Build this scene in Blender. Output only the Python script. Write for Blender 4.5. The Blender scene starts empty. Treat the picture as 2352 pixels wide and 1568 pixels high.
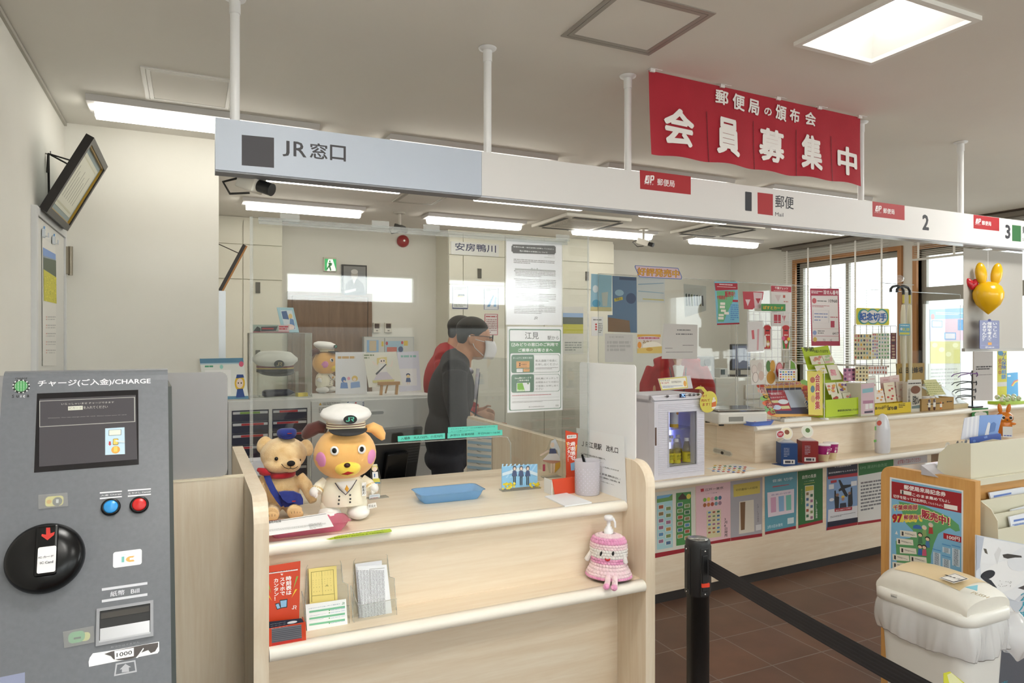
import bpy,math,random
from mathutils import Matrix,Vector,Euler
random.seed(7)
sc=bpy.context.scene
COL=sc.collection
PI=math.pi
# ---------------------------------------------------------------- camera, world, light, exposure
F,TH,ZC=1570.0,math.radians(25.2),1.55
cam=bpy.data.objects.new('camera',bpy.data.cameras.new('camera'));COL.objects.link(cam)
cam.location=(0,0,ZC);cam.rotation_euler=(PI/2,0,-TH)
cam.data.sensor_width=36;cam.data.lens=F*36/2352;cam.data.clip_start=.05
sc.camera=cam
sc.view_settings.view_transform='Standard';sc.view_settings.look='None'
sc.view_settings.gamma=1;sc.view_settings.use_curve_mapping=False
sc.view_settings.exposure=0.45
sc.cycles.transparent_max_bounces=40
w=bpy.data.worlds.new('World');sc.world=w;w.use_nodes=True
nt=w.node_tree;bgn=nt.nodes['Background']
tc=nt.nodes.new('ShaderNodeTexCoord');sx=nt.nodes.new('ShaderNodeSeparateXYZ');rmp=nt.nodes.new('ShaderNodeValToRGB')
nt.links.new(tc.outputs['Generated'],sx.inputs[0]);nt.links.new(sx.outputs['Z'],rmp.inputs[0]);nt.links.new(rmp.outputs[0],bgn.inputs[0])
rmp.color_ramp.elements[0].position=0.0;rmp.color_ramp.elements[0].color=(.42,.39,.35,1)
rmp.color_ramp.elements[1].position=0.06;rmp.color_ramp.elements[1].color=(.93,.97,1,1)
bgn.inputs[1].default_value=2.6
def area(name,loc,rot,sx_,sy_,power,col=(1,1,1)):
 l=bpy.data.lights.new(name,'AREA');l.shape='RECTANGLE';l.size=sx_;l.size_y=sy_;l.energy=power;l.color=col
 o=bpy.data.objects.new(name,l);COL.objects.link(o);o.location=loc;o.rotation_euler=rot
 return o
HC=2.70
XRW=6.70;YF=-2.6
for k_,(a_,c_)in enumerate(((-.35,.55),(.86,2.28),(2.62,4.05),(4.4,5.9))):
 area('daylight_lobby_window',((a_+c_)/2,YF-.12,2.115),(PI/2,0,0),c_-a_-.08,.27,8.5*(c_-a_),(1,.99,.97))
area('daylight_entrance',(XRW+.2,.3,1.6),(PI/2,0,PI/2),2.0,1.2,32,(1,.99,.97))
FILL_LAMPS=[(.35,-.35),(1.9,-.6),(.35,1.1),(4.3,1.7)]  # where the added fill lamps sit, all out of view
area('daylight_side_windows',(XRW+.32,4.6,1.75),(PI/2,0,PI/2),2.6,1.4,16,(.97,.985,1))
# ---------------------------------------------------------------- small helpers
CT,ST=math.cos(TH),math.sin(TH)
def ray(px,py):
 r=(px-1176)/F
 return Vector((ST+r*CT,CT-r*ST,(784-py)/F))
EYE=Vector((0,0,ZC))
def gp(px,py,z):
 d=ray(px,py);return EYE+d*((z-ZC)/d.z)
def yp(px,py,Y):
 d=ray(px,py);return EYE+d*(Y/d.y)
def xp(px,py,X):
 d=ray(px,py);return EYE+d*(X/d.x)
def dp(px,py,dd):return EYE+ray(px,py)*dd
def dep(p):return p[0]*ST+p[1]*CT
def lin(h):
 h=h.lstrip('#');v=[int(h[i:i+2],16)/255 for i in(0,2,4)]
 return tuple(c/12.92 if c<=.04045 else((c+.055)/1.055)**2.4 for c in v)
MATS={}
def newmat(name):
 m=bpy.data.materials.new(name);m.use_nodes=True
 return m,m.node_tree,m.node_tree.nodes['Principled BSDF']
def M(key):
 """a material: '#rrggbb' plain print or plastic, optional :roughness:metallic:emission, or a named recipe"""
 if key in MATS:return MATS[key]
 if key[0]=='#':
  a=key.split(':')
  m,n,b=newmat('flat_'+key[1:].replace(':','_'))
  c=lin(a[0]);b.inputs['Base Color'].default_value=(*c,1)
  b.inputs['Roughness'].default_value=float(a[1])if len(a)>1 else .55
  if len(a)>2:b.inputs['Metallic'].default_value=float(a[2])
  if len(a)>3:
   b.inputs['Emission Color'].default_value=(*c,1);b.inputs['Emission Strength'].default_value=float(a[3])
  MATS[key]=m
  return m
 raise KeyError(key)
def wood(key,c1,c2,axis,rough=.42,sc_=1.0):
 m,n,b=newmat(key);L=n.links
 t=n.nodes.new('ShaderNodeTexCoord');mp=n.nodes.new('ShaderNodeMapping')
 s=[14,14,14];s[axis]=1.1
 mp.inputs['Scale'].default_value=[q*sc_ for q in s]
 L.new(t.outputs['Object'],mp.inputs[0])
 nz=n.nodes.new('ShaderNodeTexNoise');nz.inputs['Scale'].default_value=1.6;nz.inputs['Detail'].default_value=5;nz.inputs['Roughness'].default_value=.62;nz.inputs['Distortion'].default_value=1.2
 L.new(mp.outputs[0],nz.inputs['Vector'])
 n2=n.nodes.new('ShaderNodeTexNoise');n2.inputs['Scale'].default_value=11;n2.inputs['Detail'].default_value=3
 L.new(mp.outputs[0],n2.inputs['Vector'])
 ad=n.nodes.new('ShaderNodeMath');ad.operation='MULTIPLY_ADD';ad.inputs[1].default_value=.35
 L.new(n2.outputs[0],ad.inputs[0]);L.new(nz.outputs[0],ad.inputs[2])
 r=n.nodes.new('ShaderNodeValToRGB');r.color_ramp.elements[0].position=.42;r.color_ramp.elements[1].position=.86
 r.color_ramp.elements[0].color=(*lin(c1),1);r.color_ramp.elements[1].color=(*lin(c2),1)
 L.new(ad.outputs[0],r.inputs[0]);L.new(r.outputs[0],b.inputs['Base Color'])
 b.inputs['Roughness'].default_value=rough
 MATS[key]=m
for nm,ax in(('maple_x',0),('maple_y',1),('maple_z',2)):wood(nm,'#efe2cd','#e3d0b6',ax)
wood('oak_z','#d9a866','#c8935200'[:7],2);wood('oak_x','#d9a866','#c89352',0)
wood('tan_z','#b08a5e','#96714a',2);wood('brown_door','#85664a','#6e5238',2)
def noisy(key,c1,c2,scale,rough,bump=0,bscale=200,sheen=0,metal=0,bdist=.002):
 m,n,b=newmat(key);L=n.links
 t=n.nodes.new('ShaderNodeTexCoord')
 nz=n.nodes.new('ShaderNodeTexNoise');nz.inputs['Scale'].default_value=scale;nz.inputs['Detail'].default_value=6
 L.new(t.outputs['Object'],nz.inputs['Vector'])
 r=n.nodes.new('ShaderNodeValToRGB');r.color_ramp.elements[0].position=.3;r.color_ramp.elements[1].position=.7
 r.color_ramp.elements[0].color=(*lin(c1),1);r.color_ramp.elements[1].color=(*lin(c2),1)
 L.new(nz.outputs[0],r.inputs[0]);L.new(r.outputs[0],b.inputs['Base Color'])
 b.inputs['Roughness'].default_value=rough;b.inputs['Metallic'].default_value=metal
 if sheen:
  b.inputs['Sheen Weight'].default_value=sheen;b.inputs['Sheen Roughness'].default_value=.6
 if bump:
  n2=n.nodes.new('ShaderNodeTexNoise');n2.inputs['Scale'].default_value=bscale;n2.inputs['Detail'].default_value=4
  L.new(t.outputs['Object'],n2.inputs['Vector'])
  bp=n.nodes.new('ShaderNodeBump');bp.inputs['Strength'].default_value=bump;bp.inputs['Distance'].default_value=bdist
  L.new(n2.outputs[0],bp.inputs['Height']);L.new(bp.outputs[0],b.inputs['Normal'])
 MATS[key]=m
noisy('wallpaper','#e6e4dc','#eae8e1',3,.85,.05,400)
noisy('ceilpaint','#e3dfd8','#e6e3dc',2,.9,.04,500)
noisy('cupboard','#e2dfd0','#e6e3d5',2,.6)
noisy('locker','#c9c9c5','#cecec9',2,.5)
noisy('steel','#d2d3d2','#dadad8',4,.45)
noisy('fur','#e2b87a','#f6daa8',34,.95,.6,420,.5,0,.003)
noisy('felt_orange','#f3b768','#f6c276',25,.9,.25,600,.3)
noisy('felt_brown','#4b2019','#5a2820',25,.9,.25,600,.3)
noisy('felt_white','#eceae6','#f4f2ee',25,.9,.25,600,.3)
noisy('felt_cream','#f2ecd6','#f7f2de',25,.9,.2,600,.3)
noisy('felt_yellow','#f2cf45','#f7d955',25,.9,.2,600,.3)
noisy('felt_blue','#20307e','#263a90',60,.95,.3,600,.2)
noisy('felt_red','#a8101f','#b51626',60,.95,.3,600,.2)
noisy('yarn_pink','#e88fc0','#f4b3d4',60,.95,.7,500,.3,0,.003)
noisy('yarn_pale','#f6d3dd','#fbe3e6',60,.95,.7,500,.3,0,.003)
noisy('yarn_white','#efe9e6','#f8f4f0',60,.95,.7,500,.3,0,.003)
noisy('banner_red','#a51328','#ae182e',8,.85,.2,300,.1)
noisy('suit','#232329','#28282f',20,.85)
noisy('red_cloth','#9c1520','#ab1c26',30,.75,.15,200)
noisy('skin','#c08a68','#c89473',20,.55)
noisy('hair','#141210','#211c19',80,.6,.4,300)
noisy('kiosk_grey','#66696f','#6c6f75',120,.34,.03,900)
noisy('puppy','#d8d8dc','#f3f2f0',9,.6,0)
noisy('blackpl','#08080a','#0e0e10',10,.24)
MATS['blackpl'].node_tree.nodes['Principled BSDF'].inputs['Specular IOR Level'].default_value=.3
noisy('grime','#d6d2c8','#dedad0',14,.5)
def floor_mat():
 m,n,b=newmat('brown_tile');L=n.links
 t=n.nodes.new('ShaderNodeTexCoord');mp=n.nodes.new('ShaderNodeMapping');mp.inputs['Location'].default_value=(-.19,-.10,0);L.new(t.outputs['Object'],mp.inputs[0])
 br=n.nodes.new('ShaderNodeTexBrick');br.offset=0;br.inputs['Scale'].default_value=1
 br.inputs['Brick Width'].default_value=.333;br.inputs['Row Height'].default_value=.333;br.inputs['Mortar Size'].default_value=.0035;br.inputs['Mortar Smooth'].default_value=.1
 br.inputs['Color1'].default_value=(*lin('#63483a'),1);br.inputs['Color2'].default_value=(*lin('#6d4e3c'),1);br.inputs['Mortar'].default_value=(*lin('#7d7269'),1)
 L.new(mp.outputs[0],br.inputs['Vector'])
 nz=n.nodes.new('ShaderNodeTexNoise');nz.inputs['Scale'].default_value=6;nz.inputs['Detail'].default_value=8;L.new(t.outputs['Object'],nz.inputs['Vector'])
 mx=n.nodes.new('ShaderNodeMix');mx.data_type='RGBA';mx.blend_type='OVERLAY';mx.inputs[0].default_value=.3
 L.new(br.outputs['Color'],mx.inputs[6]);L.new(nz.outputs[0],mx.inputs[7]);L.new(mx.outputs[2],b.inputs['Base Color'])
 b.inputs['Roughness'].default_value=.38
 bp=n.nodes.new('ShaderNodeBump');bp.invert=True;bp.inputs['Strength'].default_value=.4;bp.inputs['Distance'].default_value=.002
 L.new(br.outputs['Fac'],bp.inputs['Height']);L.new(bp.outputs[0],b.inputs['Normal'])
 MATS['floor']=m
floor_mat()
def clear(key,tint,refl=1.0,haze=0.0,hazecol='#ffffff',rough=.02):
 """thin clear sheet: see-through plus Fresnel reflection, optionally a milky film"""
 m,n,b=newmat(key);L=n.links;out=n.nodes['Material Output']
 tr=n.nodes.new('ShaderNodeBsdfTransparent');tr.inputs[0].default_value=(*lin(tint),1)
 gl=n.nodes.new('ShaderNodeBsdfGlossy');gl.inputs['Roughness'].default_value=rough
 fr=n.nodes.new('ShaderNodeFresnel');fr.inputs[0].default_value=1.45
 ge=n.nodes.new('ShaderNodeNewGeometry');ma=n.nodes.new('ShaderNodeMath');ma.operation='MULTIPLY_ADD';ma.inputs[1].default_value=1/1.45-1.45;ma.inputs[2].default_value=1.45
 L.new(ge.outputs['Backfacing'],ma.inputs[0]);L.new(ma.outputs[0],fr.inputs[0])
 mu=n.nodes.new('ShaderNodeMath');mu.operation='MULTIPLY';mu.inputs[1].default_value=refl;L.new(fr.outputs[0],mu.inputs[0])
 mx=n.nodes.new('ShaderNodeMixShader');L.new(mu.outputs[0],mx.inputs[0])
 src=tr.outputs[0]
 if haze:
  df=n.nodes.new('ShaderNodeBsdfTranslucent');df.inputs[0].default_value=(*lin(hazecol),1)
  d2=n.nodes.new('ShaderNodeBsdfDiffuse');d2.inputs[0].default_value=(*lin(hazecol),1)
  mm=n.nodes.new('ShaderNodeMixShader');mm.inputs[0].default_value=.5;L.new(df.outputs[0],mm.inputs[1]);L.new(d2.outputs[0],mm.inputs[2])
  mh=n.nodes.new('ShaderNodeMixShader');mh.inputs[0].default_value=haze;L.new(tr.outputs[0],mh.inputs[1]);L.new(mm.outputs[0],mh.inputs[2]);src=mh.outputs[0]
 L.new(src,mx.inputs[1]);L.new(gl.outputs[0],mx.inputs[2]);L.new(mx.outputs[0],out.inputs[0])
 n.nodes.remove(b);MATS[key]=m
clear('acrylic','#f8f9f8',1.0)
clear('acrylic_edge','#eef1f1',1.0,.22,'#ffffff')
clear('pane','#f4f8f8',.8)
clear('frosted','#e4e4e4',.5,.7,'#cfcfd2',.25)
clear('whitefilm','#ffffff',.5,.9,'#fdfdfe',.2)
clear('filmbag','#ffffff',1.6,.12,'#f2f3f4',.12)
clear('milky','#ffffff',.6,.72,'#f7f5fd',.2)
clear('bluetray','#eff7fe',.6,.66,'#9fd2fd',.2)
clear('pinktray','#fbe3ea',.6,.55,'#f2a0bd',.2)
clear('tape','#f4f4f4',1.6,.18,'#ffffff',.1)
clear('juice','#fbf8e6',1.0,.14,'#f4edc0',.1)
clear('bag','#ffffff',1.2,.62,'#fafafb',.2)
# ---------------------------------------------------------------- mesh builder
def I4():return Matrix.Identity(4)
def fr(p,a=0.0,tilt=0.0):
 """frame at p: x to the right, y away from the viewer, z up, turned by a about the vertical"""
 return Matrix.Translation(Vector(p))@Matrix.Rotation(a,4,'Z')@Matrix.Rotation(-tilt,4,'X')
def rr(x0,y0,x1,y1,r,n=5):
 p=[]
 for cx,cy,a0 in((x1-r,y1-r,0),(x0+r,y1-r,PI/2),(x0+r,y0+r,PI),(x1-r,y0+r,1.5*PI)):
  for i in range(n+1):
   a=a0+PI/2*i/n;p.append((cx+r*math.cos(a),cy+r*math.sin(a)))
 return p
def circ(cx,cy,rx,ry=None,n=28,a0=0,a1=2*PI):
 ry=rx if ry is None else ry
 full=abs(a1-a0-2*PI)<1e-6
 return[(cx+rx*math.cos(a0+(a1-a0)*i/(n if full else n-1)),cy+ry*math.sin(a0+(a1-a0)*i/(n if full else n-1)))for i in range(n)]
class MB:
 def __init__(s,X=None,m='#cccccc'):
  s.v,s.f,s.k,s.sm,s.X,s.m=[],[],[],[],X or I4(),m
 def add(s,vs,fs,m=None,smooth=False):
  o=len(s.v);X=s.X
  s.v+=[X@Vector(p)for p in vs]
  s.f+=[tuple(i+o for i in f)for f in fs];m=m or s.m
  s.k+=[m]*len(fs);s.sm+=[smooth]*len(fs)
  return s
 def box(s,x0,y0,z0,x1,y1,z1,m=None):
  v=[(x,y,z)for z in(z0,z1)for y in(y0,y1)for x in(x0,x1)]
  return s.add(v,[(0,2,3,1),(4,5,7,6),(0,1,5,4),(2,6,7,3),(0,4,6,2),(1,3,7,5)],m)
 def prism(s,pts,axis,a0,a1,m=None,smooth=False):
  """pts in the two other axes (x: (y,z), y: (x,z), z: (x,y))"""
  def w(p,a):return{'x':(a,p[0],p[1]),'y':(p[0],a,p[1]),'z':(p[0],p[1],a)}[axis]
  n=len(pts);v=[w(p,a0)for p in pts]+[w(p,a1)for p in pts]
  o=len(s.f)
  s.add(v,[tuple(range(n)),tuple(range(2*n-1,n-1,-1))],m)
  s.add(v,[(i,(i+1)%n,(i+1)%n+n,i+n)for i in range(n)],m,smooth)
  return s
 def loft(s,rings,m=None,smooth=True,cap=True,close=True):
  n=len(rings[0]);v=[p for r in rings for p in r];f=[]
  for j in range(len(rings)-1):
   for i in range(n if close else n-1):
    k=(i+1)%n;f.append((j*n+i,j*n+k,(j+1)*n+k,(j+1)*n+i))
  s.add(v,f,m,smooth)
  if cap and close:
   s.add(rings[0],[tuple(range(n))[::-1]],m);s.add(rings[-1],[tuple(range(n))],m)
  return s
 def lathe(s,prof,cx=0,cy=0,m=None,n=28,sy=1.0,wob=None,cap=True):
  rings=[]
  for j,(r,z)in enumerate(prof):
   rings.append([(cx+(r+(wob(i,j)if wob else 0))*math.cos(2*PI*i/n),cy+sy*(r+(wob(i,j)if wob else 0))*math.sin(2*PI*i/n),z)for i in range(n)])
  return s.loft(rings,m,True,cap)
 def cyl(s,x,y,z0,z1,r,m=None,r1=None,n=24):return s.lathe([(r,z0),(r if r1 is None else r1,z1)],x,y,m,n)
 def ell(s,c,r,m=None,R=None,seg=20,rings=12):
  r=(r,r,r)if not hasattr(r,'__len__')else r
  Q=Euler(R).to_matrix()if R else Matrix.Identity(3)
  out=[]
  for j in range(rings+1):
   t=PI*j/rings;t=min(max(t,.02),PI-.02)
   out.append([tuple(Vector(c)+Q@Vector((r[0]*math.sin(t)*math.cos(2*PI*i/seg),r[1]*math.sin(t)*math.sin(2*PI*i/seg),-r[2]*math.cos(t))))for i in range(seg)])
  return s.loft(out,m)
 def tube(s,path,r,m=None,n=8,cap=True):
  P=[Vector(p)for p in path];rad=r if hasattr(r,'__len__')else[r]*len(P);rings=[]
  up=None
  for i,p in enumerate(P):
   d=(P[min(i+1,len(P)-1)]-P[max(i-1,0)])
   d=d.normalized()if d.length>1e-9 else Vector((0,0,1))
   if up is None:
    up=Vector((0,0,1))if abs(d.z)<.9 else Vector((1,0,0))
   a=d.cross(up);a=a.normalized()if a.length>1e-6 else d.orthogonal().normalized()
   b=a.cross(d);up=b
   rings.append([tuple(p+(a*math.cos(2*PI*k/n)+b*math.sin(2*PI*k/n))*rad[i])for k in range(n)])
  return s.loft(rings,m,True,cap)
 def strip(s,path,wid,th,m=None,wdir=(0,0,1)):
  """flat band along a path, wid along wdir"""
  W=Vector(wdir).normalized()*wid/2;rings=[]
  P=[Vector(p)for p in path]
  for i,p in enumerate(P):
   d=(P[min(i+1,len(P)-1)]-P[max(i-1,0)]).normalized();nn=d.cross(W).normalized()*th/2
   rings.append([tuple(p+W+nn),tuple(p+W-nn),tuple(p-W-nn),tuple(p-W+nn)])
  return s.loft(rings,m,False)
 def build(s,name,parent=None,at=None,bv=0,seg=2,mods=()):
  org=Vector(parent['_w'])if parent is not None else Vector(at if at is not None else(0,0,0))
  me=bpy.data.meshes.new(name);me.from_pydata([tuple(v-org)for v in s.v],[],s.f)
  keys=[]
  for k in s.k:
   if k not in keys:keys.append(k)
  for k in keys:me.materials.append(M(k))
  ix={k:i for i,k in enumerate(keys)}
  me.polygons.foreach_set('material_index',[ix[k]for k in s.k]);me.polygons.foreach_set('use_smooth',s.sm);me.update()
  o=bpy.data.objects.new(name,me);COL.objects.link(o)
  if parent is not None:o.parent=parent
  else:o.location=org
  o['_w']=tuple(org)
  if bv:
   b=o.modifiers.new('bevel','BEVEL');b.width=bv;b.segments=seg;b.limit_method='ANGLE';b.angle_limit=.6
  for md in mods:
   if md[0]=='remesh':
    r=o.modifiers.new('remesh','REMESH');r.mode='VOXEL';r.voxel_size=md[1];r.use_smooth_shade=True
    q=o.modifiers.new('smooth','SMOOTH');q.iterations=md[2];q.factor=.5
   if md[0]=='solid':
    q=o.modifiers.new('solid','SOLIDIFY');q.thickness=md[1];q.offset=md[2]
   if md[0]=='sub':
    q=o.modifiers.new('sub','SUBSURF');q.levels=q.render_levels=md[1]
  return o
def tag(o,label,cat,group=None):
 o['label']=label;o['category']=cat
 if group:o['group']=group
 return o
def T(name,label,cat,loc,group=None):
 o=bpy.data.objects.new(name,None);o.empty_display_size=.05;COL.objects.link(o);o.location=Vector(loc);o['_w']=tuple(loc)
 return tag(o,label,cat,group)
def one(mb,name,label,cat,at,group=None,**k):return tag(mb.build(name,None,at,**k),label,cat,group)
def struct(mb,name,at=(0,0,0),parent=None,**k):
 o=mb.build(name,parent,at,**k)
 if parent is None:o['kind']='structure'
 return o
def dup(o,loc,label=None,group=None):
 c=o.copy();COL.objects.link(c);c.location=Vector(loc);c['_w']=tuple(loc)
 if label:c['label']=label
 if group:c['group']=group
 for ch in[x for x in COL.objects if x.parent==o]:
  d=ch.copy();COL.objects.link(d);d.parent=c
  for g in[x for x in COL.objects if x.parent==ch]:
   e=g.copy();COL.objects.link(e);e.parent=d
 return c
# ---------------------------------------------------------------- lettering
_fc=bpy.data.curves.new('letters','FONT');_fc.resolution_u=2
_fo=bpy.data.objects.new('letters',_fc);COL.objects.link(_fo)
_tc={}
def glyphs(t,bold=0):
 if(t,bold)in _tc:return _tc[(t,bold)]
 _fc.body=t
 dg=bpy.context.evaluated_depsgraph_get();dg.update()
 ev=_fo.evaluated_get(dg);me=ev.to_mesh()
 vs=[(v.co.x,v.co.y,0)for v in me.vertices];fs=[tuple(p.vertices)for p in me.polygons]
 ev.to_mesh_clear()
 if bold:
  v0,f0,vs,fs=vs,fs,[],[]
  for i in range(6):
   a=PI/3*i;k=len(vs);vs+=[(x+bold*math.cos(a),y+bold*math.sin(a),.12*i)for x,y,_ in v0];fs+=[tuple(q+k for q in f)for f in f0]
 _tc[(t,bold)]=(vs,fs)
 return vs,fs
# ---------------------------------------------------------------- flat prints
def PL(p,a=0.0,tilt=0.0):
 """plane through p: u to the right along angle a, v up (leaning back by tilt)"""
 U=Vector((math.cos(a),math.sin(a),0));B=Vector((-math.sin(a),math.cos(a),0))
 V=Vector((0,0,math.cos(tilt)))+B*math.sin(tilt)
 return(Vector(p),U,V.normalized())
PT=lambda p,U,V:(Vector(p),Vector(U).normalized(),Vector(V).normalized())
class Sh:
 """flat print on a plane. zoom=(ox,oy,k): coordinates are photo positions px=ox+x*k; wh=(w,h,W,H): a canvas W x H (y down) on w x h metres whose lower left is the plane point"""
 def __init__(s,plane,zoom=None,wh=None,mb=None,lay=.0003):
  s.O,s.U,s.V=plane;s.N=s.U.cross(s.V).normalized();s.zoom,s.wh=zoom or(0,0,1),wh
  s.mb=mb or MB();s.L=[];s.dl=lay;s.sl=None
 def q(s,x,y):
  if s.wh:
   w,h,W,H=s.wh;return(x*w/W,h-y*h/H)
  ox,oy,k=s.zoom;d=ray(ox+x*k,oy+y*k)
  t=(s.O-EYE).dot(s.N)/d.dot(s.N);r=EYE+d*t-s.O
  return(r.dot(s.U),r.dot(s.V))
 def lv(s,uv,lay=None):
  x0=min(p[0]for p in uv);x1=max(p[0]for p in uv);y0=min(p[1]for p in uv);y1=max(p[1]for p in uv)
  l=0
  for a in s.L:
   if a[0]<x1 and a[1]>x0 and a[2]<y1 and a[3]>y0 and a[4]>l:l=a[4]
  l=lay if lay is not None else l+1
  s.L.append((x0,x1,y0,y1,l));return l
 def w(s,uv,l):return s.O+s.U*uv[0]+s.V*uv[1]+s.N*(l*s.dl)
 def face(s,uv,c):
  l=s.lv(uv);s.mb.add([s.w(p,l)for p in uv],[tuple(range(len(uv)))],c);return s
 def slab(s,uv,c,th=.001):
  """the sheet itself, with thickness behind its face"""
  s.lv(uv,0);n=len(uv);P=[s.w(p,0)for p in uv];Q=[p-s.N*th for p in P]
  ar=sum(uv[i][0]*uv[(i+1)%n][1]-uv[(i+1)%n][0]*uv[i][1]for i in range(n))
  s.mb.add(P+Q,[tuple(range(n)),tuple(range(2*n-1,n-1,-1))]+[(i,i+n,(i+1)%n+n,(i+1)%n)for i in range(n)],c)
  return s
 def bx(s,x0,y0,x1,y1):
  a=s.q(x0,y0);b=s.q(x1,y1)
  if not s.wh:
   c=s.q(x0,y1);d=s.q(x1,y0)
   if abs(c[1]-d[1])<abs(a[1]-b[1]):a,b=c,d
  return(min(a[0],b[0]),min(a[1],b[1]),max(a[0],b[0]),max(a[1],b[1]))
 def base(s,x0,y0,x1,y1,c,th=.001,r=0):
  u0,v0,u1,v1=s.bx(x0,y0,x1,y1)
  return s.slab(rr(u0,v0,u1,v1,r)if r else[(u0,v0),(u1,v0),(u1,v1),(u0,v1)],c,th)
 def bpoly(s,pts,c,th=.001):return s.slab([s.q(*p)for p in pts],c,th)
 def r(s,x0,y0,x1,y1,c,rad=0):
  u0,v0,u1,v1=s.bx(x0,y0,x1,y1)
  return s.face(rr(u0,v0,u1,v1,rad*min(u1-u0,v1-v0),4)if rad else[(u0,v0),(u1,v0),(u1,v1),(u0,v1)],c)
 def p(s,pts,c):return s.face([s.q(*p)for p in pts],c)
 def e(s,x0,y0,x1,y1,c,n=24):
  u0,v0,u1,v1=s.bx(x0,y0,x1,y1);return s.face(circ((u0+u1)/2,(v0+v1)/2,(u1-u0)/2,(v1-v0)/2,n),c)
 def fr(s,x0,y0,x1,y1,t,c):
  """outline: four bars"""
  s.r(x0,y0,x1,y0+t,c);s.r(x0,y1-t,x1,y1,c);s.r(x0,y0+t,x0+t,y1-t,c);s.r(x1-t,y0+t,x1,y1-t,c);return s
 def t(s,t,x0,y0,x1,y1,c='#222222',b=0.0,rot=0):
  u0,v0,u1,v1=s.bx(x0,y0,x1,y1);vs,fs=glyphs(t,b)
  if not vs:return s
  if rot:vs=[(p[1],-p[0],p[2])for p in vs]
  ax=min(p[0]for p in vs);bx=max(p[0]for p in vs);ay=min(p[1]for p in vs);by=max(p[1]for p in vs)
  l=s.lv([(u0,v0),(u1,v1)])
  if s.sl is not None:
   w_,h_=x1-x0,s.sl*(x1-x0);P=[(x0+w_*(p[0]-ax)/(bx-ax),(y1-max(h_,0)if h_>0 else y1)+h_*(p[0]-ax)/(bx-ax)+((y0-min(h_,0))-(y1-max(h_,0)if h_>0 else y1))*(p[1]-ay)/(by-ay))for p in vs]
   s.mb.add([s.w(s.q(*a),l+p[2])for a,p in zip(P,vs)],fs,c);return s
  kx=(u1-u0)/max(bx-ax,1e-6);ky=(v1-v0)/max(by-ay,1e-6)
  s.mb.add([s.w((u0+(p[0]-ax)*kx,v0+(p[1]-ay)*ky),l+p[2])for p in vs],fs,c);return s
 def tv(s,t,x0,y0,x1,y1,c='#222222',b=0.0):
  """upright column of characters"""
  u0,v0,u1,v1=s.bx(x0,y0,x1,y1);n=len(t);h=(v1-v0)/n;l=s.lv([(u0,v0),(u1,v1)]);wd=u1-u0
  for i,ch in enumerate(t):
   vs,fs=glyphs(ch,b)
   if not vs:continue
   if ch in 'ー～〜（）()':vs=[(.5+(p[1]-.35),.35-(p[0]-.5),p[2])for p in vs]
   s.mb.add([s.w((u0+p[0]*wd,v1-(i+1)*h+(p[1]+.14)*h),l+p[2])for p in vs],fs,c)
  return s
 def g(s,x0,y0,x1,y1,n,c='#777777',fill=.45,seed=0):
  """n rows of print too small to read"""
  R=random.Random(seed+int(x0*7+y0));u0,v0,u1,v1=s.bx(x0,y0,x1,y1);h=(v1-v0)/n;l=s.lv([(u0,v0),(u1,v1)]);vs,fs=[],[]
  for i in range(n):
   y=v1-(i+.5)*h;x=u0;end=u1 if i<n-1 or n==1 else u0+(u1-u0)*R.uniform(.4,.9)
   while x<end:
    wd=h*R.uniform(.5,2.2);xe=min(x+wd,end);k=len(vs)
    vs+=[s.w(p,l)for p in((x,y-h*fill/2),(xe,y-h*fill/2),(xe,y+h*fill/2),(x,y+h*fill/2))];fs.append((k,k+1,k+2,k+3));x=xe+h*R.uniform(.12,.4)
  s.mb.add(vs,fs,c);return s
 def one(s,name,label,cat,group=None,**k):return one(s.mb,name,label,cat,s.O,group,**k)
 def part(s,name,parent,**k):return s.mb.build(name,parent,**k)
def jr_mark(s,x0,y0,x1,y1,c):
 """railway monogram: joined J and R"""
 X=lambda a:x0+(x1-x0)*a;Y=lambda a:y0+(y1-y0)*a
 t=.16
 s.p([(X(.30),Y(0)),(X(.46),Y(0)),(X(.46),Y(.85)),(X(.36),Y(1)),(X(.04),Y(1)),(X(0),Y(.74)),(X(.12),Y(.74)),(X(.14),Y(.84)),(X(.30),Y(.84))],c)
 s.p([(X(.52),Y(0)),(X(.94),Y(0)),(X(1),Y(.1)),(X(1),Y(.46)),(X(.94),Y(.56)),(X(.6),Y(.56)),(X(.6),Y(.42)),(X(.86),Y(.42)),(X(.86),Y(.15)),(X(.52),Y(.15))],c)
 s.p([(X(.62),Y(.57)),(X(.78),Y(.57)),(X(1),Y(1)),(X(.82),Y(1))],c)
def jp_mark(s,x0,y0,x1,y1,c,bgc):
 """post monogram: slanted J block and P"""
 X=lambda a:x0+(x1-x0)*a;Y=lambda a:y0+(y1-y0)*a
 s.p([(X(.14),Y(0)),(X(.52),Y(0)),(X(.46),Y(1)),(X(.10),Y(1)),(X(0),Y(.85))],c)
 s.p([(X(.34),Y(.12)),(X(.40),Y(.12)),(X(.36),Y(.8)),(X(.16),Y(.8)),(X(.17),Y(.66)),(X(.30),Y(.66))],bgc)
 s.p([(X(.60),Y(0)),(X(.92),Y(0)),(X(1),Y(.16)),(X(.97),Y(.52)),(X(.88),Y(.66)),(X(.70),Y(.66)),(X(.68),Y(1)),(X(.54),Y(1))],c)
 s.p([(X(.73),Y(.18)),(X(.86),Y(.18)),(X(.84),Y(.48)),(X(.71),Y(.48))],bgc)
# ================================================================ the room
XL,XR,YB=-.60,XRW,7.0;FILL_GLOW=30
b=MB(m='floor');b.box(XL-.15,YF-.15,-.1,XR+.2,7.5,0);struct(b,'floor')
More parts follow.
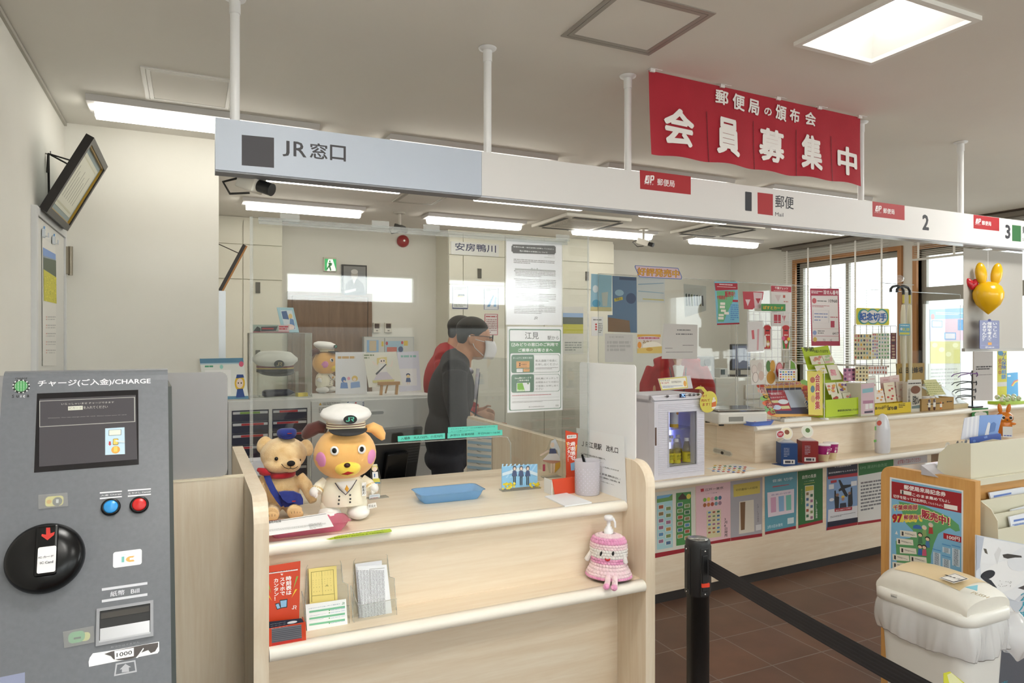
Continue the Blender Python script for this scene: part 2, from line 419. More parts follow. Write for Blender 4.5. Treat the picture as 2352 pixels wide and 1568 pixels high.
# ceiling with the recess of the square light left open
SKX0,SKX1,SKY0,SKY1=2.12,2.51,1.50,1.895
b=MB(m='ceilpaint')
b.box(XL-.15,YF-.15,HC,SKX0,7.5,HC+.1);b.box(SKX1,YF-.15,HC,XR+.2,7.5,HC+.1)
b.box(SKX0,YF-.15,HC,SKX1,SKY0,HC+.1);b.box(SKX0,SKY1,HC,SKX1,7.5,HC+.1)
struct(b,'ceiling')
b=MB(m='wallpaper');b.box(XL-.12,YF-.1,0,XL,YB,HC);struct(b,'wall_left')
b=MB(m='#b9b5ac');b.box(XL,YF,HC-.018,XL+.012,4.25,HC-.002);struct(b,'trim_1')
b=MB(m='wallpaper');b.box(XL,4.25,0,.147,6.7,HC);struct(b,'wall_closet')
b=MB(m='wallpaper');b.box(XL,YB,0,4.40,YB+.35,HC);struct(b,'wall_back')
b=MB(m='wallpaper');b.box(4.40,7.20,0,XR+.14,7.35,HC);struct(b,'wall_recess')
def holed(name,axis,a0,a1,lo,hi,holes,m='wallpaper'):
 """wall slab between a0..a1 across its axis, lo..hi along, with rectangular openings (l0,l1,z0,z1) side by side"""
 b=MB(m=m)
 def bx(l0,l1,z0,z1):
  if l1-l0<1e-4 or z1-z0<1e-4:return
  if axis=='x':b.box(a0,l0,z0,a1,l1,z1)
  else:b.box(l0,a0,z0,l1,a1,z1)
 cols=sorted({h[:2]for h in holes});c=lo
 for l0,l1 in cols:
  bx(c,l0,0,HC);z=0
  for h in sorted([h for h in holes if h[:2]==(l0,l1)],key=lambda q:q[2]):
   bx(l0,l1,z,h[2]);z=h[3]
  bx(l0,l1,z,HC);c=l1
 bx(c,hi,0,HC)
 return struct(b,name)
W1,W2,W3=(4.74,6.07,.95,2.50),(2.95,4.53,.95,2.48),(-.75,1.35,.98,2.25)
holed('wall_right','x',XR,XR+.14,YF-.1,7.20,[W3,W2,W1])
LB=[(-.35,.55),(.86,2.28),(2.62,4.05),(4.4,5.9)]
holed('wall_lobby','y',YF-.14,YF,XL,XR,[(a,c,z0,z1)for a,c in LB for z0,z1 in((.10,1.74),(1.94,2.29))])
for i,(a,c)in enumerate(LB):
 f=MB(m='#b8bcc0:.35')
 for z0,z1 in((.10,1.74),(1.94,2.29)):
  f.box(a,YF-.1,z0,a+.04,YF-.05,z1);f.box(c-.04,YF-.1,z0,c,YF-.05,z1);f.box(a+.04,YF-.1,z0,c-.04,YF-.05,z0+.04);f.box(a+.04,YF-.1,z1-.04,c-.04,YF-.05,z1)
 o=struct(f,'window_%d'%(i+4),(a,YF,0))
 p=MB(m='pane')
 for z0,z1 in((.14,1.70),(1.98,2.25)):p.box(a+.04,YF-.078,z0,c-.04,YF-.072,z1)
 p.build('pane',o)
# side windows: brown wooden lining, grey sash, panes
for i,(W,rails)in enumerate(((W1,()),(W2,((1.96,2.10),)),(W3,()))):
 y0,y1,z0,z1=W;f=MB(m='#b07a48:.45');t=.045
 f.box(XR-.03,y0-t,z0-t,XR+.1,y0,z1+t);f.box(XR-.03,y1,z0-t,XR+.1,y1+t,z1+t);f.box(XR-.03,y0,z1,XR+.1,y1,z1+t);f.box(XR-.05,y0,z0-t,XR+.1,y1,z0)
 o=struct(f,'window_%d'%(i+1),(XR,y0,0))
 s=MB(m='#9a968c:.4')
 for u0,u1,v0,v1 in((y0,y0+.05,z0,z1),(y1-.05,y1,z0,z1),(y0+.05,y1-.05,z0,z0+.05),(y0+.05,y1-.05,z1-.06,z1)):s.box(XR+.05,u0,v0,XR+.09,u1,v1)
 if not rails:s.box(XR+.05,(y0+y1)/2-.02,z0+.05,XR+.09,(y0+y1)/2+.02,z1-.06)
 for r0,r1 in rails:s.box(XR+.04,y0+.05,r0,XR+.095,y1-.05,r1)
 s.build('sash',o)
 g=MB(m='pane');g.box(XR+.068,y0+.05,z0+.05,XR+.073,y1-.05,z1-.06);g.build('pane',o)
# dark slot in the ceiling where the blinds hang
b=MB(m='#4a3c30');b.box(XR-.22,2.7,HC-.006,XR-.02,6.3,HC-.001);struct(b,'trim_2')
def blind(name,label,y0,y1,zb,tilt,pitch):
 t=T(name,label,'blind',(XR-.12,(y0+y1)/2,HC-.01))
 h=MB(m='#8b8378');h.box(XR-.16,y0,HC-.05,XR-.08,y1,HC-.008);h.build('head_rail',t)
 s=MB(m='#cfcbc2:.5');z=HC-.07
 while z>zb:
  dz,dx=.0125*math.sin(tilt),.0125*math.cos(tilt)
  s.add([(XR-.12-dx,y0,z-dz),(XR-.12+dx,y0,z+dz),(XR-.12+dx,y1,z+dz),(XR-.12-dx,y1,z-dz)],[(0,1,2,3)]);z-=pitch
 s.build('slats',t,mods=[('solid',.0008,0)])
 c=MB(m='#f2f0ea:.7')
 n=5
 for i in range(n):
  yy=y0+.06+(y1-y0-.12)*i/(n-1);c.box(XR-.1355,yy-.011,zb,XR-.1345,yy+.011,HC-.05)
 c.build('ladder_tape',t)
 r=MB(m='#cfcbc2');r.box(XR-.14,y0,zb-.02,XR-.1,y1,zb);r.build('bottom_rail',t)
blind('venetian_blind','grey venetian blind let down over the window near the back corner',4.78,6.16,1.30,.22,.028)
blind('venetian_blind','grey venetian blind drawn up short above the window beside the roller screen',2.97,4.5,2.38,.35,.018)
# white door in the left wall
Y0,Y1,ZD=3.46,4.16,2.085
f=MB(m='#d9dadb:.4');f.box(XL,Y0-.035,0,XL+.02,Y0,ZD+.035);f.box(XL,Y1,0,XL+.02,Y1+.035,ZD+.035);f.box(XL,Y0,ZD,XL+.02,Y1,ZD+.035)
dr=struct(f,'door_1',(XL,Y0,0))
l=MB(m='#d6d5d0:.5');l.box(XL,Y0+.003,.01,XL+.012,Y1-.003,ZD-.003);l.build('door_leaf',dr)
hp=yp(141,600,4.245)
h=MB(m='#8f8778:.35:.8');h.cyl(XL+.035,4.20,hp.z-.075,hp.z+.075,.011);h.box(XL+.012,4.165,hp.z-.07,XL+.03,4.21,hp.z+.07);h.build('hinge',dr)
# brown door in the back recess
x0,x1,zt=.90,1.65,2.0
f=MB(m='brown_door');f.box(x0-.04,YB-.03,0,x0,YB,zt+.04);f.box(x1,YB-.03,0,x1+.04,YB,zt+.04);f.box(x0,YB-.03,zt,x1,YB,zt+.04)
d2=struct(f,'door_2',(x0,YB,0))
l=MB(m='brown_door');l.box(x0+.004,YB-.02,.01,x1-.004,YB,zt-.004);l.build('door_leaf',d2)
h=MB(m='#b9b9b4:.3:.9');h.tube([(x0+.08,YB-.02,.98),(x0+.08,YB-.06,.98),(x0+.19,YB-.06,.98)],.009);h.build('door_handle',d2)
# built-in cupboards along the back wall
def cupboard(label,x0,x1,yf,vs,hs,handles):
 t=T('built_in_cupboard',label,'cupboard',(x0,YB,0))
 b=MB(m='cupboard');b.box(x0,yf+.02,0,x1,YB,HC-.002);b.build('carcass',t)
 xs=[x0]+vs+[x1];zs=[.05]+hs+[HC-.03]
 for i in range(len(xs)-1):
  for j in range(len(zs)-1):
   d=MB(m='cupboard');d.box(xs[i]+.004,yf,zs[j]+.004,xs[i+1]-.004,yf+.02,zs[j+1]-.004);o=d.build('door',t)
   for hx,hz in handles:
    if xs[i]<hx<xs[i+1]and zs[j]<hz<zs[j+1]:
     k=MB(m='#55534c:.4:.6');k.box(hx-.02,yf-.012,hz-.05,hx+.02,yf,hz+.05);k.build('handle',o)
 return t
YC=6.60
xa=yp(557.8,600,6.75).x
cupboard('cream cupboards built into the recess behind the cased cap',.15,.785,6.75,[xa],[yp(560,641,6.75).z,yp(560,561,6.75).z],[(xa+.13,2.05),(xa+.13,1.42)])
cv=[yp(1064,600,YC).x,yp(1090,600,YC).x+.35,yp(1250,600,YC).x]
cupboard('wide cream cupboards behind the two standing men',2.39,4.40,YC,cv,[yp(1100,655,YC).z,yp(1100,588,YC).z],[(yp(1101,628,YC).x,yp(1101,628,YC).z),(yp(1348,634,YC).x,yp(1348,634,YC).z)])
# ceiling lamps: long bodies with a glowing diffuser
LAMP='#fffbf0:.4:0:7.5'
def lamp(label,x0,x1,y):
 t=T('ceiling_lamp',label,'ceiling lamp',((x0+x1)/2,y,HC),'fluorescent lamps of the office ceiling')
 b=MB(m='#c9c6c4:.5');b.prism([(y-.11,HC-.001),(y+.11,HC-.001),(y+.10,HC-.03),(y-.10,HC-.03)],'x',x0,x1);b.build('body',t)
 d=MB(m=LAMP);d.prism([(y-.055,HC-.031),(y+.055,HC-.031),(y+.05,HC-.06),(y+.03,HC-.078),(y-.03,HC-.078),(y-.05,HC-.06)],'x',x0+.03,x1-.03,None,True);d.build('diffuser',t)
for nm,x in(('long ceiling lamp left of the sign board, above the bare corner',-.44),('long ceiling lamp half hidden behind the middle of the sign board',1.0),('long ceiling lamp behind the sign board under the left half of the red banner',2.43),('long ceiling lamp behind the sign board under the right half of the red banner',3.86)):
 lamp(nm,x,x+1.06,3.81)
for nm,x in(('lit lamp just under the left end of the sign board beside a camera',.40),('lit lamp just under the joint of the grey and white sign boards',1.93),('lit lamp just under the first red plate and the numeral one',3.46),('lit lamp under the sign board nearest the window blinds',5.0)):
 lamp(nm,x,x+1.0,4.82)
for nm,x in(('deepest row lamp above the cased cap',.38),('deepest row lamp right of the hanging camera and above the station name plate',1.92),('deepest row lamp crossing behind the second hanging camera',3.45),('deepest row lamp nearest the far corner of the room',4.93)):
 lamp(nm,x,x+.98,5.93)
# added fill lamps, out of view, to brighten the counter fronts: shallow square fittings
for i,(x,y)in enumerate(FILL_LAMPS):
 t=T('fill_lamp','square lamp of the lobby ceiling outside the picture','ceiling light',(x,y,HC),'lobby ceiling lamps behind the camera')
 b=MB(m='#efeeea:.5');b.box(x-.21,y-.21,HC-.02,x+.21,y+.21,HC-.001);b.build('rim',t);b=MB(m='#fffdf6:.4:0:%g'%FILL_GLOW);b.box(x-.18,y-.18,HC-.024,x+.18,y+.18,HC-.02);b.build('diffuser',t)
# square recessed light of the lobby
t=T('recessed_light','square recessed ceiling light glowing above the red banner','ceiling light',((SKX0+SKX1)/2,(SKY0+SKY1)/2,HC))
b=MB(m='#efeeea:.5');e=.022
for q in((SKX0-e,SKY0-e,SKX1+e,SKY0),(SKX0-e,SKY1,SKX1+e,SKY1+e),(SKX0-e,SKY0,SKX0,SKY1),(SKX1,SKY0,SKX1+e,SKY1)):b.box(q[0],q[1],HC-.016,q[2],q[3],HC+.002)
b.build('rim',t)
b=MB(m='#f3f2ee:.6');c0=.05
zt=HC+.12
A=[(SKX0,SKY0),(SKX1,SKY0),(SKX1,SKY1),(SKX0,SKY1)];B=[(SKX0+c0,SKY0+c0),(SKX1-c0,SKY0+c0),(SKX1-c0,SKY1-c0),(SKX0+c0,SKY1-c0)]
b.loft([[(x,y,HC)for x,y in A],[(x,y,zt)for x,y in B]],None,False,False);b.build('reflector',t)
b=MB(m='#fffdf6:.4:0:3.6');b.box(SKX0+c0,SKY0+c0,zt,SKX1-c0,SKY1-c0,zt+.01);b.build('diffuser',t)
b=MB(m='ceilpaint');b.box(SKX0-.03,SKY0-.03,HC+.14,SKX1+.03,SKY1+.03,HC+.16);b.build('housing',t)
# inspection hatches in the ceiling
def hatch(label,x0,x1,y0,y1,m='#a5a098:.4:.35'):
 t=T('ceiling_hatch',label,'ceiling hatch',((x0+x1)/2,(y0+y1)/2,HC))
 b=MB(m=m);e=.017
 for k,z in((0,.004),(e+.002,.004)):
  X0,X1,Y0_,Y1_=x0+k,x1-k,y0+k,y1-k
  b.box(X0,Y0_,HC-z,X1,Y0_+e,HC);b.box(X0,Y1_-e,HC-z,X1,Y1_,HC);b.box(X0,Y0_+e,HC-z,X0+e,Y1_-e,HC);b.box(X1-e,Y0_+e,HC-z,X1,Y1_-e,HC)
 b.build('frame',t)
 p=MB(m='ceilpaint');k=2*e+.003;p.box(x0+k,y0+k,HC-.003,x1-k,y1-k,HC);p.build('panel',t)
hatch('square metal rimmed ceiling hatch in front of the red banner',1.26,1.665,1.86,2.248)
hatch('pale rimmed ceiling hatch left of the leftmost hanging pole',-.19,.19,3.24,3.67,'#d8d6d0:.5')
hatch('small ceiling hatch seen under the sign board between two lit lamps',1.5,1.85,5.1,5.5,'#b5b1a8:.5')
# ceiling air conditioners
def aircon(label,x0,x1,y0,y1):
 t=T('air_conditioner',label,'air conditioner',((x0+x1)/2,(y0+y1)/2,HC))
 b=MB(m='#d9d6cd:.5');b.box(x0,y0,HC-.035,x1,y1,HC-.001);b.build('panel',t,bv=.01)
 g=MB(m='#bdb9b0:.5')
 for i in range(9):g.box(x0+.14,y0+.14+i*(y1-y0-.28)/9,HC-.042,x1-.14,y0+.14+(i+.7)*(y1-y0-.28)/9,HC-.035)
 g.build('intake_grille',t)
 for q in((x0+.1,y0+.03,x1-.1,y0+.075),(x0+.1,y1-.075,x1-.1,y1-.03),(x0+.03,y0+.1,x0+.075,y1-.1),(x1-.075,y0+.1,x1-.03,y1-.1)):
  k=MB(m='#2b2926:.6');k.box(q[0],q[1],HC-.038,q[2],q[3],HC-.0345);k.build('outlet_slot',t)
aircon('ceiling air conditioner with dark outlet slots right of the joint lamp',3.02,3.72,5.28,5.98)
aircon('paler ceiling air conditioner further right above the numeral one',4.50,5.15,5.05,5.72)
# security cameras
def cctv(label,p,top,ang,L=.13,col='#d8d4ca:.4'):
 t=T('security_camera',label,'security camera',(p.x,p.y,top))
 m=MB(m='#b9b5ab:.4');m.cyl(p.x,p.y,top-.012,top,.05);m.cyl(p.x,p.y,p.z+.03,top-.012,.012);m.build('mount',t)
 X=Matrix.Translation(p)@Matrix.Rotation(ang,4,'Z')@Matrix.Rotation(.35,4,'X')
 b=MB(X,col);b.box(-.03,-L/2,-.03,.03,L/2,.03);b.build('body',t,bv=.006)
 l=MB(X@Matrix.Rotation(PI/2,4,'X'),'#1b1b1c:.3');l.cyl(0,0,L/2,L/2+.05,.022);l.build('lens',t)
 c=MB(X,'#24221f');c.tube([(-.02,L/2,0),(-.05,L/2+.03,-.03),(-.06,.02,-.06),(-.03,-.03,-.035)],.004);c.build('cable',t)
cctv('beige security camera close under the left end of the sign board',yp(576,419,2.535),yp(576,419,2.535).z+.055,.9,.075)
cctv('security camera hanging above the red alarm bell',dp(918,524,6.1),HC,0.3,.11,'#3c3b39:.4')
cctv('security camera hanging above the pink sales sign',dp(1478,556,7.0),HC,.5)
# ================================================================ hanging sign board and banner
YS=2.43;SX0,SJ=.074,1.014;SZ0,SZ1=2.112,2.281
def poles(t,xs):
 for x in xs:
  p=MB(m='#e9e9ea:.35');p.cyl(x,YS+.035,SZ1,HC-.012,.0155);p.cyl(x,YS+.035,HC-.055,HC-.012,.018);o=p.build('hanging_pole',t)
  q=MB(m='#e4e4e5:.4');q.lathe([(.036,HC-.001),(.034,HC-.006),(.016,HC-.012)],x,YS+.035);q.build('ceiling_flange',o)
t=T('hanging_sign','pale blue grey sign board with a dark square reading JR窓口','sign',(SX0,YS,SZ0))
b=MB(m='#bcc5d4:.45');b.box(SX0,YS,SZ0,SJ,YS+.07,SZ1)
s=Sh(PL((SX0,YS,SZ0)),(480,0,.2976),mb=b)
s.p([(253,1040),(502,1063),(502,1295),(253,1275)],'#3a383e');s.t('J',568,1082,622,1210,'#3a383e',.012);s.t('R',652,1090,752,1216,'#3a383e',.012);s.t('窓',778,1098,915,1234,'#3a383e',.016);s.t('口',934,1115,1056,1248,'#3a383e',.016)
b.build('board',t)
k=MB(m='#8d8f96');k.box(SX0,YS+.004,SZ0-.006,SJ,YS+.066,SZ0);k.build('bottom_rail',t)
poles(t,[yp(541,100,YS).x])
t=T('hanging_sign','long white sign board numbering the postal windows 1 to 3','sign',(SJ,YS,SZ0))
b=MB(m='#dedcdb:.45');b.box(SJ+.001,YS,SZ0,XR-.01,YS+.07,SZ1)
s=Sh(PL((SJ,YS,SZ0)),(1240,0,.4728),mb=b)
RD='#a81c26'
def plate(s,P,tx):
 s.p(P,RD)
s.p([(485,825),(733,857),(733,945),(487,917)],RD);jp_mark(s,508,852,556,890,'#f4f0f0',RD);s.t('P O S T',508,889,552,900,'#f4f0f0',.01);s.t('郵便局',570,866,654,910,'#f4f0f0',.012)
s.t('1',997,930,1029,1026,'#33343c',.012);s.p([(1057,934),(1132,943),(1132,1047),(1058,1038)],RD);s.t('郵便',1143,946,1233,1018,'#33343c',.01);s.t('Mail',1143,1030,1183,1053,'#33343c')
s.zoom=(1960,420,1/6)
s.p([(262,254),(705,312),(706,514),(264,462)],RD);jp_mark(s,300,315,388,392,'#f4f0f0',RD);s.t('P O S T',296,396,384,420,'#f4f0f0',.01);s.t('郵便局',410,345,566,436,'#f4f0f0',.012)
s.t('2',950,432,1042,656,'#33343c',.035)
s.p([(1655,437),(2010,484),(2010,664),(1655,626)],RD);jp_mark(s,1682,492,1758,560,'#f4f0f0',RD);s.t('P O S T',1678,564,1752,584,'#f4f0f0',.01);s.t('郵便局',1770,518,1898,594,'#f4f0f0',.012)
s.t('3',2092,572,2164,774,'#33343c',.035);s.p([(2187,578),(2310,592),(2310,810),(2188,800)],'#2f6b3c');s.t('貯金',2330,596,2530,720,'#33343c',.02);s.t('Savings',2330,760,2450,820,'#33343c')
b.build('board',t)
k=MB(m='#b9bac2:.3:.5');k.box(SJ,YS+.004,SZ0-.006,XR-.01,YS+.066,SZ0);k.build('bottom_rail',t)
poles(t,[yp(1128,200,YS).x,yp(1453,250,YS).x,yp(1991,350,YS).x,yp(2221,400,YS).x,5.6])
# red cloth banner taped to the ceiling
A=yp(1490,150,2.36);Bq=yp(1976,282,2.40)
t=T('cloth_banner','red cloth banner with white brushed lettering taped under the ceiling','banner',((A.x+Bq.x)/2,2.38,HC))
ang=math.atan2(Bq.y-A.y,Bq.x-A.x);wid=(Bq-A).length;zt,zb=HC-.008,2.338
nx,nz=90,14;vs,fs=[],[]
for j in range(nz+1):
 for i in range(nx+1):
  u=i/nx;v=j/nz
  off=.006*math.sin(u*31)*v+.008*math.sin(u*12+1)*v-.012*v*v
# hem: strips hang at slightly different heights
  zz=zt+(zb-zt)*v+(.008*math.sin(u*5*PI)**2 if j==nz else 0)
  vs.append((A.x+(Bq.x-A.x)*u+.02*v*(.5-u),A.y+(Bq.y-A.y)*u+off,zz))
slits=[int(nx*q)for q in(.24,.445,.665,.84)]
for j in range(nz):
 for i in range(nx):
  fs.append((j*(nx+1)+i,j*(nx+1)+i+1,(j+1)*(nx+1)+i+1,(j+1)*(nx+1)+i))
b=MB(m='banner_red');b.add(vs,fs,None,True)
for q in slits:
 for j in range(5,nz):
  p=Vector(vs[j*(nx+1)+q]);p2=Vector(vs[(j+1)*(nx+1)+q]);b.add([p+Vector((-.0016,-.003,0)),p+Vector((.0016,-.003,0)),p2+Vector((.0022,-.003,0)),p2+Vector((-.0022,-.003,0))],[(0,1,2,3)],'#6d0d1c')
# letters, each laid on the cloth
def cloth_text(bm,ch,x0,y0,x1,y1,bold):
 pl=PL(A+Vector((0,-.001,0)),ang);s=Sh(pl,(1240,0,.4728));u0,v0,u1,v1=s.bx(x0,y0,x1,y1);g,f=glyphs(ch,bold)
 ax=min(p[0]for p in g);bx_=max(p[0]for p in g);ay=min(p[1]for p in g);by=max(p[1]for p in g)
 out=[]
 for p in g:
  a=(p[0]-ax)/(bx_-ax);c=(p[1]-ay)/(by-ay)
# brush slant: verticals lean and swell a little
  uu=u0+(u1-u0)*(a+.05*(c-.5));vv=v0+(v1-v0)*(c+.06*(.5-a))
  P=s.w((uu,vv),0);fu=min(max(uu/wid,0),1);fv=min(max((zt-P.z)/(zt-zb),0),1)
  off=.006*math.sin(fu*31)*fv+.008*math.sin(fu*12+1)*fv-.012*fv*fv
  out.append(P+Vector((0,off-.0035-.0003*p[2],0)))
 bm.add(out,f,'#f2eeec:.8')
for ch,x0,y0,x1,y1 in(('会',602,515,742,722),('員',852,566,958,768),('募',1062,616,1184,800),('集',1268,650,1358,834),('中',1438,706,1530,862)):cloth_text(b,ch,x0,y0,x1,y1,.035)
for ch,x0,y0,x1,y1 in(('郵',850,432,912,516),('便',932,452,992,544),('局',1010,478,1064,562),('の',1088,520,1124,566),('頒',1142,506,1196,592),('布',1212,524,1260,600),('会',1286,540,1336,616)):cloth_text(b,ch,x0,y0,x1,y1,.03)
b.build('cloth',t)
for u in(.01,.30,.56,.77,.99):
 p=A.lerp(Bq,u);k=MB(m='#e8e2e0:.5');k.box(p.x-.012,p.y-.012,HC-.016,p.x+.012,p.y-.004,HC-.002);k.box(p.x-.012,p.y-.012,HC-.003,p.x+.05,p.y+.02,HC-.0008);k.build('tape',t)
# ================================================================ JR ticket counter
CT_,SHF=1.015,.78
PX0,PX1=.178,1.325
YC0,YSH,YR=1.905,1.80,1.938
t=T('ticket_counter','maple ticket counter with a lower bag shelf and rounded side panels','counter',(.75,2.2,0))
def nosed(x0,x1,yf,yb,ztop,th,m,mn,bev=.02):
 """shelf with a bull nose along its front edge"""
 b=MB(m=m);b.box(x0,yf+.03,ztop-th,x1,yb,ztop);o=b.build('worktop' if ztop>.9 else 'bag_shelf',t)
 n=MB(m=mn);pts=[(yf+.03,ztop),(yf+.018,ztop)]+[(yf+.018-.018*math.sin(a),ztop-th/2+(th/2)*math.cos(a))for a in[PI*i/12 for i in range(1,12)]]+[(yf+.018,ztop-th),(yf+.03,ztop-th)]
 n.prism(pts,'x',x0+.001,x1-.001,None,True);n.build('nosing',o)
nosed(PX0,PX1,YC0,2.62,CT_,.036,'maple_x','#f2ece0:.35')
nosed(PX0,PX1,YSH,YR,SHF,.036,'maple_x','#f2ece0:.35')
b=MB(m='maple_x');b.box(PX0,YR,SHF,PX1,YR+.02,CT_-.036);b.build('riser_panel',t)
b=MB(m='maple_x');b.box(PX0,YR+.03,.06,PX1,YR+.05,SHF-.036);b.build('front_panel',t)
b=MB(m='#3a322b');b.box(PX0,YR+.04,0,PX1,YR+.06,.06);b.build('kick_board',t)
def side(x0,x1,yb,label=None):
 b=MB(m='maple_z');R=.075;zt=1.157;yf=YSH+.005
 pts=[(yb,0),(yf,0),(yf,zt-R)]+[(yf+R-R*math.cos(a),zt-R+R*math.sin(a))for a in[PI/2*i/8 for i in range(1,9)]]+[(yb-.02,zt),(yb,zt-.02)]
 b.prism(pts,'x',x0,x1)
 return b.build('side_panel',t)
side(PX0-.036,PX0,2.78);side(PX1,PX1+.036,3.38)
b=MB(m='maple_z');b.box(-.62+.03,2.135,0,PX0-.036,2.165,1.155);o=b.build('wing_panel',t)
b=MB(m='#efe3c8:.4');b.box(-.59,2.133,1.155,PX0-.036,2.167,1.159);b.build('edge_band',o)
# inner desk at the back, where the monitor stands
b=MB(m='#b9b7b2:.5');b.box(PX0,2.62,.88,PX1,3.1,.91);b.box(PX0,2.62,.3,PX1,2.64,.88);b.build('staff_desk',t)
# acrylic sheets round the counter
def sheetx(name,label,y,x0,x1,z0,z1,m,rad=.02,group=None,hole=None):
 pts=rr(x0,z0,x1,z1,rad,4)
 b=MB(m=m);b.prism(pts,'y',y,y+.004)
 return one(b,name,label,'partition',(x0,y,z0),group)
sheetx('frosted_sheet','grey frosted sheet standing on the wooden wing beside the charging machine',2.148,-.58,.098,1.160,1.462,'frosted')
YA=2.33
t2=T('acrylic_screen','tall clear acrylic screen standing on the ticket counter with taped notices','screen',(.75,YA,CT_))
hx0,hx1,hz=.36,yp(1173,1060,YA).x,yp(1000,1012,YA).z
z1=1.948;b=MB(m='acrylic')
pts=[(PX0+.002,CT_),(hx0,CT_),(hx0,hz-.03)]+[(hx0+.03-.03*math.cos(a),hz-.03+.03*math.sin(a))for a in(.4,.8,1.2,1.57)]+[(hx1-.03+.03*math.sin(a),hz-.03+.03*math.cos(a))for a in(0,.4,.8,1.2,1.57)]+[(hx1,CT_),(PX1-.01,CT_),(PX1-.01,z1),(PX0+.002,z1)]
b.prism(pts,'y',YA,YA+.004);b.build('front_sheet',t2)
b=MB(m='acrylic');b.box(PX1-.014,2.14,1.02,PX1-.01,YA,z1-.005);b.build('return_sheet',t2)
b=MB(m='acrylic_edge');b.box(PX0-.006,YA-.004,CT_+.15,PX0+.003,YA+.008,z1);b.build('edge_post',t2)
b=MB(m='acrylic_edge');b.box(PX0+.02,YA-.012,z1-.01,PX1+.005,YA+.016,z1);b.box(PX0+.02,YA-.012,z1-.022,PX1+.005,YA-.009,z1-.01);b.build('top_brace',t2)
for u in(.10,.36,.52,.985):
 x=PX0+(PX1-PX0)*u;b=MB(m='acrylic_edge');b.box(x-.03,YA-.015,z1-.008,x+.03,YA-.0125,z1+.016);b.build('clip',t2)
# outline of the hand opening and the right edge catch the light
b=MB(m='acrylic_edge');b.tube([(hx0,YA,CT_+.002),(hx0,YA,hz-.03),(hx0+.012,YA,hz-.006),(hx0+.03,YA,hz),(hx1-.03,YA,hz),(hx1-.012,YA,hz-.006),(hx1,YA,hz-.03),(hx1,YA,CT_+.002)],.0022,n=6);b.build('opening_edge',t2)
b=MB(m='acrylic_edge');b.box(PX1-.015,2.135,1.02,PX1-.009,2.14,z1-.005);b.build('return_edge',t2)
# frosted and white sheets on top of the right side panel
XP=PX1+.016
b=MB(m='acrylic');b.prism(rr(1.90,1.1575,3.34,1.472,.02,4),'x',XP,XP+.004);sp=one(b,'clear_sheet','clear acrylic sheet along the top of the right side panel of the ticket counter','partition',(XP,2.6,1.157))
ya,yb_=1.875,xp(1335,1000,XP).y
b=MB(m='whitefilm');b.prism(rr(ya,1.1575,yb_,1.472,.012,4),'x',XP-.007,XP-.003);one(b,'white_sheet','milky white sheet standing on the near end of the right side panel','partition',(XP,ya,1.157))
# notices taped on the screen
YN=YA-.002
def bars(s,x0,x1,rows,dy,y,c='#55565a',seed=1):s.g(x0,y,x1,y+dy*rows,rows,c,.5,seed)
s=Sh(PL(yp(1163,745,YN)),(1160,540,.1403));t=T('paper_notice','upper white notice on the screen headed by a black bar about personal information','notice',s.O)
s.base(22,60,930,1472,'#f1f2f6',.0006)
s.p([(120,150),(810,172),(812,182),(830,190),(830,292),(815,298),(812,318),(128,294),(124,272),(104,266),(104,176),(120,170)],'#161416')
s.t('各種申込書・割引証等に記載していただく',132,178,796,240,'#f4f4f4',.02);s.t('個人情報のお取扱いについて',236,244,694,296,'#f4f4f4',.02)
s.g(700,326,812,346,1);s.t('東日本旅客鉄道株式会社',640,354,812,378,'#444444')
s.g(140,380,812,495,3);s.t('申 込 書',424,534,540,568,'#222222');s.r(160,572,826,575,'#aaaaaa');s.e(148,572,164,590,'#111111');s.g(166,576,826,700,4);s.e(148,702,164,720,'#111111');s.g(168,702,830,886,6)
s.t('割 引 証',440,926,556,958,'#222222');s.r(160,964,830,967,'#aaaaaa');s.g(160,970,830,1094,4);s.t('定期券購入用の証明書',344,1132,640,1164,'#222222');s.r(150,1170,826,1173,'#aaaaaa');s.g(150,1176,824,1296,4)
jr_mark(s,472,1334,530,1376,'#1c1c1c');s.part('sheet',t)
b=Sh((s.O-Vector((0,.0022,0)),s.U,s.V),s.zoom);b.base(5,45,945,1480,'filmbag',.0004);b.part('clear_sleeve',t)
GN='#3f7a5c'
s=Sh(PL(yp(1168,952,YN)),(1160,745,.134));t=T('paper_notice','lower green framed notice on the screen reading 江見駅から','notice',s.O)
s.base(40,45,985,1510,'#f3f4f6',.0006);s.r(66,82,958,1478,GN,.03);s.r(82,96,942,286,'#f5f6f8',.1);s.r(90,488,948,1466,'#f5f6f8',.03)
s.t('江見',338,130,576,250,'#2a2628',.01);s.t('駅から',726,196,920,264,'#2a2628',.005);s.r(82,300,945,484,'#3f8a4e')
s.r(108,318,172,376,'#f0f4f0',.15);s.r(116,326,164,368,'#3f8a4e');s.p([(124,346),(134,342),(140,354),(160,322),(168,328),(142,366)],'#f0f4f0')
s.t('みどりの窓口のご利用で',178,312,908,374,'#f4f8f4',.03);s.t('ご乗車のお客さまへ',222,406,818,470,'#f4f8f4',.03)
for y0,y1 in((512,832),(846,1170)):
 s.r(106,y0,934,y1,GN,.12);s.r(114,y0+6,926,y1-6,'#f5f6f8',.12);s.r(108,y0+2,494,y1-2,GN,.12)
s.t('きっぷでご乗車の場合',134,556,468,590,'#d8e6dc',.01);s.r(190,628,416,746,'#dca66c');s.e(236,656,262,684,'#2a2320');s.e(236,686,262,714,'#2a2320');s.t('▸0001',274,668,366,700,'#3a2a20');s.g(200,640,400,652,1,'#6a4a30');s.g(220,722,370,736,1,'#6a4a30');s.r(194,758,300,816,'#eef0f0');s.g(204,772,290,784,1);s.r(312,754,418,810,'#dca66c');s.g(330,766,404,780,1,'#6a4a30')
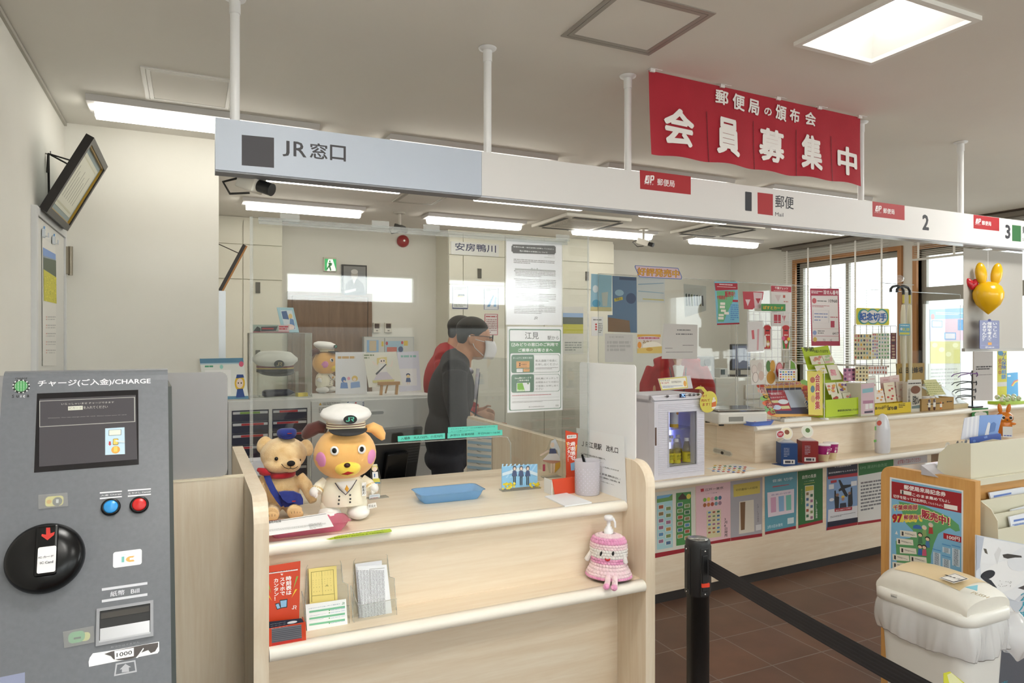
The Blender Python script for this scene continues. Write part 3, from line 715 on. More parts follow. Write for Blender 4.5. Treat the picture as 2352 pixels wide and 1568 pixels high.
s.t('有人通路で係員に',516,598,892,642,'#333333');s.t('お申し出ください',516,658,902,706,'#333333');s.g(520,728,902,772,2)
s.t('Suica等ICカードで',164,894,446,936,'#f0f6f0',.01);s.t('ご乗車の場合',210,940,410,976,'#f0f6f0',.01);s.r(196,994,424,1148,'#eceff0',.08);s.p([(206,1008),(296,1000),(338,1140),(206,1144)],'#7fbf3c');s.t('Suica',206,1110,330,1138,'#f6faf2',.02);s.e(372,994,408,1024,'#7a9a6a')
for i,q in enumerate(('改札機にタッチして','出場後みどりの窓口','で係員にお申し出く')):s.t(q,522,900+i*64,908,944+i*64,'#333333')
s.t('ださい',522,1080,650,1122,'#333333');s.g(120,1186,790,1230,1,'#b4283a',.6);s.g(120,1236,930,1274,1);s.g(120,1284,936,1348,2);s.t('東日本旅客鉄道株式会社',402,1390,672,1424,'#333333');s.t('駅長',864,1372,918,1404,'#333333');s.r(830,1414,920,1417,'#888888')
s.part('sheet',t)
b=Sh((s.O-Vector((0,.0022,0)),s.U,s.V),s.zoom);b.base(30,36,1000,1518,'filmbag',.0004);b.part('clear_sleeve',t)
def teal(label,z,P,texts,YY):
 s=Sh(PL(yp(z[0]+P[0][0]*z[2],z[1]+P[3][1]*z[2],YY)),z);s.bpoly(P,'#5fd0bd',.0005)
 for a in texts:s.t(a[0],*a[1:],'#14342e',.004)
 return s.one('label_strip',label,'label')
Z=(560,900,.2551)
teal('teal strip on the screen naming the platform ticket price 150円',Z,[(1386,398),(1812,370),(1812,420),(1388,447)],[('入場券　大人150円、小児70円',1414,384,1788,432)],YA-.002)
teal('longer teal strip on the screen giving the opening hours 9:00~16:00',Z,[(1834,370),(2328,340),(2328,388),(1834,418)],[('JR窓口 営業時間　平日9:00～16:00',1856,352,2306,404)],YA-.002)
teal('uppermost teal strip on the screen about cards not accepted',Z,[(1838,318),(2286,296),(2286,342),(1838,368)],[('クレジットカード・Suica(交通系ICカード)では',1864,306,2262,340),('きっぷは購入できません。',1866,338,2082,358)],YA-.0026)
# A4 sheet leaning on the right side panel
s=Sh(PT((PX1-.003,xp(1324,1100,PX1).y,CT_),(0,-1,0),(0,0,1)),(1060,940,.2806))
s.bpoly([(940,150),(1330,222),(1352,766),(1120,690),(960,640)],'#eef0f2',.0008)
s.sl=.2;s.t('ＪＲ江見駅　改札口',984,252,1282,362,'#1d1d1f',.015)
for q,x0,y0,x1,y1 in(('※江見駅郵便局は改札外の施設です。',978,352,1180,416),('　エキナカではございません。）',990,392,1164,440),('※最近ご旅行の場合は、ご利用いただけま',978,420,1288,508),('　は、乗り越し精算を承ります。）',1130,512,1300,580),('のＩＣ乗車券をご利用の際は、簡',1130,542,1296,606),('／入場をお願いします。',1130,580,1252,622)):s.sl=.25 if y0<500 else .3;s.t(q,x0,y0,x1,y1,'#3a3a3c',.01)
s.one('paper_sign','white paper sign about the ticket gate leaning on the right side panel','sign')
# paper timetable with blue bands on the far part of the side panel
s=Sh(PT((PX1-.003,xp(1075,1115,PX1).y,CT_+.005),(0,-1,0),(0,0,1)),(560,900,.2551))
s.bpoly([(2010,240),(2230,290),(2236,866),(2012,872)],'#e6e3dc',.0008);s.g(2060,262,2190,300,1,'#444444')
for i in range(9):
 y=380+i*56;s.p([(2016,y),(2230,y+22),(2230,y+46),(2016,y+26)],'#a9c6da');s.g(2100,y+30,2140,y+56,2,'#555555')
s.one('timetable_sheet','paper timetable with light blue bands behind the screen','notice')
# ================================================================ charging machine
PK=dp(385,838,1.45);AK,TK=math.radians(3),math.radians(23.4)
FK=fr(PK,AK,TK);pk=PL(PK,AK,TK);qk=Sh(pk)
uL=qk.q(6,900)[0];vB=-.78
t=T('charging_machine','grey card charging machine with a black insertion disc and small screen','ticket machine',(PK.x-.17,PK.y-.1,0))
b=MB(FK,'kiosk_grey');R=.022
pts=rr(uL,vB,0,0,R,5)
b.prism([(-.006,vB),(-.006,-.035)]+[(.026-.032*math.cos(a),-.032+.032*math.sin(a))for a in[PI/2*i/6 for i in range(1,7)]]+[(.075,0),(.075,vB)],'x',uL,0)
b.build('front_shell',t,bv=.012,seg=3)
b=MB(fr(PK,AK),'#3d4341:.6');dz=-PK.z;y1=.40
b.prism([(.075,-.05),(y1,-.05),(y1,dz),(-.26,dz),(-.26,dz+.62),(-.20,-.62)],'x',uL+.012,.010);b.build('cabinet',t)
s=Sh(pk,(0,820,.26786),lay=.0004);s.O=s.O+s.N*.0062
s.p([(318,312),(1185,280),(1190,920),(292,990)],'#1c1b1f:.12');s.p([(338,360),(1165,325),(1176,876),(336,940)],'#4b494e:.12')
for P in([(338,376),(1158,342),(1158,347),(338,381)],[(338,596),(1158,550),(1158,556),(338,602)],[(338,376),(344,376),(344,602),(338,602)],[(1150,342),(1158,342),(1160,556),(1152,556)]):s.p(P,'#a8a8a4:.2')
s.t('いらっしゃいませ チャージできます',526,380,978,412,'#b9b7b2:.3');s.p([(584,424),(710,418),(710,452),(584,458)],'#cfd0c4:.3');s.t('ICカード',592,426,702,450,'#57555a:.3');s.t('を入れてください',716,414,924,446,'#b9b7b2:.3')
s.t('Welcome. You can charge your IC card  Please insert your IC card',410,492,1082,528,'#a9a7a4:.3')
s.p([(902,612),(1068,602),(1072,832),(902,840)],'#b9d3e4:.3');s.r(930,620,1042,676,'#8a9498:.3',.1);s.r(936,624,1036,672,'#d8ded4:.3',.1);s.r(968,698,1016,756,'#8e7a34:.3',.2);s.r(973,703,1011,751,'#dfc15e:.3',.2);s.p([(990,712),(1068,718),(1070,738),(1020,730),(992,726)],'#c6d3da:.3');s.p([(934,724),(950,724),(950,744),(956,744),(942,762),(928,744),(934,744)],'#b8343a:.3');s.e(954,760,1030,830,'#d89c3e:.3');s.r(976,766,1008,814,'#dfc15e:.3',.15)
s.part('screen',t)
s=Sh(pk,(0,820,.26786),lay=.0004);s.O=s.O+s.N*.0062;WH='#e4e5ea:.5'
s.t('チャージ(ご入金)/CHARGE',322,176,1292,262,WH,.022)
s.part('title_lettering',t);s.mb=MB();gx,gy=182,252
s.e(106,192,258,312,'#3f4442')
for i in range(24):
 a=2*PI*i/24;s.e(gx+70*math.cos(a)-8,gy+54*math.sin(a)-7,gx+70*math.cos(a)+8,gy+54*math.sin(a)+7,'#e9ece8' if i%2 else '#1e2220',4)
s.e(122,204,242,300,'#4d9a5a')
for i in range(-2,3):
 for j in range(-3,4):
  if abs(i)*24+abs(j)*12<64:s.e(gx+i*24-4,gy+j*13-4,gx+i*24+4,gy+j*13+4,'#e9ece8',4)
s.t('CHARGE',130,176,236,194,'#2b2d2e',.02);s.t('S',102,322,122,350,'#222426',.03);s.t('u',140,326,162,348,'#222426',.03);s.t('i',176,326,184,346,'#dfe1e2',.03);s.t('c',198,326,216,346,'#dfe1e2',.03);s.t('a',230,322,252,344,'#222426',.03);s.part('green_emblem',t);s.mb=MB()
for x0,x1,y,tx in((856,1046,1144,'入金 Charge'),(1096,1294,1124,'とりけし Cancel')):
 s.p([(x0,y+14),(x1,y),(x1,y+10),(x0,y+26)],WH);s.p([(x0,y+62),(x1,y+46),(x1,y+56),(x0,y+74)],WH);s.t(tx,x0+8,y+20,x1-4,y+52,WH,.008)
s.part('button_legend',t);s.mb=MB();s.zoom=(0,1180,.2475)
for y0,y1 in((690,634),(798,738)):s.p([(945,y0),(1368,y1-4),(1368,y1+20),(945,y0+24)],'#cfd1d8')
s.part('bill_heading_rule',t);s.mb=MB();s.t('紙幣',1022,700,1158,770,'#cfd1d8',.015);s.t('Bill',1214,688,1294,740,'#cfd1d8',.02);s.t('おつりはでません',1028,1180,1296,1244,'#9b9da3',.005)
s.p([(1075,1386),(1256,1354),(1270,1464),(1058,1505)],'#b7b9bf');s.p([(1088,1398),(1244,1370),(1256,1452),(1074,1488)],'#66696f');s.p([(1164,1390),(1216,1420),(1196,1424),(1198,1462),(1130,1470),(1132,1440),(1110,1444)],'#b7b9bf')
s.part('insert_arrow',t);s.mb=MB();s.p([(0,1515),(232,1468),(232,1640),(0,1700)],'#8a90ac:.5')
s.part('lower_sticker',t)
s.zoom=(0,1180,.2475)
s=Sh(pk,(0,1180,.2475),lay=.0004);s.O=s.O+s.N*.0064
u0,v0,u1,v1=s.bx(1048,322,1316,502);s.slab(rr(u0,v0,u1,v1,.004),'#eeeef0:.4');s.r(1128,394,1154,450,'#76bcb8');s.t('⌒',1124,370,1166,386,'#b9cfd0');s.e(1168,388,1246,448,'#f0b060');s.r(1204,402,1246,428,'#eeeef0:.4');s.r(1196,388,1246,402,'#f0b060');s.r(1196,428,1246,446,'#f0b060');s.part('ic_sticker',t)
s=Sh(pk,(0,1180,.2475),lay=.0004);s.O=s.O+s.N*.0064
s.bpoly([(826,1418),(822,1372),(832,1334),(862,1292),(1060,1262),(1476,1184),(1478,1270),(1462,1292)],'#eceef2:.5');s.p([(968,1300),(1030,1276),(1330,1214),(1468,1192),(1466,1230),(1440,1274),(1400,1290),(1376,1262),(1300,1290),(1262,1330),(1180,1352),(1100,1356),(1052,1346),(1030,1318)],'#55504f:.7');s.p([(1062,1272),(1242,1240),(1242,1318),(1066,1350)],'#f2f3f5:.5');s.t('1000',1082,1264,1226,1328,'#333338',.008);s.p([(1262,1336),(1330,1242),(1336,1250),(1280,1334)],'#eceef2:.5');s.part('worn_sticker',t,)
# taped stickers
for zz,P,core in(((0,820,.26786),[(328,1180),(578,1160),(584,1276),(330,1302)],((386,1184,546,1284,'#e9e48a',.3),(398,1220,444,1260,'#e6b84a',.5),(448,1196,536,1280,'#68706a',.5),(480,1218,504,1252,'#dfe6e6',.1))),((0,1180,.2475),[(582,1092),(870,1036),(874,1190),(596,1244)],((740,1090,838,1186,'#d9dc92',.4),(632,1076,790,1208,'#7cc08e',.4),(684,1136,752,1166,'#3d5a4c',.1)))):
 s=Sh(pk,zz,lay=.0004);s.O=s.O+s.N*.0064
 for x0,y0,x1,y1,c,rad in core:s.r(x0,y0,x1,y1,c,rad)
 s.part('small_sticker',t);s.O=s.O+s.N*.002;s.mb=MB();s.bpoly(P,'tape',.0003);s.part('clear_tape',t)
# buttons
NR=Matrix.Rotation(PI/2,4,'X')
for px,py,c in((255,1166,'#2f94dc:.3'),(320,1161,'#c81e1e:.3')):
 u,v=qk.q(px,py);X=FK@Matrix.Translation((u,-.006,v))@NR
 r=MB(X,'blackpl');r.lathe([(.0155,0),(.0165,.004),(.0145,.008),(.0125,.0075)],cap=False);o=r.build('button_ring',t);k=MB(X,c);k.lathe([(.0122,.002),(.0122,.0066),(.0105,.0082),(.0005,.0086)]);k.build('button',t)
# insertion disc
u,v=qk.q(106,1283);X=FK@Matrix.Translation((u,-.006,v))@NR;rd=qk.q(197,1283)[0]-u
b=MB(X,'blackpl');b.lathe([(rd,0),(rd*1.0,.006),(rd*.96,.018),(rd*.84,.026),(rd*.5,.030),(.0005,.031)],n=48);o=b.build('insertion_disc',t)
s=Sh(PL(FK@Vector((u,-.037,v)),AK,TK),(0,1180,.2475),lay=.0004)
b=MB(FK,'blackpl');a0=s.q(310,590);a1=s.q(545,95);ou,ov=u,v
b.box(u+a0[0],-.041,v+a0[1],u+a1[0],-.030,v+a1[1]);b.build('card_slot',o,bv=.004)
s.O=s.O+s.N*.0045
s.p([(428,128),(466,126),(468,180),(508,166),(500,196),(440,244),(384,204),(388,186),(428,192)],'#c4281e:.4')
u0,v0,u1,v1=s.bx(340,292,524,556);s.face(rr(u0,v0,u1,v1,.003),'#e6e6e9:.35');s.t('IC カード',358,378,498,416,'#3a3a3e',.015);s.t('IC Card',372,430,494,468,'#3a3a3e',.015);s.part('card_label',o)
# bill slot
s=Sh(pk,(0,1180,.2475));x0,y0=s.q(922,1196);x1,y1=s.q(1394,832)
b=MB(FK,'#9a9ba0:.3:.6');e=.005
for q in((x0-e,y0-e,x1+e,y0),(x0-e,y1,x1+e,y1+e),(x0-e,y0,x0,y1),(x1,y0,x1+e,y1)):b.box(q[0],-.010,q[1],q[2],-.004,q[3])
o=b.build('bill_slot',t)
b=MB(FK,'#1b1a1b:.4');b.box(x0,-.0062,y0,x1,-.0058,y1);b.build('slot_mouth',o)
h=y1-y0;b=MB(FK,'#b7b9be:.3:.6');b.add([(x0+.001,-.0085,y0+.001),(x1-.001,-.0085,y0+.001),(x1-.001,-.0065,y0+h*.44),(x0+.001,-.0065,y0+h*.44)],[(0,1,2,3)]);b.box(x0,-.0105,y0,x1,-.0075,y0+.003);b.build('bill_tray',o)
b=MB(FK,'#3b3733:.5');b.box(x0+.002,-.0075,y0+h*.74,x1-.002,-.0062,y0+h*.93);b.build('upper_lip',o)
# ================================================================ soft toys
def face_cam(p):return-math.atan2(p[0],p[1])
def patch(b,C,R,poly,m,th=.0012,rings=5):
 """decal of outline poly (x,z) laid on the front of an ellipsoid C,R"""
 n=len(poly);mx=sum(p[0]for p in poly)/n;mz=sum(p[1]for p in poly)/n;rs=[]
 for k in range(rings+1):
  q=1-k/rings;q=max(q,.02);ring=[]
  for x,z in poly:
   X,Z=mx+(x-mx)*q,mz+(z-mz)*q;d=max(1-(X/R[0])**2-(Z/R[2])**2,.0)
   ring.append((C[0]+X,C[1]-R[1]*math.sqrt(d)-th*min(1,3*(1-q)+.15),C[2]+Z))
  rs.append(ring)
 return b.loft(rs,m,True,False)
def dog(name,label,pos,k,ang,full=True):
 """plush dog in a white captain's uniform; k metres per drawing unit"""
 X=fr(pos,ang)@Matrix.Scale(k/.0003413,4);q=.0003413
 t=T(name,label,'plush toy',pos)
 x=lambda a:(a-905)*q;z=lambda a:(1140-a)*q
 HCn,HR=(x(915),-.005,z(545)),(275*q,.082,228*q)
 b=MB(X,'felt_orange');rings=[]
 for j in range(15):
  a=PI*j/14;a=min(max(a,.03),PI-.03);zz=-math.cos(a);w_=math.sin(a)**.8*(1.0+.06*(-zz))
  if zz<-.3:w_*=1-.12*(-.3-zz)
  rings.append([(HCn[0]+HR[0]*w_*math.cos(2*PI*i/28),HCn[1]+HR[1]*w_*math.sin(2*PI*i/28),HCn[2]+HR[2]*zz)for i in range(28)])
 b.loft(rings);h=b.build('head',t)
 PR=(HR[0]*1.0,HR[1]*1.015,HR[2]*1.0)
 def rel(poly):return[(x(a)-HCn[0],z(c)-HCn[2])for a,c in poly]
 for ex in(812,1045):
  b=MB(X,'#f2f0ec:.3');patch(b,HCn,PR,rel(circ(ex,488,36,39,20)),'#f2f0ec:.3',.004);o=b.build('eye',h)
  b=MB(X,'#0b0a0b:.2');patch(b,HCn,PR,rel(circ(ex-2,486,25,27,18)),'#0b0a0b:.2',.0058);b.build('pupil',o)
 for cx,rx in((700,42),(1138,42)):
  b=MB(X);patch(b,HCn,PR,rel(circ(cx,578,rx,74,22)),'#ea9acb:.9',.003);b.build('cheek',h)
 b=MB(X,'felt_yellow');M_C=(x(925),HCn[1]-.066,z(648));M_R=(112*q,.028,72*q);b.ell(M_C,M_R);mz=b.build('muzzle',h)
 b=MB(X,'#3b1a12:.4');b.ell((x(915),M_C[1]-.026,z(610)),(28*q,.008,21*q));b.build('nose',mz)
 b=MB(X);patch(b,M_C,(M_R[0]*1.01,M_R[1]*1.03,M_R[2]*1.01),[(x(a)-M_C[0],z(c)-M_C[2])for a,c in((865,688),(920,662),(976,680),(920,697))],'#b3241c:.8',.002,3);b.build('mouth',mz)
 for nm,m,pts,r0 in(('ear','felt_brown',[(752,.01,330),(690,.02,312),(620,.025,338),(575,.025,382),(556,.02,410)],(40,58,64,48,18)),('ear','felt_orange',[(1100,.01,340),(1165,.02,335),(1215,.025,368),(1248,.025,415),(1262,.02,452)],(30,50,56,44,18))):
  b=MB(X,m);b.tube([(x(a),y,z(c))for a,y,c in pts],[v*q for v in r0],n=14);b.build(nm,h)
# cap
 b=MB(X,'felt_white');rings=[]
 for rx,ry,cz,yo,tilt in((162,.058,262,0,0),(215,.072,222,0,.0),(228,.078,196,0,0),(205,.07,160,.004,0),(130,.045,128,.006,0),(10,.004,119,.006,0)):
  rings.append([(x(922)+rx*q*math.cos(2*PI*i/32),HCn[1]+.006+yo+ry*math.sin(2*PI*i/32),z(cz)+.10*ry*math.sin(2*PI*i/32))for i in range(32)])
 b.loft(rings);c=b.build('cap',t)
 b=MB(X)
 for z0,z1,m in((318,300,'#efe6c8:.8'),(300,293,'#5d1420:.8'),(293,280,'#efe6c8:.8'),(280,273,'#5d1420:.8'),(273,262,'#efe6c8:.8')):
  b.lathe([(172*q,z(z0)),(172*q,z(z1))],x(922),HCn[1],m,32,.92,cap=False)
 b.build('hat_band',c)
 b=MB(X,'#2b2b2d:.7');rings=[]
 for f_ in(0,.5,1):
  rings.append([(x(930)+(165+0*f_)*q*math.cos(a),HCn[1]-.050-.034*f_*math.sin(-a)-.004,z(300)-(12+48*f_*math.sin(-a))*q)for a in[-PI*i/16 for i in range(17)]])
 b.loft(rings,None,True,False,False);b.build('visor',c,mods=[('solid',.002,0)])
 b=MB(X,'#151617:.4');yb=HCn[1]-.069;b.prism([(x(945)+58*q*math.cos(a),z(224)+38*q*math.sin(a))for a in[2*PI*i/24 for i in range(24)]],'y',yb-.004,yb)
 s=Sh((X@Vector((0,yb-.0044,0)),(X.to_3x3()@Vector((1,0,0))).normalized(),Vector((0,0,1))),wh=(100*k,100*k,100,100),mb=MB())
 s.q=lambda a,c_:((a-905)*k,(1140-c_)*k);jr_mark(s,908,202,978,240,'#58c0a4:.5');b.build('cap_badge',c)
 s.mb.build('monogram',c)
# body, clothes
 b=MB(X,'felt_cream');rings=[]
 for rx,ry,cz in((192,.052,1000),(200,.055,960),(196,.056,900),(188,.054,840),(172,.05,790),(120,.04,748)):
  rings.append([(x(905)+rx*q*math.cos(2*PI*i/28),.002+ry*math.sin(2*PI*i/28),z(cz))for i in range(28)])
 b.loft(rings);BC,BR=(x(905),.002,z(880)),(200*q,.0565,300*q)
 jk=b.build('jacket',t)
 for sx_ in(-1,1):
  b=MB(X,'felt_cream');cx=905+sx_*112;b.lathe([(88*q,z(1042)),(96*q,z(1010)),(90*q,z(975))],x(cx),0,None,20,.9);b.build('trouser_leg',t)
  b=MB(X,'felt_white');b.ell((x(905+sx_*125),-.012,z(1074)),(100*q,.048,66*q));b.build('shoe',t)
  b=MB(X,'felt_cream');sh=905+sx_*160;b.tube([(x(sh),.0,z(785)),(x(905+sx_*215),-.006,z(830)),(x(905+sx_*238),-.016,z(868))],[38*q,46*q,50*q],n=14);sl=b.build('sleeve',t)
  b=MB(X,'#d8b878:.8')
  for f_ in(.0,.22):b.tube([(x(905+sx_*(226+10*f_)),-.010-.008*f_,z(848+30*f_)),(x(905+sx_*(228+10*f_)),-.011-.008*f_,z(852+30*f_))],50.5*q,n=16)
  b.build('cuff_stripe',sl)
  b=MB(X,'felt_white')
  b.ell((x(905+sx_*262),-.020,z(866)),(38*q,.016,44*q),R=(0,sx_*-.5,0))
  for f_ in range(4):b.ell((x(905+sx_*(250+14*f_-8)),-.028+.003*f_,z(900-8*f_)),(13*q,.008,22*q),R=(0,sx_*-.3,0))
  b.build('hand',t)
 b=MB(X);PB=(BR[0]*1.0,BR[1]*1.03,BR[2])
 rb=lambda P:[(x(a)-BC[0],z(c)-BC[2])for a,c in P]
 patch(b,BC,PB,rb([(830,778),(1000,770),(956,836),(912,882),(866,832)]),'#f4f2ee:.9',.003);b.build('shirt_front',jk)
 b=MB(X,'#1f2a44:.8');f3=lambda a,c:(x(a),BC[1]-PB[1]*math.sqrt(max(1-((x(a)-BC[0])/PB[0])**2-((z(c)-BC[2])/PB[2])**2,0))-.003,z(c))
 b.tube([f3(*p)for p in((820,782),(856,836),(910,888),(960,836),(1008,768))],3.6*q,n=6);b.build('lapel_piping',jk)
 b=MB(X);patch(b,BC,PB,rb([(918,798),(940,836),(922,868),(898,838)]),'#e8ab3c:.8',.006,3);b.build('tie',jk)
 for a,c in((855,900),(853,932),(850,966),(948,893),(950,928),(948,957)):
  b=MB(X,'#191a1d:.4');p=f3(a,c);b.ell(p,(8.5*q,.002,8.5*q),seg=12,rings=6);b.build('coat_button',jk)
 if full:
  s=Sh(PL(X@Vector((x(1052),BC[1]-.049,z(916))),ang+.32),wh=(40*k,118*k,40,118));s.base(0,0,40,118,'#f3f2ef',.001);s.tv('駅長犬',2,26,24,108,'#222222',.02);s.g(26,12,34,108,14);s.part('name_tag',jk)
  s=Sh(PL(X@Vector((x(1108),-.03,z(1046))),ang-.2),wh=(80*k,58*k,80,58));s.bpoly([(0,16),(72,0),(80,44),(6,58)],'#f4f3f0',.0008);s.t('駅長犬',8,20,70,46,'#333333');s.part('cloth_label',t)
 return t
pd=gp(790,1191,CT_);kd=.2551*dep(pd)/F
dog('plush_dog','orange plush dog in captain uniform standing beside the teddy on the counter',pd,kd,face_cam(pd)+.06)
def teddy(pos,k,ang):
 X=fr(pos,ang);t=T('teddy_bear','tan teddy bear with a blue cap and satchel sitting on the counter','plush toy',pos)
 x=lambda a:(a-480)*k;z=lambda a:(1480-a)*k
 hc,hr=(x(455),-.0,z(505)),(370*k,.062,292*k)
 b=MB(X,'fur')
 b.ell(hc,hr);b.ell((x(565),-.048,z(640)),(165*k,.034,125*k));b.ell((x(390),-.018,z(640)),(250*k,.048,150*k))
 b.ell((x(150),.012,z(345)),(118*k,.016,150*k),R=(0,.35,0));b.ell((x(832),.016,z(425)),(100*k,.016,150*k),R=(0,-.3,0))
 b.ell((x(430),.012,z(1080)),(290*k,.056,330*k));b.ell((x(430),.008,z(820)),(200*k,.046,120*k))
 b.tube([(x(690),.0,z(890)),(x(810),-.012,z(1030)),(x(880),-.028,z(1180)),(x(925),-.04,z(1290))],[105*k,105*k,92*k,66*k],n=14)
 b.tube([(x(190),.0,z(880)),(x(120),-.012,z(1010)),(x(95),-.026,z(1120)),(x(110),-.036,z(1230))],[105*k,105*k,92*k,66*k],n=14)
 b.tube([(x(330),.0,z(1350)),(x(290),-.05,z(1390)),(x(275),-.085,z(1385))],[110*k,105*k,122*k],n=14);b.tube([(x(530),.0,z(1350)),(x(600),-.05,z(1380)),(x(630),-.082,z(1370))],[110*k,105*k,125*k],n=14)
 o=b.build('body',t,mods=[('remesh',.0032,4)])
 for cx,cz,a in((262,1395,.1),(640,1372,-.15)):
  b=MB(X,'#e3c08c:.95');b.ell((x(cx),-.108,z(cz)),(118*k,.006,92*k),R=(.2,0,a));so=b.build('foot_sole',t)
  c=MB(X,'#4a3522:.8')
  for i in range(4):c.tube([(x(cx-70+i*45),-.1145,z(cz-62+abs(i-1.5)*8)),(x(cx-62+i*42),-.1155,z(cz-18))],2.6*k,n=5)
  c.build('stitched_toe',so)
 b=MB(X,'#0c0a0a:.15');b.ell((x(345),-.062,z(520)),(30*k,.005,32*k));b.build('eye',o)
 b=MB(X,'#0c0a0a:.15');b.ell((x(712),-.038,z(580)),(16*k,.006,26*k));b.build('eye',o)
 b=MB(X,'#100e0f:.8');b.ell((x(570),-.083,z(588)),(64*k,.010,46*k));b.build('nose',o)
 b=MB(X,'#2d2119:.8');b.tube([(x(425),-.066,z(606)),(x(470),-.075,z(655)),(x(530),-.0835,z(672)),(x(562),-.0855,z(664)),(x(600),-.0845,z(676)),(x(650),-.079,z(664)),(x(690),-.066,z(640))],5*k,n=6);b.tube([(x(562),-.088,z(630)),(x(562),-.0865,z(664))],5*k,n=6);b.build('mouth',o)
 b=MB(X,'felt_blue');b.lathe([(120*k,z(225)),(150*k,z(190)),(160*k,z(150)),(150*k,z(100)),(110*k,z(75)),(2*k,z(68))],x(505),-.008,None,28,.8);c=b.build('cap',t)
 b=MB(X,'#1c2468:.9');b.loft([[(x(520)+122*k*math.cos(a),-.026-f_*.022*math.sin(a),z(190)-(f_*30)*k*math.sin(a))for a in[PI*i/12 for i in range(13)]]for f_ in(0,.5,1)],None,True,False,False);b.build('visor',c,mods=[('solid',.002,0)])
 b=MB(X,'#b4332e:.8');b.box(x(515),-.0345,z(146),x(585),-.0325,z(134));b.build('red_tab',c)
 b=MB(X,'felt_red');b.lathe([(196*k,z(862)),(215*k,z(835)),(212*k,z(800)),(180*k,z(776))],x(425),-.002,None,28,1.25,cap=False);sc_=b.build('scarf',t,mods=[('solid',.003,0)])
 b=MB(X,'felt_red');b.tube([(x(250),-.036,z(790)),(x(150),-.04,z(735)),(x(60),-.03,z(705))],[18*k,62*k,30*k],n=10);b.tube([(x(250),-.036,z(790)),(x(150),-.036,z(770)),(x(90),-.03,z(770))],[18*k,40*k,20*k],n=10);b.build('knot',sc_)
 b=MB(X,'felt_blue');b.strip([(x(190),-.03,z(790)),(x(235),-.046,z(905)),(x(300),-.058,z(1040)),(x(380),-.062,z(1170)),(x(460),-.064,z(1280))],95*k,.0025,None,(1,0,.45));st=b.build('satchel',t)
 pts=[(x(a),z(c))for a,c in((380,1040),(470,1030),(610,1045),(720,1100),(755,1180),(755,1262),(690,1268),(600,1225),(520,1225),(440,1160))]
 b=MB(X,'felt_blue');b.prism(pts,'y',-.082,-.070);b.build('flap',st,bv=.003)
 pts=[(x(a),z(c))for a,c in((400,1100),(500,1100),(740,1180),(755,1266),(700,1282),(470,1300),(420,1220))]
 b=MB(X,'#1c2468:.9');b.prism(pts,'y',-.0705,-.058);b.build('pouch',st,bv=.003)
 b=MB(X,'#b4332e:.8');b.box(x(585),-.0845,z(1205),x(640),-.0825,z(1190));b.build('red_tab',st)
pt_=gp(655,1181,CT_)+Vector((0,0,.005));teddy(pt_,.138*dep(pt_)/F,face_cam(pt_))
# crocheted bottle cover on the lower shelf
pb=gp(1398,1329,SHF);kb=.2806*dep(pb)/F;X=fr(pb,face_cam(pb)-.25)
t=T('pump_bottle','pink crocheted doll cover on a white pump bottle on the lower shelf','bottle',pb)
x=lambda a:(a-1205)*kb;z=lambda a:(1395-a)*kb
b=MB(X,'#e9eaf0:.3');b.lathe([(60*kb,z(1395)),(86*kb,z(1388)),(92*kb,z(1350)),(92*kb,z(1300))],0,0,None,24,.75);b.lathe([(92.5*kb,z(1376)),(93*kb,z(1360))],0,0,'#2b3f8e:.3',24,.75,cap=False);b.build('bottle',t)
def knit(prof,per,m):
 """rows of raised stitches around the shape"""
 b=MB(X,m);pr=[]
 for i in range(len(prof)-1):
  (r0,z0),(r1,z1)=prof[i],prof[i+1];n=4
  for j in range(n):f_=j/n;pr.append(((r0+(r1-r0)*f_)+12*math.sin(PI*f_),z0+(z1-z0)*f_))
 pr.append(prof[-1]);n=per*4
 return b.lathe([(r*kb,z(c))for r,c in pr],0,0,None,n,.78,lambda i,j:6.5*kb*math.cos(2*PI*i/4+(PI if(j//4)%2 else 0)),False)
for nm,m,prof in(('collar_row','yarn_pale',[(44,1022),(78,1032),(104,1044)]),('cap_rows','yarn_pink',[(104,1044),(124,1062),(132,1092)]),('face_rows','yarn_pale',[(132,1092),(135,1112),(136,1132)]),('face_rows','yarn_white',[(136,1132),(136,1156),(134,1180),(131,1204)]),('waist_rows','yarn_pink',[(131,1204),(129,1226),(129,1248)]),('waist_rows','yarn_pale',[(129,1248),(133,1272)]),('skirt','yarn_pale',[(133,1272),(148,1300),(164,1328),(170,1346)]),('skirt_hem','yarn_pink',[(170,1346),(176,1366)])):
 knit(prof,34,m).build(nm,t,mods=[('solid',.002,-1)])
bw=MB(X,'#f0eff2:.3');bw.lathe([(38*kb,z(1040)),(38*kb,z(988)),(26*kb,z(984)),(26*kb,z(968)),(16*kb,z(966)),(16*kb,z(914)),(37*kb,z(912)),(37*kb,z(884)),(30*kb,z(876)),(1*kb,z(874))],0,0,None,24);bw.tube([(x(1210),0,z(896)),(x(1244),0,z(900)),(x(1258),0,z(925)),(x(1260),0,z(968))],[13*kb,12*kb,9*kb,8*kb],n=10);bw.build('pump',t)
for a0,c0,a1,c1,nm in((1072,1178,1022,1254,'arm'),(1336,1176,1352,1242,'arm')):
 b=MB(X,'yarn_white');n=12;P=[(x(a0+(a1-a0)*i/n),-.012,z(c0+(c1-c0)*i/n))for i in range(n+1)];b.tube(P,[(20+2.5*(i%2))*kb for i in range(n)]+[9*kb],n=12);b.build(nm,t)
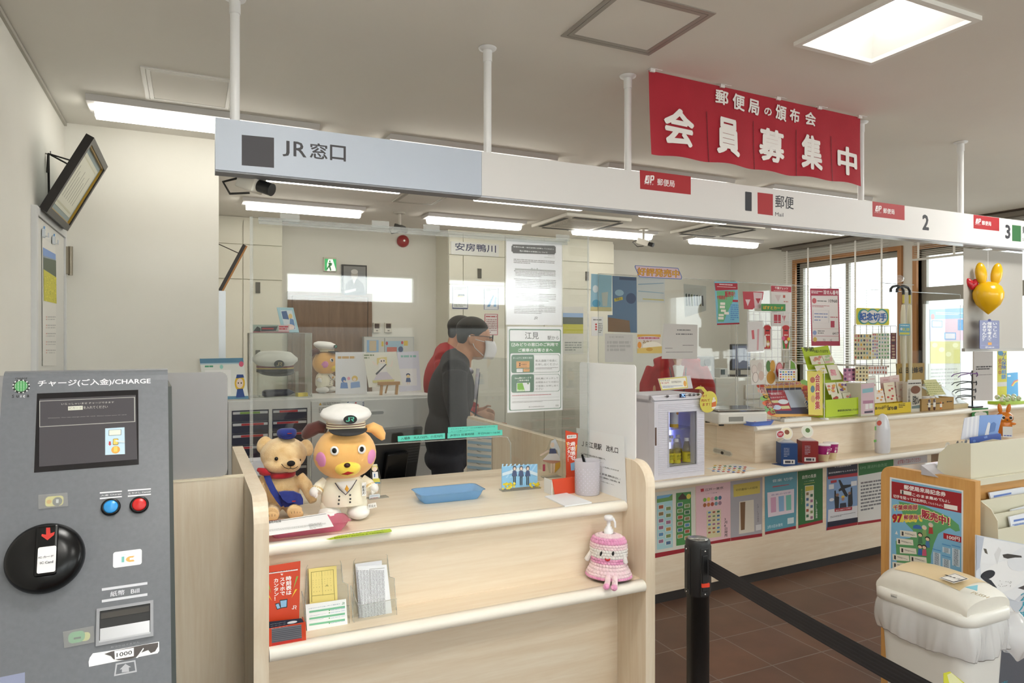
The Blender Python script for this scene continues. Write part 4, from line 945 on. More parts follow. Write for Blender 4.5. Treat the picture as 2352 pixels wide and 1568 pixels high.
for a0,a1,c1 in((1232,1250,1432),(1288,1312,1424)):
 b=MB(X,'yarn_pale');n=12;yv=-.048;P=[(x(a0+(a1-a0)*i/n),yv-.045*i/n,max(z(1330+(c1-1330)*i/n),.0125))for i in range(n+1)];b.tube(P,[(22+2*(i%2))*kb for i in range(n+1)],n=12);o=b.build('leg',t)
 b=MB(X,'yarn_pink');b.ell((P[-1][0],P[-1][1]-.006,.010),(27*kb,.011,24*kb));b.build('foot',o)
for a,c in((1172,1160),(1268,1150)):
 b=MB(X,'#141214:.4');yy=-math.sqrt(max(.01,1-(x(a)/(140*kb))**2))*140*kb*.78-.004;b.ell((x(a),yy,z(c)),(10*kb,.003,20*kb),R=(0,.25,0));b.build('eye',t)
b=MB(X,'#c0202a:.6');yy=-140*kb*.78-.005;b.tube([(x(1206),yy+.001,z(1192)),(x(1216),yy,z(1202)),(x(1228),yy,z(1205)),(x(1240),yy,z(1200)),(x(1248),yy+.001,z(1188))],[3*kb,8*kb,9*kb,8*kb,3*kb],n=8);b.build('mouth',t)
# ================================================================ things on the ticket counter
def tray(name,label,p,w_,d_,h,m,ang=0,flare=.02,mat=None,cat='tray'):
 t=T(name,label,cat,p);b=MB(fr(p,ang),m)
 def ring(x_,y_,zz,r):return[(a,c,zz)for a,c in rr(-x_,-y_,x_,y_,r,4)]
 W,D=w_/2,d_/2
 b.loft([ring(W-flare,D-flare,.001,.015),ring(W-flare*.6,D-flare*.6,h*.45,.018),ring(W-.006,D-.006,h-.001,.02),ring(W,D,h,.022),ring(W-.007,D-.007,h-.003,.02),ring(W-flare*.6-.003,D-flare*.6-.003,h*.45,.018),ring(W-flare-.003,D-flare-.003,.004,.015)],None,True,True)
 b.build('dish',t)
 if mat:
  b=MB(fr(p,ang),mat);b.box(-W+flare+.012,-D+flare+.01,.004,W-flare-.012,D-flare-.01,.009)
  for i in range(26):b.box(-W+flare+.014+i*(2*W-2*flare-.03)/26,-D+flare+.01,.009,-W+flare+.014+(i+.5)*(2*W-2*flare-.03)/26,D-flare-.01,.0115)
  b.build('ridged_mat',t)
 return t
pb_=gp(1030,1146,CT_);tray('cash_tray','translucent blue cash tray with a ridged mat on the ticket counter',(pb_.x,pb_.y,CT_),.235,.125,.034,'bluetray',-.02,.022,'#9c9a7e:.8')
pp=(.297,1.982,CT_);tray('cash_tray','pink tray holding a printed form in front of the teddy bear',pp,.232,.112,.030,'pinktray',.03,.024)
s=Sh(PT((.192,1.938,CT_+.036),(1,.03,0),(0,.95,.31)),(560,900,.2551));s.bpoly([(180,1172),(740,1094),(816,1216),(190,1296)],'#f0f1f3',.0008);s.p([(184,1180),(740,1102),(742,1106),(184,1185)],'#777777')
s.t('ご意見の記録',200,1150,330,1190,'#444444');s.g(400,1130,700,1160,1);s.g(200,1184,740,1260,4,'#888888',.3);s.g(600,1180,700,1240,5,'#9a9a9a',.3);s.one('printed_form','white printed form lying in the pink tray','form')
s=Sh(PT((.35,1.93,CT_+.0005),(1,0,0),(0,1,0)),(580,1140,.2551));s.bpoly([(662,384),(770,352),(1240,288),(1256,312),(1240,318),(700,388)],'#b9d431',.0004);s.t('レシートをお受け取りください',770,296,1206,352,'#2f3a14',.01);s.t('Please receive a receipt.',740,314,1186,378,'#2f3a14',.01);s.one('receipt_sticker','yellow green sticker on the counter edge asking to take the receipt','sticker')
# picture stand with flowers
po=gp(1196,1124,CT_);s=Sh(PL((po.x,po.y,CT_+.002),-.05),(1060,940,.2806));t=T('picture_stand','clear picture stand with a blue striped card and yellow flowers','picture stand',s.O)
s.base(330,446,622,650,'#8ec4ea',.003)
for i in range(9):s.p([(332+i*34,446),(346+i*34,446),(332+i*34-60 if i>1 else 332,560),(332+i*34-74 if i>2 else 331,560)]if i>2 else[(332+i*34,446),(346+i*34,446),(338+i*30,470),(332+i*26,470)],'#a9d4f2')
s.p([(332,520),(480,470),(620,520),(620,545),(480,500),(332,545)],'#cfe2f0')
for cx in(432,486,540):
 s.p([(cx-22,545),(cx+22,545),(cx+14,500),(cx-14,500)],'#4a5a80');s.r(cx-10,545,cx-3,618,'#3a3a42');s.r(cx+3,545,cx+10,618,'#3a3a42');s.e(cx-15,458,cx+15,502,'#5b5f6b');s.e(cx-9,470,cx+9,498,'#e8d0c0')
for i in range(46):
 R=random.Random(i);cx=R.choice((R.uniform(335,435),R.uniform(556,650)));cy=R.uniform(600,650);s.e(cx-9,cy-9,cx+9,cy+9,R.choice(('#e8d534','#f2e25a','#d8c428')),8)
s.part('card',t);b=MB(fr(s.O,-.05),'acrylic_edge');b.box(-.075,-.012,-.002,.075,.025,.002);b.build('foot',t)
# standing figure plate and red leaflet box
po=gp(1268,1098,CT_)+Vector((0,.02,0));s=Sh(PL((po.x,po.y,CT_+.003),-.1),(1060,940,.2806));t=T('figure_stand','clear standing plate of a long haired figure behind the red leaflet box','figure',s.O)
s.bpoly([(726,250),(770,236),(800,300),(830,380),(800,460),(770,520),(720,520),(700,440),(640,380),(700,330)],'acrylic',.003);s.p([(735,258),(768,240),(796,300),(826,378),(800,396),(780,330),(745,330),(724,300)],'#d5dce8');s.e(728,268,760,312,'#ecd6c8');s.p([(722,320),(768,320),(780,360),(716,362)],'#44507a');s.p([(712,362),(784,360),(816,420),(740,440),(664,412)],'#e9e6ec');s.p([(664,412),(816,420),(808,432),(740,446),(668,424)],'#c08a7a');s.p([(706,330),(722,340),(664,374),(644,382),(640,372)],'#ecd6c8');s.r(728,440,742,520,'#ecd6c8');s.r(750,440,764,520,'#ecd6c8');s.p([(768,440),(830,420),(800,480),(760,520)],'#d8a93c');s.r(664,448,684,506,'#c84a6a');s.part('plate',t)
b=MB(fr(s.O,-.1),'acrylic_edge');b.box(-.03,-.012,-.003,.05,.02,.001);b.build('foot',t)
OR='#cf4522:.45'
def leaflet_box(label,zoom,front,back,tilt,inner,texts,small=None):
 """card display: standing back board, low tray with leaflets"""
 (fy,fP,ftop),(by,bP)=front,back
 pl=PL(yp(zoom[0]+bP[3][0]*zoom[2],zoom[1]+bP[3][1]*zoom[2],by),0,tilt);s=Sh(pl,zoom);t=T('leaflet_box',label,'leaflet display',(pl[0].x,fy,pl[0].z));s.bpoly(bP,OR,.002);texts(s);s.part('back_board',t)
 s=Sh(PL(yp(zoom[0]+fP[3][0]*zoom[2],zoom[1]+fP[3][1]*zoom[2],fy)),zoom);s.bpoly(fP,OR,.002);inner(s);s.part('front',t)
 f3=[s.w(s.q(*p),0)for p in fP];sl=Sh(pl,zoom)
 b=MB(m=OR);xs=(f3[0].x,f3[1].x);z0=min(p.z for p in f3);z1=max(p.z for p in f3)
 b.box(xs[0],fy+.002,z0,xs[0]+.002,by+.01,z1-.005,'#e8e6e4' if xs[0]>.6 else OR);b.box(xs[1]-.002,fy+.002,z0,xs[1],by+.01,z1-.005);b.box(xs[0],fy+.002,z0,xs[1],by+.01,z0+.002);b.build('tray_sides',t)
 return t,xs,z0,z1
def tx(s):
 s.r(130,652,408,700,'#f2efee',.25);s.p([(250,694),(276,694),(266,712)],'#f2efee');s.t('ご自由にお取りください',146,648,396,690,'#222222',.02)
 s.tv('時刻表は',300,712,350,890,'#f6f2f0',.03);s.tv('スマホで',246,722,292,896,'#f6f2f0',.03);s.tv('カンタン！',190,732,236,942,'#f6f2f0',.03)
 for P,c in(([(126,765),(142,762),(168,872)],'#7fae4a'),([(396,718),(412,716),(364,842)],'#7fae4a'),([(130,878),(142,874),(176,940)],'#e8c83a'),([(384,836),(402,832),(350,912)],'#e8c83a')):s.p(P,c)
 s.p([(244,930),(316,920),(312,998),(250,1006)],'#2f343a');s.p([(250,938),(308,930),(305,990),(256,998)],'#8fbfe2');s.p([(202,964),(238,954),(258,1006),(220,1018)],'#2f343a');s.p([(208,972),(234,962),(250,1000),(224,1010)],'#8fbfe2');jr_mark(s,354,980,396,1014,'#f4f0ee')
def inn(s):
 s.bpoly([(128,1130),(440,1096),(460,1130),(128,1190)],'#1c2036',.001);s.t('時刻表は',160,1128,300,1150,'#f0f0f0',.02);s.t('スマホで',160,1146,300,1168,'#f0f0f0',.02);s.t('カンタン!!',162,1164,316,1188,'#f0f0f0',.02);s.e(312,1112,402,1150,'#e6e6ea')
 s.p([(172,1190),(440,1150),(444,1290),(174,1340)],'#6e6f78')
 for i in range(14):y=1196+i*8;s.p([(174,y),(440,y-40),(440,y-37),(174,y+3)],'#4a4a54' if i%2 else '#8b8c94')
 s.p([(174,1318),(440,1272),(444,1290),(174,1342)],'#c42a20');s.t('ご自由にお取りください。',216,1324,398,1364,'#f4e6e0',.01)
leaflet_box('orange leaflet box with phone pictures at the left end of the lower shelf',(580,1140,.2551),(1.822,[(126,1190),(478,1128),(484,1308),(134,1382)],0),(1.862,[(110,632),(432,580),(420,1110),(132,1170)]),.10,inn,tx)
def tx2(s):
 s.r(862,206,940,240,'#f2efee',.25);s.t('ご自由にお取りください',866,210,936,232,'#222222',.02);s.tv('時刻表は',904,262,930,420,'#f6f2f0',.03);s.tv('スマホで',886,268,908,412,'#f6f2f0',.03);s.tv('カンタン！',866,262,886,430,'#f6f2f0',.03)
 s.p([(856,270),(862,268),(878,340)],'#e8c83a');s.p([(936,290),(944,290),(934,350)],'#e8c83a');s.p([(892,440),(928,430),(924,498),(896,500)],'#8fbfe2')
inn2=lambda s:None
t,xs,z0,z1=leaflet_box('small red leaflet box beside the pen cup on the ticket counter',(1060,940,.2806),(gp(1290,1135,CT_).y,[(742,572),(926,552),(928,688),(764,700)],0),(gp(1290,1135,CT_).y+.05,[(852,172),(954,196),(930,552),(858,552)]),.06,inn2,tx2)
# pen cup with pens
pc=gp(1349,1134,CT_);k=dep(pc)/F;t=T('pen_cup','translucent perforated pen cup in front of the gate sign','pen cup',pc)
b=MB(fr(pc),'milky');b.lathe([(.004,.002),(27*k,.001),(27.5*k,.004),(29.5*k,76*k),(30.5*k,78*k),(28.5*k,78*k),(26.5*k,.006),(.004,.005)],n=32);b.build('cup',t)
b=MB(fr(pc),'#dedbe9:.5')
for j in range(11):
 for i in range(18):
  a=2*PI*(i+.5*(j%2))/18;zz=(9+j*5.2)*k;r=(27.8+1.6*zz/(76*k))*k+.0002;h=1.35*k;c0=Vector((r*math.cos(a),r*math.sin(a),zz));ta=Vector((-math.sin(a),math.cos(a),0))*h;up=Vector((0,0,h));b.add([c0-ta-up*0,c0-up,c0+ta,c0+up],[(0,1,2,3)])
b.build('perforation',t)['kind']='stuff'
b=MB(fr(pc),'blackpl');b.tube([(.018,.006,.008),(-.014,-.004,70*k),(-.026,-.008,92*k)],[.0035,.0045,.004],n=10);one(b,'pen','black pen leaning in the perforated cup','pen',pc)
b=MB(fr(pc),'#3c4048:.4');b.tube([(.012,.012,.008),(-.006,.006,72*k),(-.012,.004,86*k)],.004,n=10);b.add([(-.0075,.002,74*k),(-.0035,.001,74*k),(-.0105,-.001,86*k),(-.0145,0,86*k)],[(0,1,3,2)],'#b9bcc0:.3:.8');one(b,'pen','grey clip pen standing behind the black pen in the cup','pen',pc)
# note pad
c=[gp(1060+a*.2806,940+y*.2806,CT_)for a,y in((682,718),(860,690),(1068,768),(845,798))];b=MB(m='#eef0f3:.6');b.add([(p.x,p.y,CT_+.004)for p in c]+[(p.x,p.y,CT_+.0003)for p in c],[(0,1,2,3)[::-1],(4,5,6,7),(0,1,5,4),(1,2,6,5),(2,3,7,6),(3,0,4,7)]);one(b,'note_pad','blank white note pad lying in front of the pen cup','note pad',c[0])
# clear form holders on the lower shelf
def holder(label,zoom,yb,tilt,outline,front,forms):
 p0=yp(zoom[0]+outline[-1][0]*zoom[2],zoom[1]+outline[-1][1]*zoom[2],yb);pl=PL((p0.x,yb,SHF+.003),0,tilt);s=Sh(pl,zoom);t=T('form_holder',label,'form holder',(p0.x,yb,SHF))
 P=[s.q(*p)for p in outline];s.slab(P,'acrylic',.002);s.part('back_plate',t)
 e=MB(m='acrylic_edge');W=[s.w(p,2)for p in P];e.tube(W+[W[0]],.0014,n=5);e.build('edge',t)
 s2=Sh((pl[0]-Vector((0,.034,0)),pl[1],pl[2]),zoom);Q=[s2.q(*p)for p in front];s2.slab(Q,'acrylic',.002);s2.part('front_plate',t)
 e=MB(m='acrylic_edge');W2=[s2.w(p,2)for p in Q];e.tube(W2+[W2[0]],.0013,n=5);e.build('front_edge',t)
 forms(s,s2,pl,t)
def form(plane,zoom,P,c,label,vert=True,draw=None):
 s=Sh(plane,zoom);s.bpoly(P,c,.0012)
 if draw:draw(s)
 s.one('paper_form',label,'form')
def dr_y(s):
 s.p([(526,680),(728,655),(730,658),(528,684)],'#8d7e3a');s.p([(526,680),(530,680),(536,950),(531,950)],'#8d7e3a');s.p([(724,656),(728,656),(742,930),(738,930)],'#8d7e3a');s.p([(620,672),(623,672),(634,890),(631,890)],'#a4934a');s.p([(536,892),(740,872),(740,875),(536,896)],'#8d7e3a')
 for i in range(7):s.tv('｜‥：・・',544+i*26,684-i*3,556+i*26,880-i*3,'#7d6f32')
 s.tv('様',660,790,680,812,'#6a5e28')
def dr_w(s):
 for i in range(9):s.g(952+i*28,660,960+i*28,1120,40,'#8c8c92',.5,i)
 s.p([(1052,652),(1188,640),(1188,644),(1052,656)],'#999999');s.p([(1052,652),(1055,652),(1062,896),(1058,896)],'#999999');s.p([(1060,894),(1110,890),(1112,893),(1060,898)],'#999999')
def fA(s,s2,pl,t):
 z=s.zoom;form((pl[0]-Vector((0,.012,0)),pl[1],pl[2]),z,[(504,652),(756,622),(768,1000),(518,1030)],'#ecd985','yellow slips standing in the left form holder',True,dr_y)
 q=Sh((pl[0]-Vector((0,.0375,0)),pl[1],pl[2]),z);q.bpoly([(476,972),(842,922),(858,1172),(494,1232)],'#eef2f2',.001)
 q.t('JR東日本の主なお問い合わせ電話番号',504,962,788,1014,'#3a6a9a',.008);jr_mark(q,804,950,828,972,'#2f8a5a')
 for y in(1004,1066,1120):q.p([(510,y+26),(832,y-22),(832,y-4),(510,y+44)],'#7ac09a')
 for y,n in((1018,'050-2016-1600'),(1040,'050-2016-1601'),(1088,'050-2016-1651'),(1134,'050-2016-1603')):q.t(n,704,y-18,832,y+8,'#3b6fc0',.01);q.e(686,y,698,y+12,'#4aa04a',10)
 q.g(512,1050,660,1080,2,'#4a6ea0',.4);q.g(512,1100,640,1118,1,'#4a6ea0',.4);q.g(516,1150,850,1222,6,'#8a9298',.35)
 q.one('contact_card','white and green phone number card on the front of the left form holder','card')
def fB(s,s2,pl,t):
 z=s.zoom;o=pl[0]
 form((o-Vector((0,.008,0)),pl[1],pl[2]),z,[(924,606),(1164,574),(1190,1100),(966,1140)],'#e9eaf0','rear white slips standing in the right form holder')
 form((o-Vector((0,.014,0)),pl[1],pl[2]),z,[(940,632),(1208,612),(1264,1116),(1000,1164)],'#eef0f5','front white printed slips standing in the right form holder',True,dr_w)
ZH=(580,1140,.2551)
holder('left clear form holder with yellow slips on the lower shelf',ZH,1.915,.16,[(480,850),(486,640),(500,606),(520,596),(760,566),(786,572),(798,600),(812,770),(858,790),(872,1180),(850,1196),(510,1248),(486,1240),(470,1200)],[(442,850),(500,1040),(870,980),(872,1186),(494,1250)],fA)
holder('right clear form holder with white slips on the lower shelf',ZH,1.915,.16,[(914,770),(912,580),(930,554),(1190,516),(1212,526),(1232,722),(1276,734),(1300,1110),(1290,1124),(960,1178),(920,1160),(900,1110)],[(884,800),(952,984),(1296,920),(1302,1118),(950,1180),(906,1120)],fB)
# ================================================================ left wall: certificate, calendar
n0=xp(83,487,XL+.004);f0=xp(135,523,XL+.004);W_=f0.y-n0.y;zb=(n0.z+f0.z)/2
tl=math.radians(27);H_=.385
t=T('framed_picture','black framed certificate tilted out from the left wall above the door','picture',(XL,n0.y,zb))
sN=PT((XL+.03,n0.y,zb),(0,1,0),(math.sin(tl),0,math.cos(tl)))
def fw(u,v,n):return sN[0]+sN[1]*u+sN[2]*v+Vector((math.cos(tl),0,-math.sin(tl)))*n
def slabF(b,u0,v0,u1,v1,n0_,n1_,m=None):
 P=[fw(u,v,n)for n in(n0_,n1_)for v in(v0,v1)for u in(u0,u1)];b.add(P,[(0,2,3,1),(4,5,7,6),(0,1,5,4),(2,6,7,3),(0,4,6,2),(1,3,7,5)],m)
b=MB(m='#1b1614:.35');e=.028
for q in((0,0,W_,e),(0,H_-e,W_,H_),(0,e,e,H_-e),(W_-e,e,W_,H_-e)):slabF(b,*q,-.02,.014)
b.build('frame',t)
b=MB(m='#b7923f:.3:.8')
for q in((e,e,W_-e,e+.006),(e,H_-e-.006,W_-e,H_-e),(e,e,e+.006,H_-e),(W_-e-.006,e,W_-e,H_-e)):slabF(b,*q,-.004,.008)
b.build('gilt_edge',t)
b=MB(m='#9fb0b3:.6');slabF(b,e,e,W_-e,H_-e,-.012,-.002);slabF(b,e+.03,e+.03,W_-e-.03,H_-e-.03,-.002,-.0005,'#dfe0d0');slabF(b,e+.05,e+.045,W_-e-.05,H_-e-.045,-.0005,.0002,'#d3d2bb');slabF(b,e+.058,e+.053,W_-e-.058,H_-e-.053,.0002,.0006,'#e3e3d4')
for i in range(7):slabF(b,e+.1+i*.045,e+.08,e+.104+i*.045,H_-e-.09-.02*(i%3),.0006,.001,'#77776e')
b.build('certificate',t)
hk=xp(104,352,XL);tp=fw(W_*.3,H_*.72,-.02);tp2=fw(W_*.7,H_*.72,-.02)
b=MB(m='#17140f:.7');b.tube([tuple(tp),(hk.x+.012,hk.y,hk.z),tuple(tp2)],.004,n=6);b.tube([(hk.x+.012,hk.y,hk.z),(hk.x+.01,hk.y+.02,hk.z-.10),(hk.x+.012,hk.y+.015,hk.z-.22)],.005,n=6);b.tube([(hk.x+.012,hk.y,hk.z),(hk.x+.01,hk.y-.015,hk.z-.09)],.005,n=6);b.build('cord',t)
b=MB(m='#8d8a84:.3:.9');b.tube([(XL,hk.y,hk.z),(XL+.02,hk.y,hk.z-.005),(XL+.02,hk.y,hk.z+.012)],.003);b.build('hook',t)
# calendar on the door
s=Sh(PT((XL+.016,xp(97,835,XL).y,xp(97,835,XL).z),(0,1,0),(0,0,1)),(0,250,.3828));t=T('wall_calendar','long photo calendar with yellow flowers hanging on the white door','calendar',s.O)
s.bpoly([(254,770),(332,826),(338,1540),(258,1540)],'#dedcd6',.0015);s.p([(257,830),(333,872),(338,1168),(262,1150)],'#8d9aa8');s.p([(257,830),(333,872),(334,905),(258,878)],'#7c9bd2');s.p([(259,890),(335,910),(336,1010),(260,960)],'#55604f');s.p([(260,962),(336,1010),(338,1168),(262,1150)],'#c9c23a')
R=random.Random(3)
for i in range(60):
 a=R.uniform(264,332);c=R.uniform(1000,1150);s.r(a,c,a+6,c+8,R.choice(('#e0d840','#b3b23a','#d8cf55')))
for j in range(5):
 for i in range(6):s.g(276+i*10,1240+j*50,283+i*10,1270+j*50,2,'#a0a0a0' if i else '#c98a80')
s.part('sheets',t)
for x_,y_ in((262,742),(322,785)):
 p=xp(x_*.3828,250+y_*.3828,XL+.02);b=MB(m='#d9dfe6:.2');b.box(p.x-.004,p.y-.012,p.z-.02,p.x+.006,p.y+.012,p.z+.015);b.tube([(p.x+.006,p.y,p.z-.015),(p.x+.018,p.y,p.z-.02),(p.x+.018,p.y,p.z)],.003);b.box(p.x-.003,p.y+.014,p.z-.02,p.x+.002,p.y+.024,p.z+.03,'#6f9fd0');b.build('clip',t)
# closet side: whiteboard edge and a tilted frame
b=MB(m='#e6e8ea:.4');b.box(.150,4.42,.85,.186,5.5,1.83);t=T('whiteboard','whiteboard on the closet side seen edge on','whiteboard',(.147,4.9,1.3));b.build('board',t);b=MB(m='#c2c5c9:.3:.6');b.box(.148,4.395,.84,.19,4.42,1.85);b.build('frame_edge',t)
t=T('framed_picture','wooden frame tilted out over the whiteboard, seen edge on','picture',(.147,5.1,1.9));b=MB(m='#241c16:.4');X=Matrix.Translation((.165,4.6,1.86))@Matrix.Rotation(math.radians(26),4,'Y');b.X=X;b.box(-.012,0,0,.008,.6,.33);b.build('frame',t);b=MB(X,'#a9743c:.5');b.box(.008,0,0,.018,.6,.33);b.build('backing',t);b=MB(m='#3a322a');b.tube([(.30,4.8,2.12),(.15,4.9,2.2)],.003);b.build('cord',t)
# ================================================================ recess wall things
def onwall(px,py,Y):return yp(px,py,Y)
p=onwall(925,554,YB);k=dep(p)/F
t=T('alarm_bell','round red alarm bell on the back wall','alarm bell',p);b=MB(Matrix.Translation(p)@Matrix.Rotation(PI/2,4,'X'),'#a5232a:.3');b.lathe([(14*k,0),(14*k,.02),(12*k,.04),(6*k,.052),(.001,.055)]);o=b.build('gong',t);b=MB(Matrix.Translation(p)@Matrix.Rotation(PI/2,4,'X'),'#c9c5c0:.3:.8');b.cyl(0,0,.055,.062,2.2*k);b.build('bolt',o)
Z3=(480,480,.2934)
s=Sh(PL(onwall(744,623,YB-.03)),Z3);t=T('exit_sign','green and white emergency exit sign on the back wall','exit sign',s.O)
s.base(898,375,998,488,'#d8d4c2:.5',.03);s.r(906,388,996,484,'#2fae62:.4:0:.5');s.p([(934,392),(968,392),(992,470),(992,484),(924,484),(924,430)],'#eef6ee:.4:0:.6');s.e(940,402,952,416,'#1d8a4a');s.p([(934,420),(954,418),(962,440),(950,446),(958,480),(948,482),(940,452),(926,476),(920,468),(938,438)],'#1d8a4a');s.p([(954,420),(966,428),(964,434),(952,428)],'#1d8a4a');s.part('lit_panel',t)
s=Sh(PL(onwall(786,680,YB-.03)),Z3);t=T('framed_picture','black framed grey portrait of a seated person on the back wall','picture',s.O)
s.base(1040,432,1236,678,'#1d1a1a:.35',.03);s.part('frame',t);s.mb=MB();s.r(1054,444,1226,670,'#8b8b8b');s.p([(1064,670),(1070,590),(1100,555),(1160,545),(1210,590),(1226,670)],'#2e3038');s.e(1112,478,1166,556,'#b9b2aa');s.e(1112,470,1166,510,'#d6d4d0');s.p([(1124,552),(1150,552),(1136,590)],'#d9d7d4');s.p([(1060,640),(1150,620),(1152,640),(1070,660)],'#cfd3da');s.part('photograph',t)
for i,x_ in enumerate((1288,1378)):
 s=Sh(PL(onwall(480+x_*.2934,480+965*.2934,YB-.03)),Z3);s.base(x_,890,x_+54,965,'#d9d3c6:.5',.03);s.r(x_+8,896,x_+46,934,'#4f3d33:.4');s.r(x_+20,946,x_+36,956,'#8b857a');s.one('wall_switch',('left' if i==0 else 'right')+' of two small wall controllers with brown windows','switch')
s=Sh(PL(onwall(1037,590,YC-.006)),(940,500,.319));s.base(300,168,645,282,'#e0e0de:.4',.006,.008);s.t('安房鴨川',330,178,624,252,'#26305a',.012);s.t('あわかもがわ  AWAKAMOGAWA',326,256,622,274,'#4a5068',.01);s.one('name_plate','white station name plate with navy lettering on the cupboard','name plate')
def poster(label,Y,z,P,bg,items=(),cat='poster',nm='wall_poster',a=0,tilt=0,group=None,pl=None):
 """items: ('r'|'e'|'t'|'g'|'p'|'v', ...)"""
 x_,y_=P[3];pl=pl or PL(yp(z[0]+x_*z[2],z[1]+y_*z[2],Y),a,tilt);s=Sh(pl,z);s.bpoly(P,bg,.001)
 for it in items:{'r':s.r,'e':s.e,'t':s.t,'g':s.g,'p':s.p,'v':s.tv,'f':s.fr}[it[0]](*it[1:])
 return s.one(nm,label,cat,group)
ZP=(940,500,.319)
def B4(x0,y0,x1,y1):return[(x0,y0),(x1,y0),(x1,y1),(x0,y1)]
YP=YC-.003
poster('white poster with a dark frame left of the suited man on the cupboard',YP,ZP,B4(308,484,424,660),'#e6e6e8',(('f',310,486,422,658,4,'#40486a'),('g',322,496,410,520,2),('r',350,548,398,566,'#2a2a30'),('r',346,562,392,572,'#d8b83a'),('g',322,620,412,642,2,'#5a6a4a'),('r',314,646,420,656,'#50587a')))
poster('white poster with a blue ladder picture above the red edged one',YP,ZP,B4(536,498,644,664),'#dfe2e8',(('f',538,500,642,662,4,'#54607f'),('g',550,508,630,530,2),('p',[(560,640),(600,560),(610,560),(580,640)],'#6a9ac8'),('p',[(606,640),(618,570),(630,570),(626,640)],'#8ab0d8')))
poster('red edged notice right of the masked man on the cupboard',YP,ZP,B4(540,690,640,846),'#e2d8d8',(('f',542,692,638,844,5,'#b0404a'),('g',552,702,630,720,1,'#b0404a'),('g',554,726,630,830,8,'#a07a7a')))
poster('photo calendar of a yellow flower field behind the post screen',YP,ZP,B4(1106,640,1254,980),'#dcdad4',(('r',1106,684,1252,720,'#8fb0dc'),('r',1106,715,1252,770,'#4c5647'),('r',1106,765,1252,834,'#c8c33a'),('g',1120,890,1240,960,4,'#9a9a9a')),'calendar','wall_calendar')
poster('white notice with three red dots beside the flower calendar',YP,ZP,B4(1312,712,1396,850),'#dadada',(('g',1324,724,1384,744,1),('e',1338,760,1352,774,'#b8383c'),('e',1338,778,1352,792,'#b8383c'),('e',1338,796,1352,810,'#b8383c'),('g',1360,756,1392,830,6)))
# ================================================================ cabinets behind the counter
YF4=4.10;ZT=1.215
cx0,cxm,cx1=yp(524,915,YF4).x,yp(714,912,YF4).x,yp(1000,908,YF4).x
t=T('letter_case','grey steel letter case with two columns of labelled dark drawers','drawer cabinet',((cx0+cxm)/2,YF4,0))
b=MB(m='steel');xm=(cx0+cxm)/2;w_=.018
b.box(cx0,YF4+.02,0,cxm-.002,YF4+.42,ZT);b.box(cx0,YF4,ZT-.05,cxm-.002,YF4+.02,ZT);b.box(cx0,YF4,0,cxm-.002,YF4+.02,.06)
for x_ in(cx0,xm-w_/2,cxm-w_-.002):b.box(x_,YF4,.06,x_+w_,YF4+.02,ZT-.05)
b.build('carcass',t)
nd=17;dz=(ZT-.11)/nd;R=random.Random(5)
for c,(x0,x1)in enumerate(((cx0+w_,xm-w_/2),(xm+w_/2,cxm-w_-.002))):
 for i in range(nd):
  z1=ZT-.052-i*dz;b=MB(m='#34364a:.3');b.box(x0+.002,YF4+.002,z1-dz+.004,x1-.002,YF4+.018,z1);b.box(x0+.006,YF4-.004,z1-.0195,x1-.006,YF4+.002,z1-.006,'#c9cace:.4')
  k=R.uniform(.15,.5);w2=(x1-x0)*R.uniform(.3,.62);m_='#b5343a:.5' if(i+c)%5 else '#7fa04a:.5'
  if(i*3+c)%4 or 1:b.box(x0+(x1-x0)*k*.6,YF4-.0052,z1-.0185,x0+(x1-x0)*k*.6+w2,YF4-.004,z1-.007,m_)
  b.build('drawer',t)
t=T('filing_cabinet','wide grey steel filing cabinet right of the letter case','cabinet',((cxm+cx1)/2,YF4,0))
b=MB(m='steel');b.box(cxm,YF4+.016,0,cx1,YF4+.45,ZT);b.build('carcass',t)
zs=[ZT-.012,yp(900,1028,YF4).z,.48,.05]
for i in range(3):
 d=MB(m='steel');d.box(cxm+.004,YF4,zs[i+1]+.004,cx1-.004,YF4+.016,zs[i]-.004);o=d.build('drawer',t,bv=.003)
 hx=yp(866,940,YF4).x;hz=zs[i]-.085;h=MB(m='#dcdcdb:.4');h.prism(rr(hx-.055,hz-.018,hx+.055,hz+.018,.016),'y',YF4-.004,YF4);h.prism(rr(hx-.04,hz-.009,hx+.04,hz+.009,.008),'y',YF4-.0046,YF4-.004,'#8f9090');h.build('handle',o)
s=Sh(PL(yp(726,970,YF4-.0012)),(500,680,.2679));s.base(860,892,1062,1010,'#dededb',.001);s.p([(880,912),(892,934),(868,934)],'#d8a83a');s.g(900,906,1050,936,2);s.g(866,944,1050,1000,4);s.part('warning_label',t)
s=Sh(PL(yp(797,932,YF4-.0012)),(500,680,.2679));s.bpoly([(1108,904),(1256,894),(1250,944),(1112,950)],'#dfe4ec',.001)
for x_ in(1108,1240):
 for j in range(3):s.p([(x_+2,908+j*14),(x_+16,904+j*14),(x_+16,911+j*14),(x_+2,915+j*14)],'#2a3a6a')
s.e(1176,906,1192,922,'#c04a50');s.part('sticker',t)
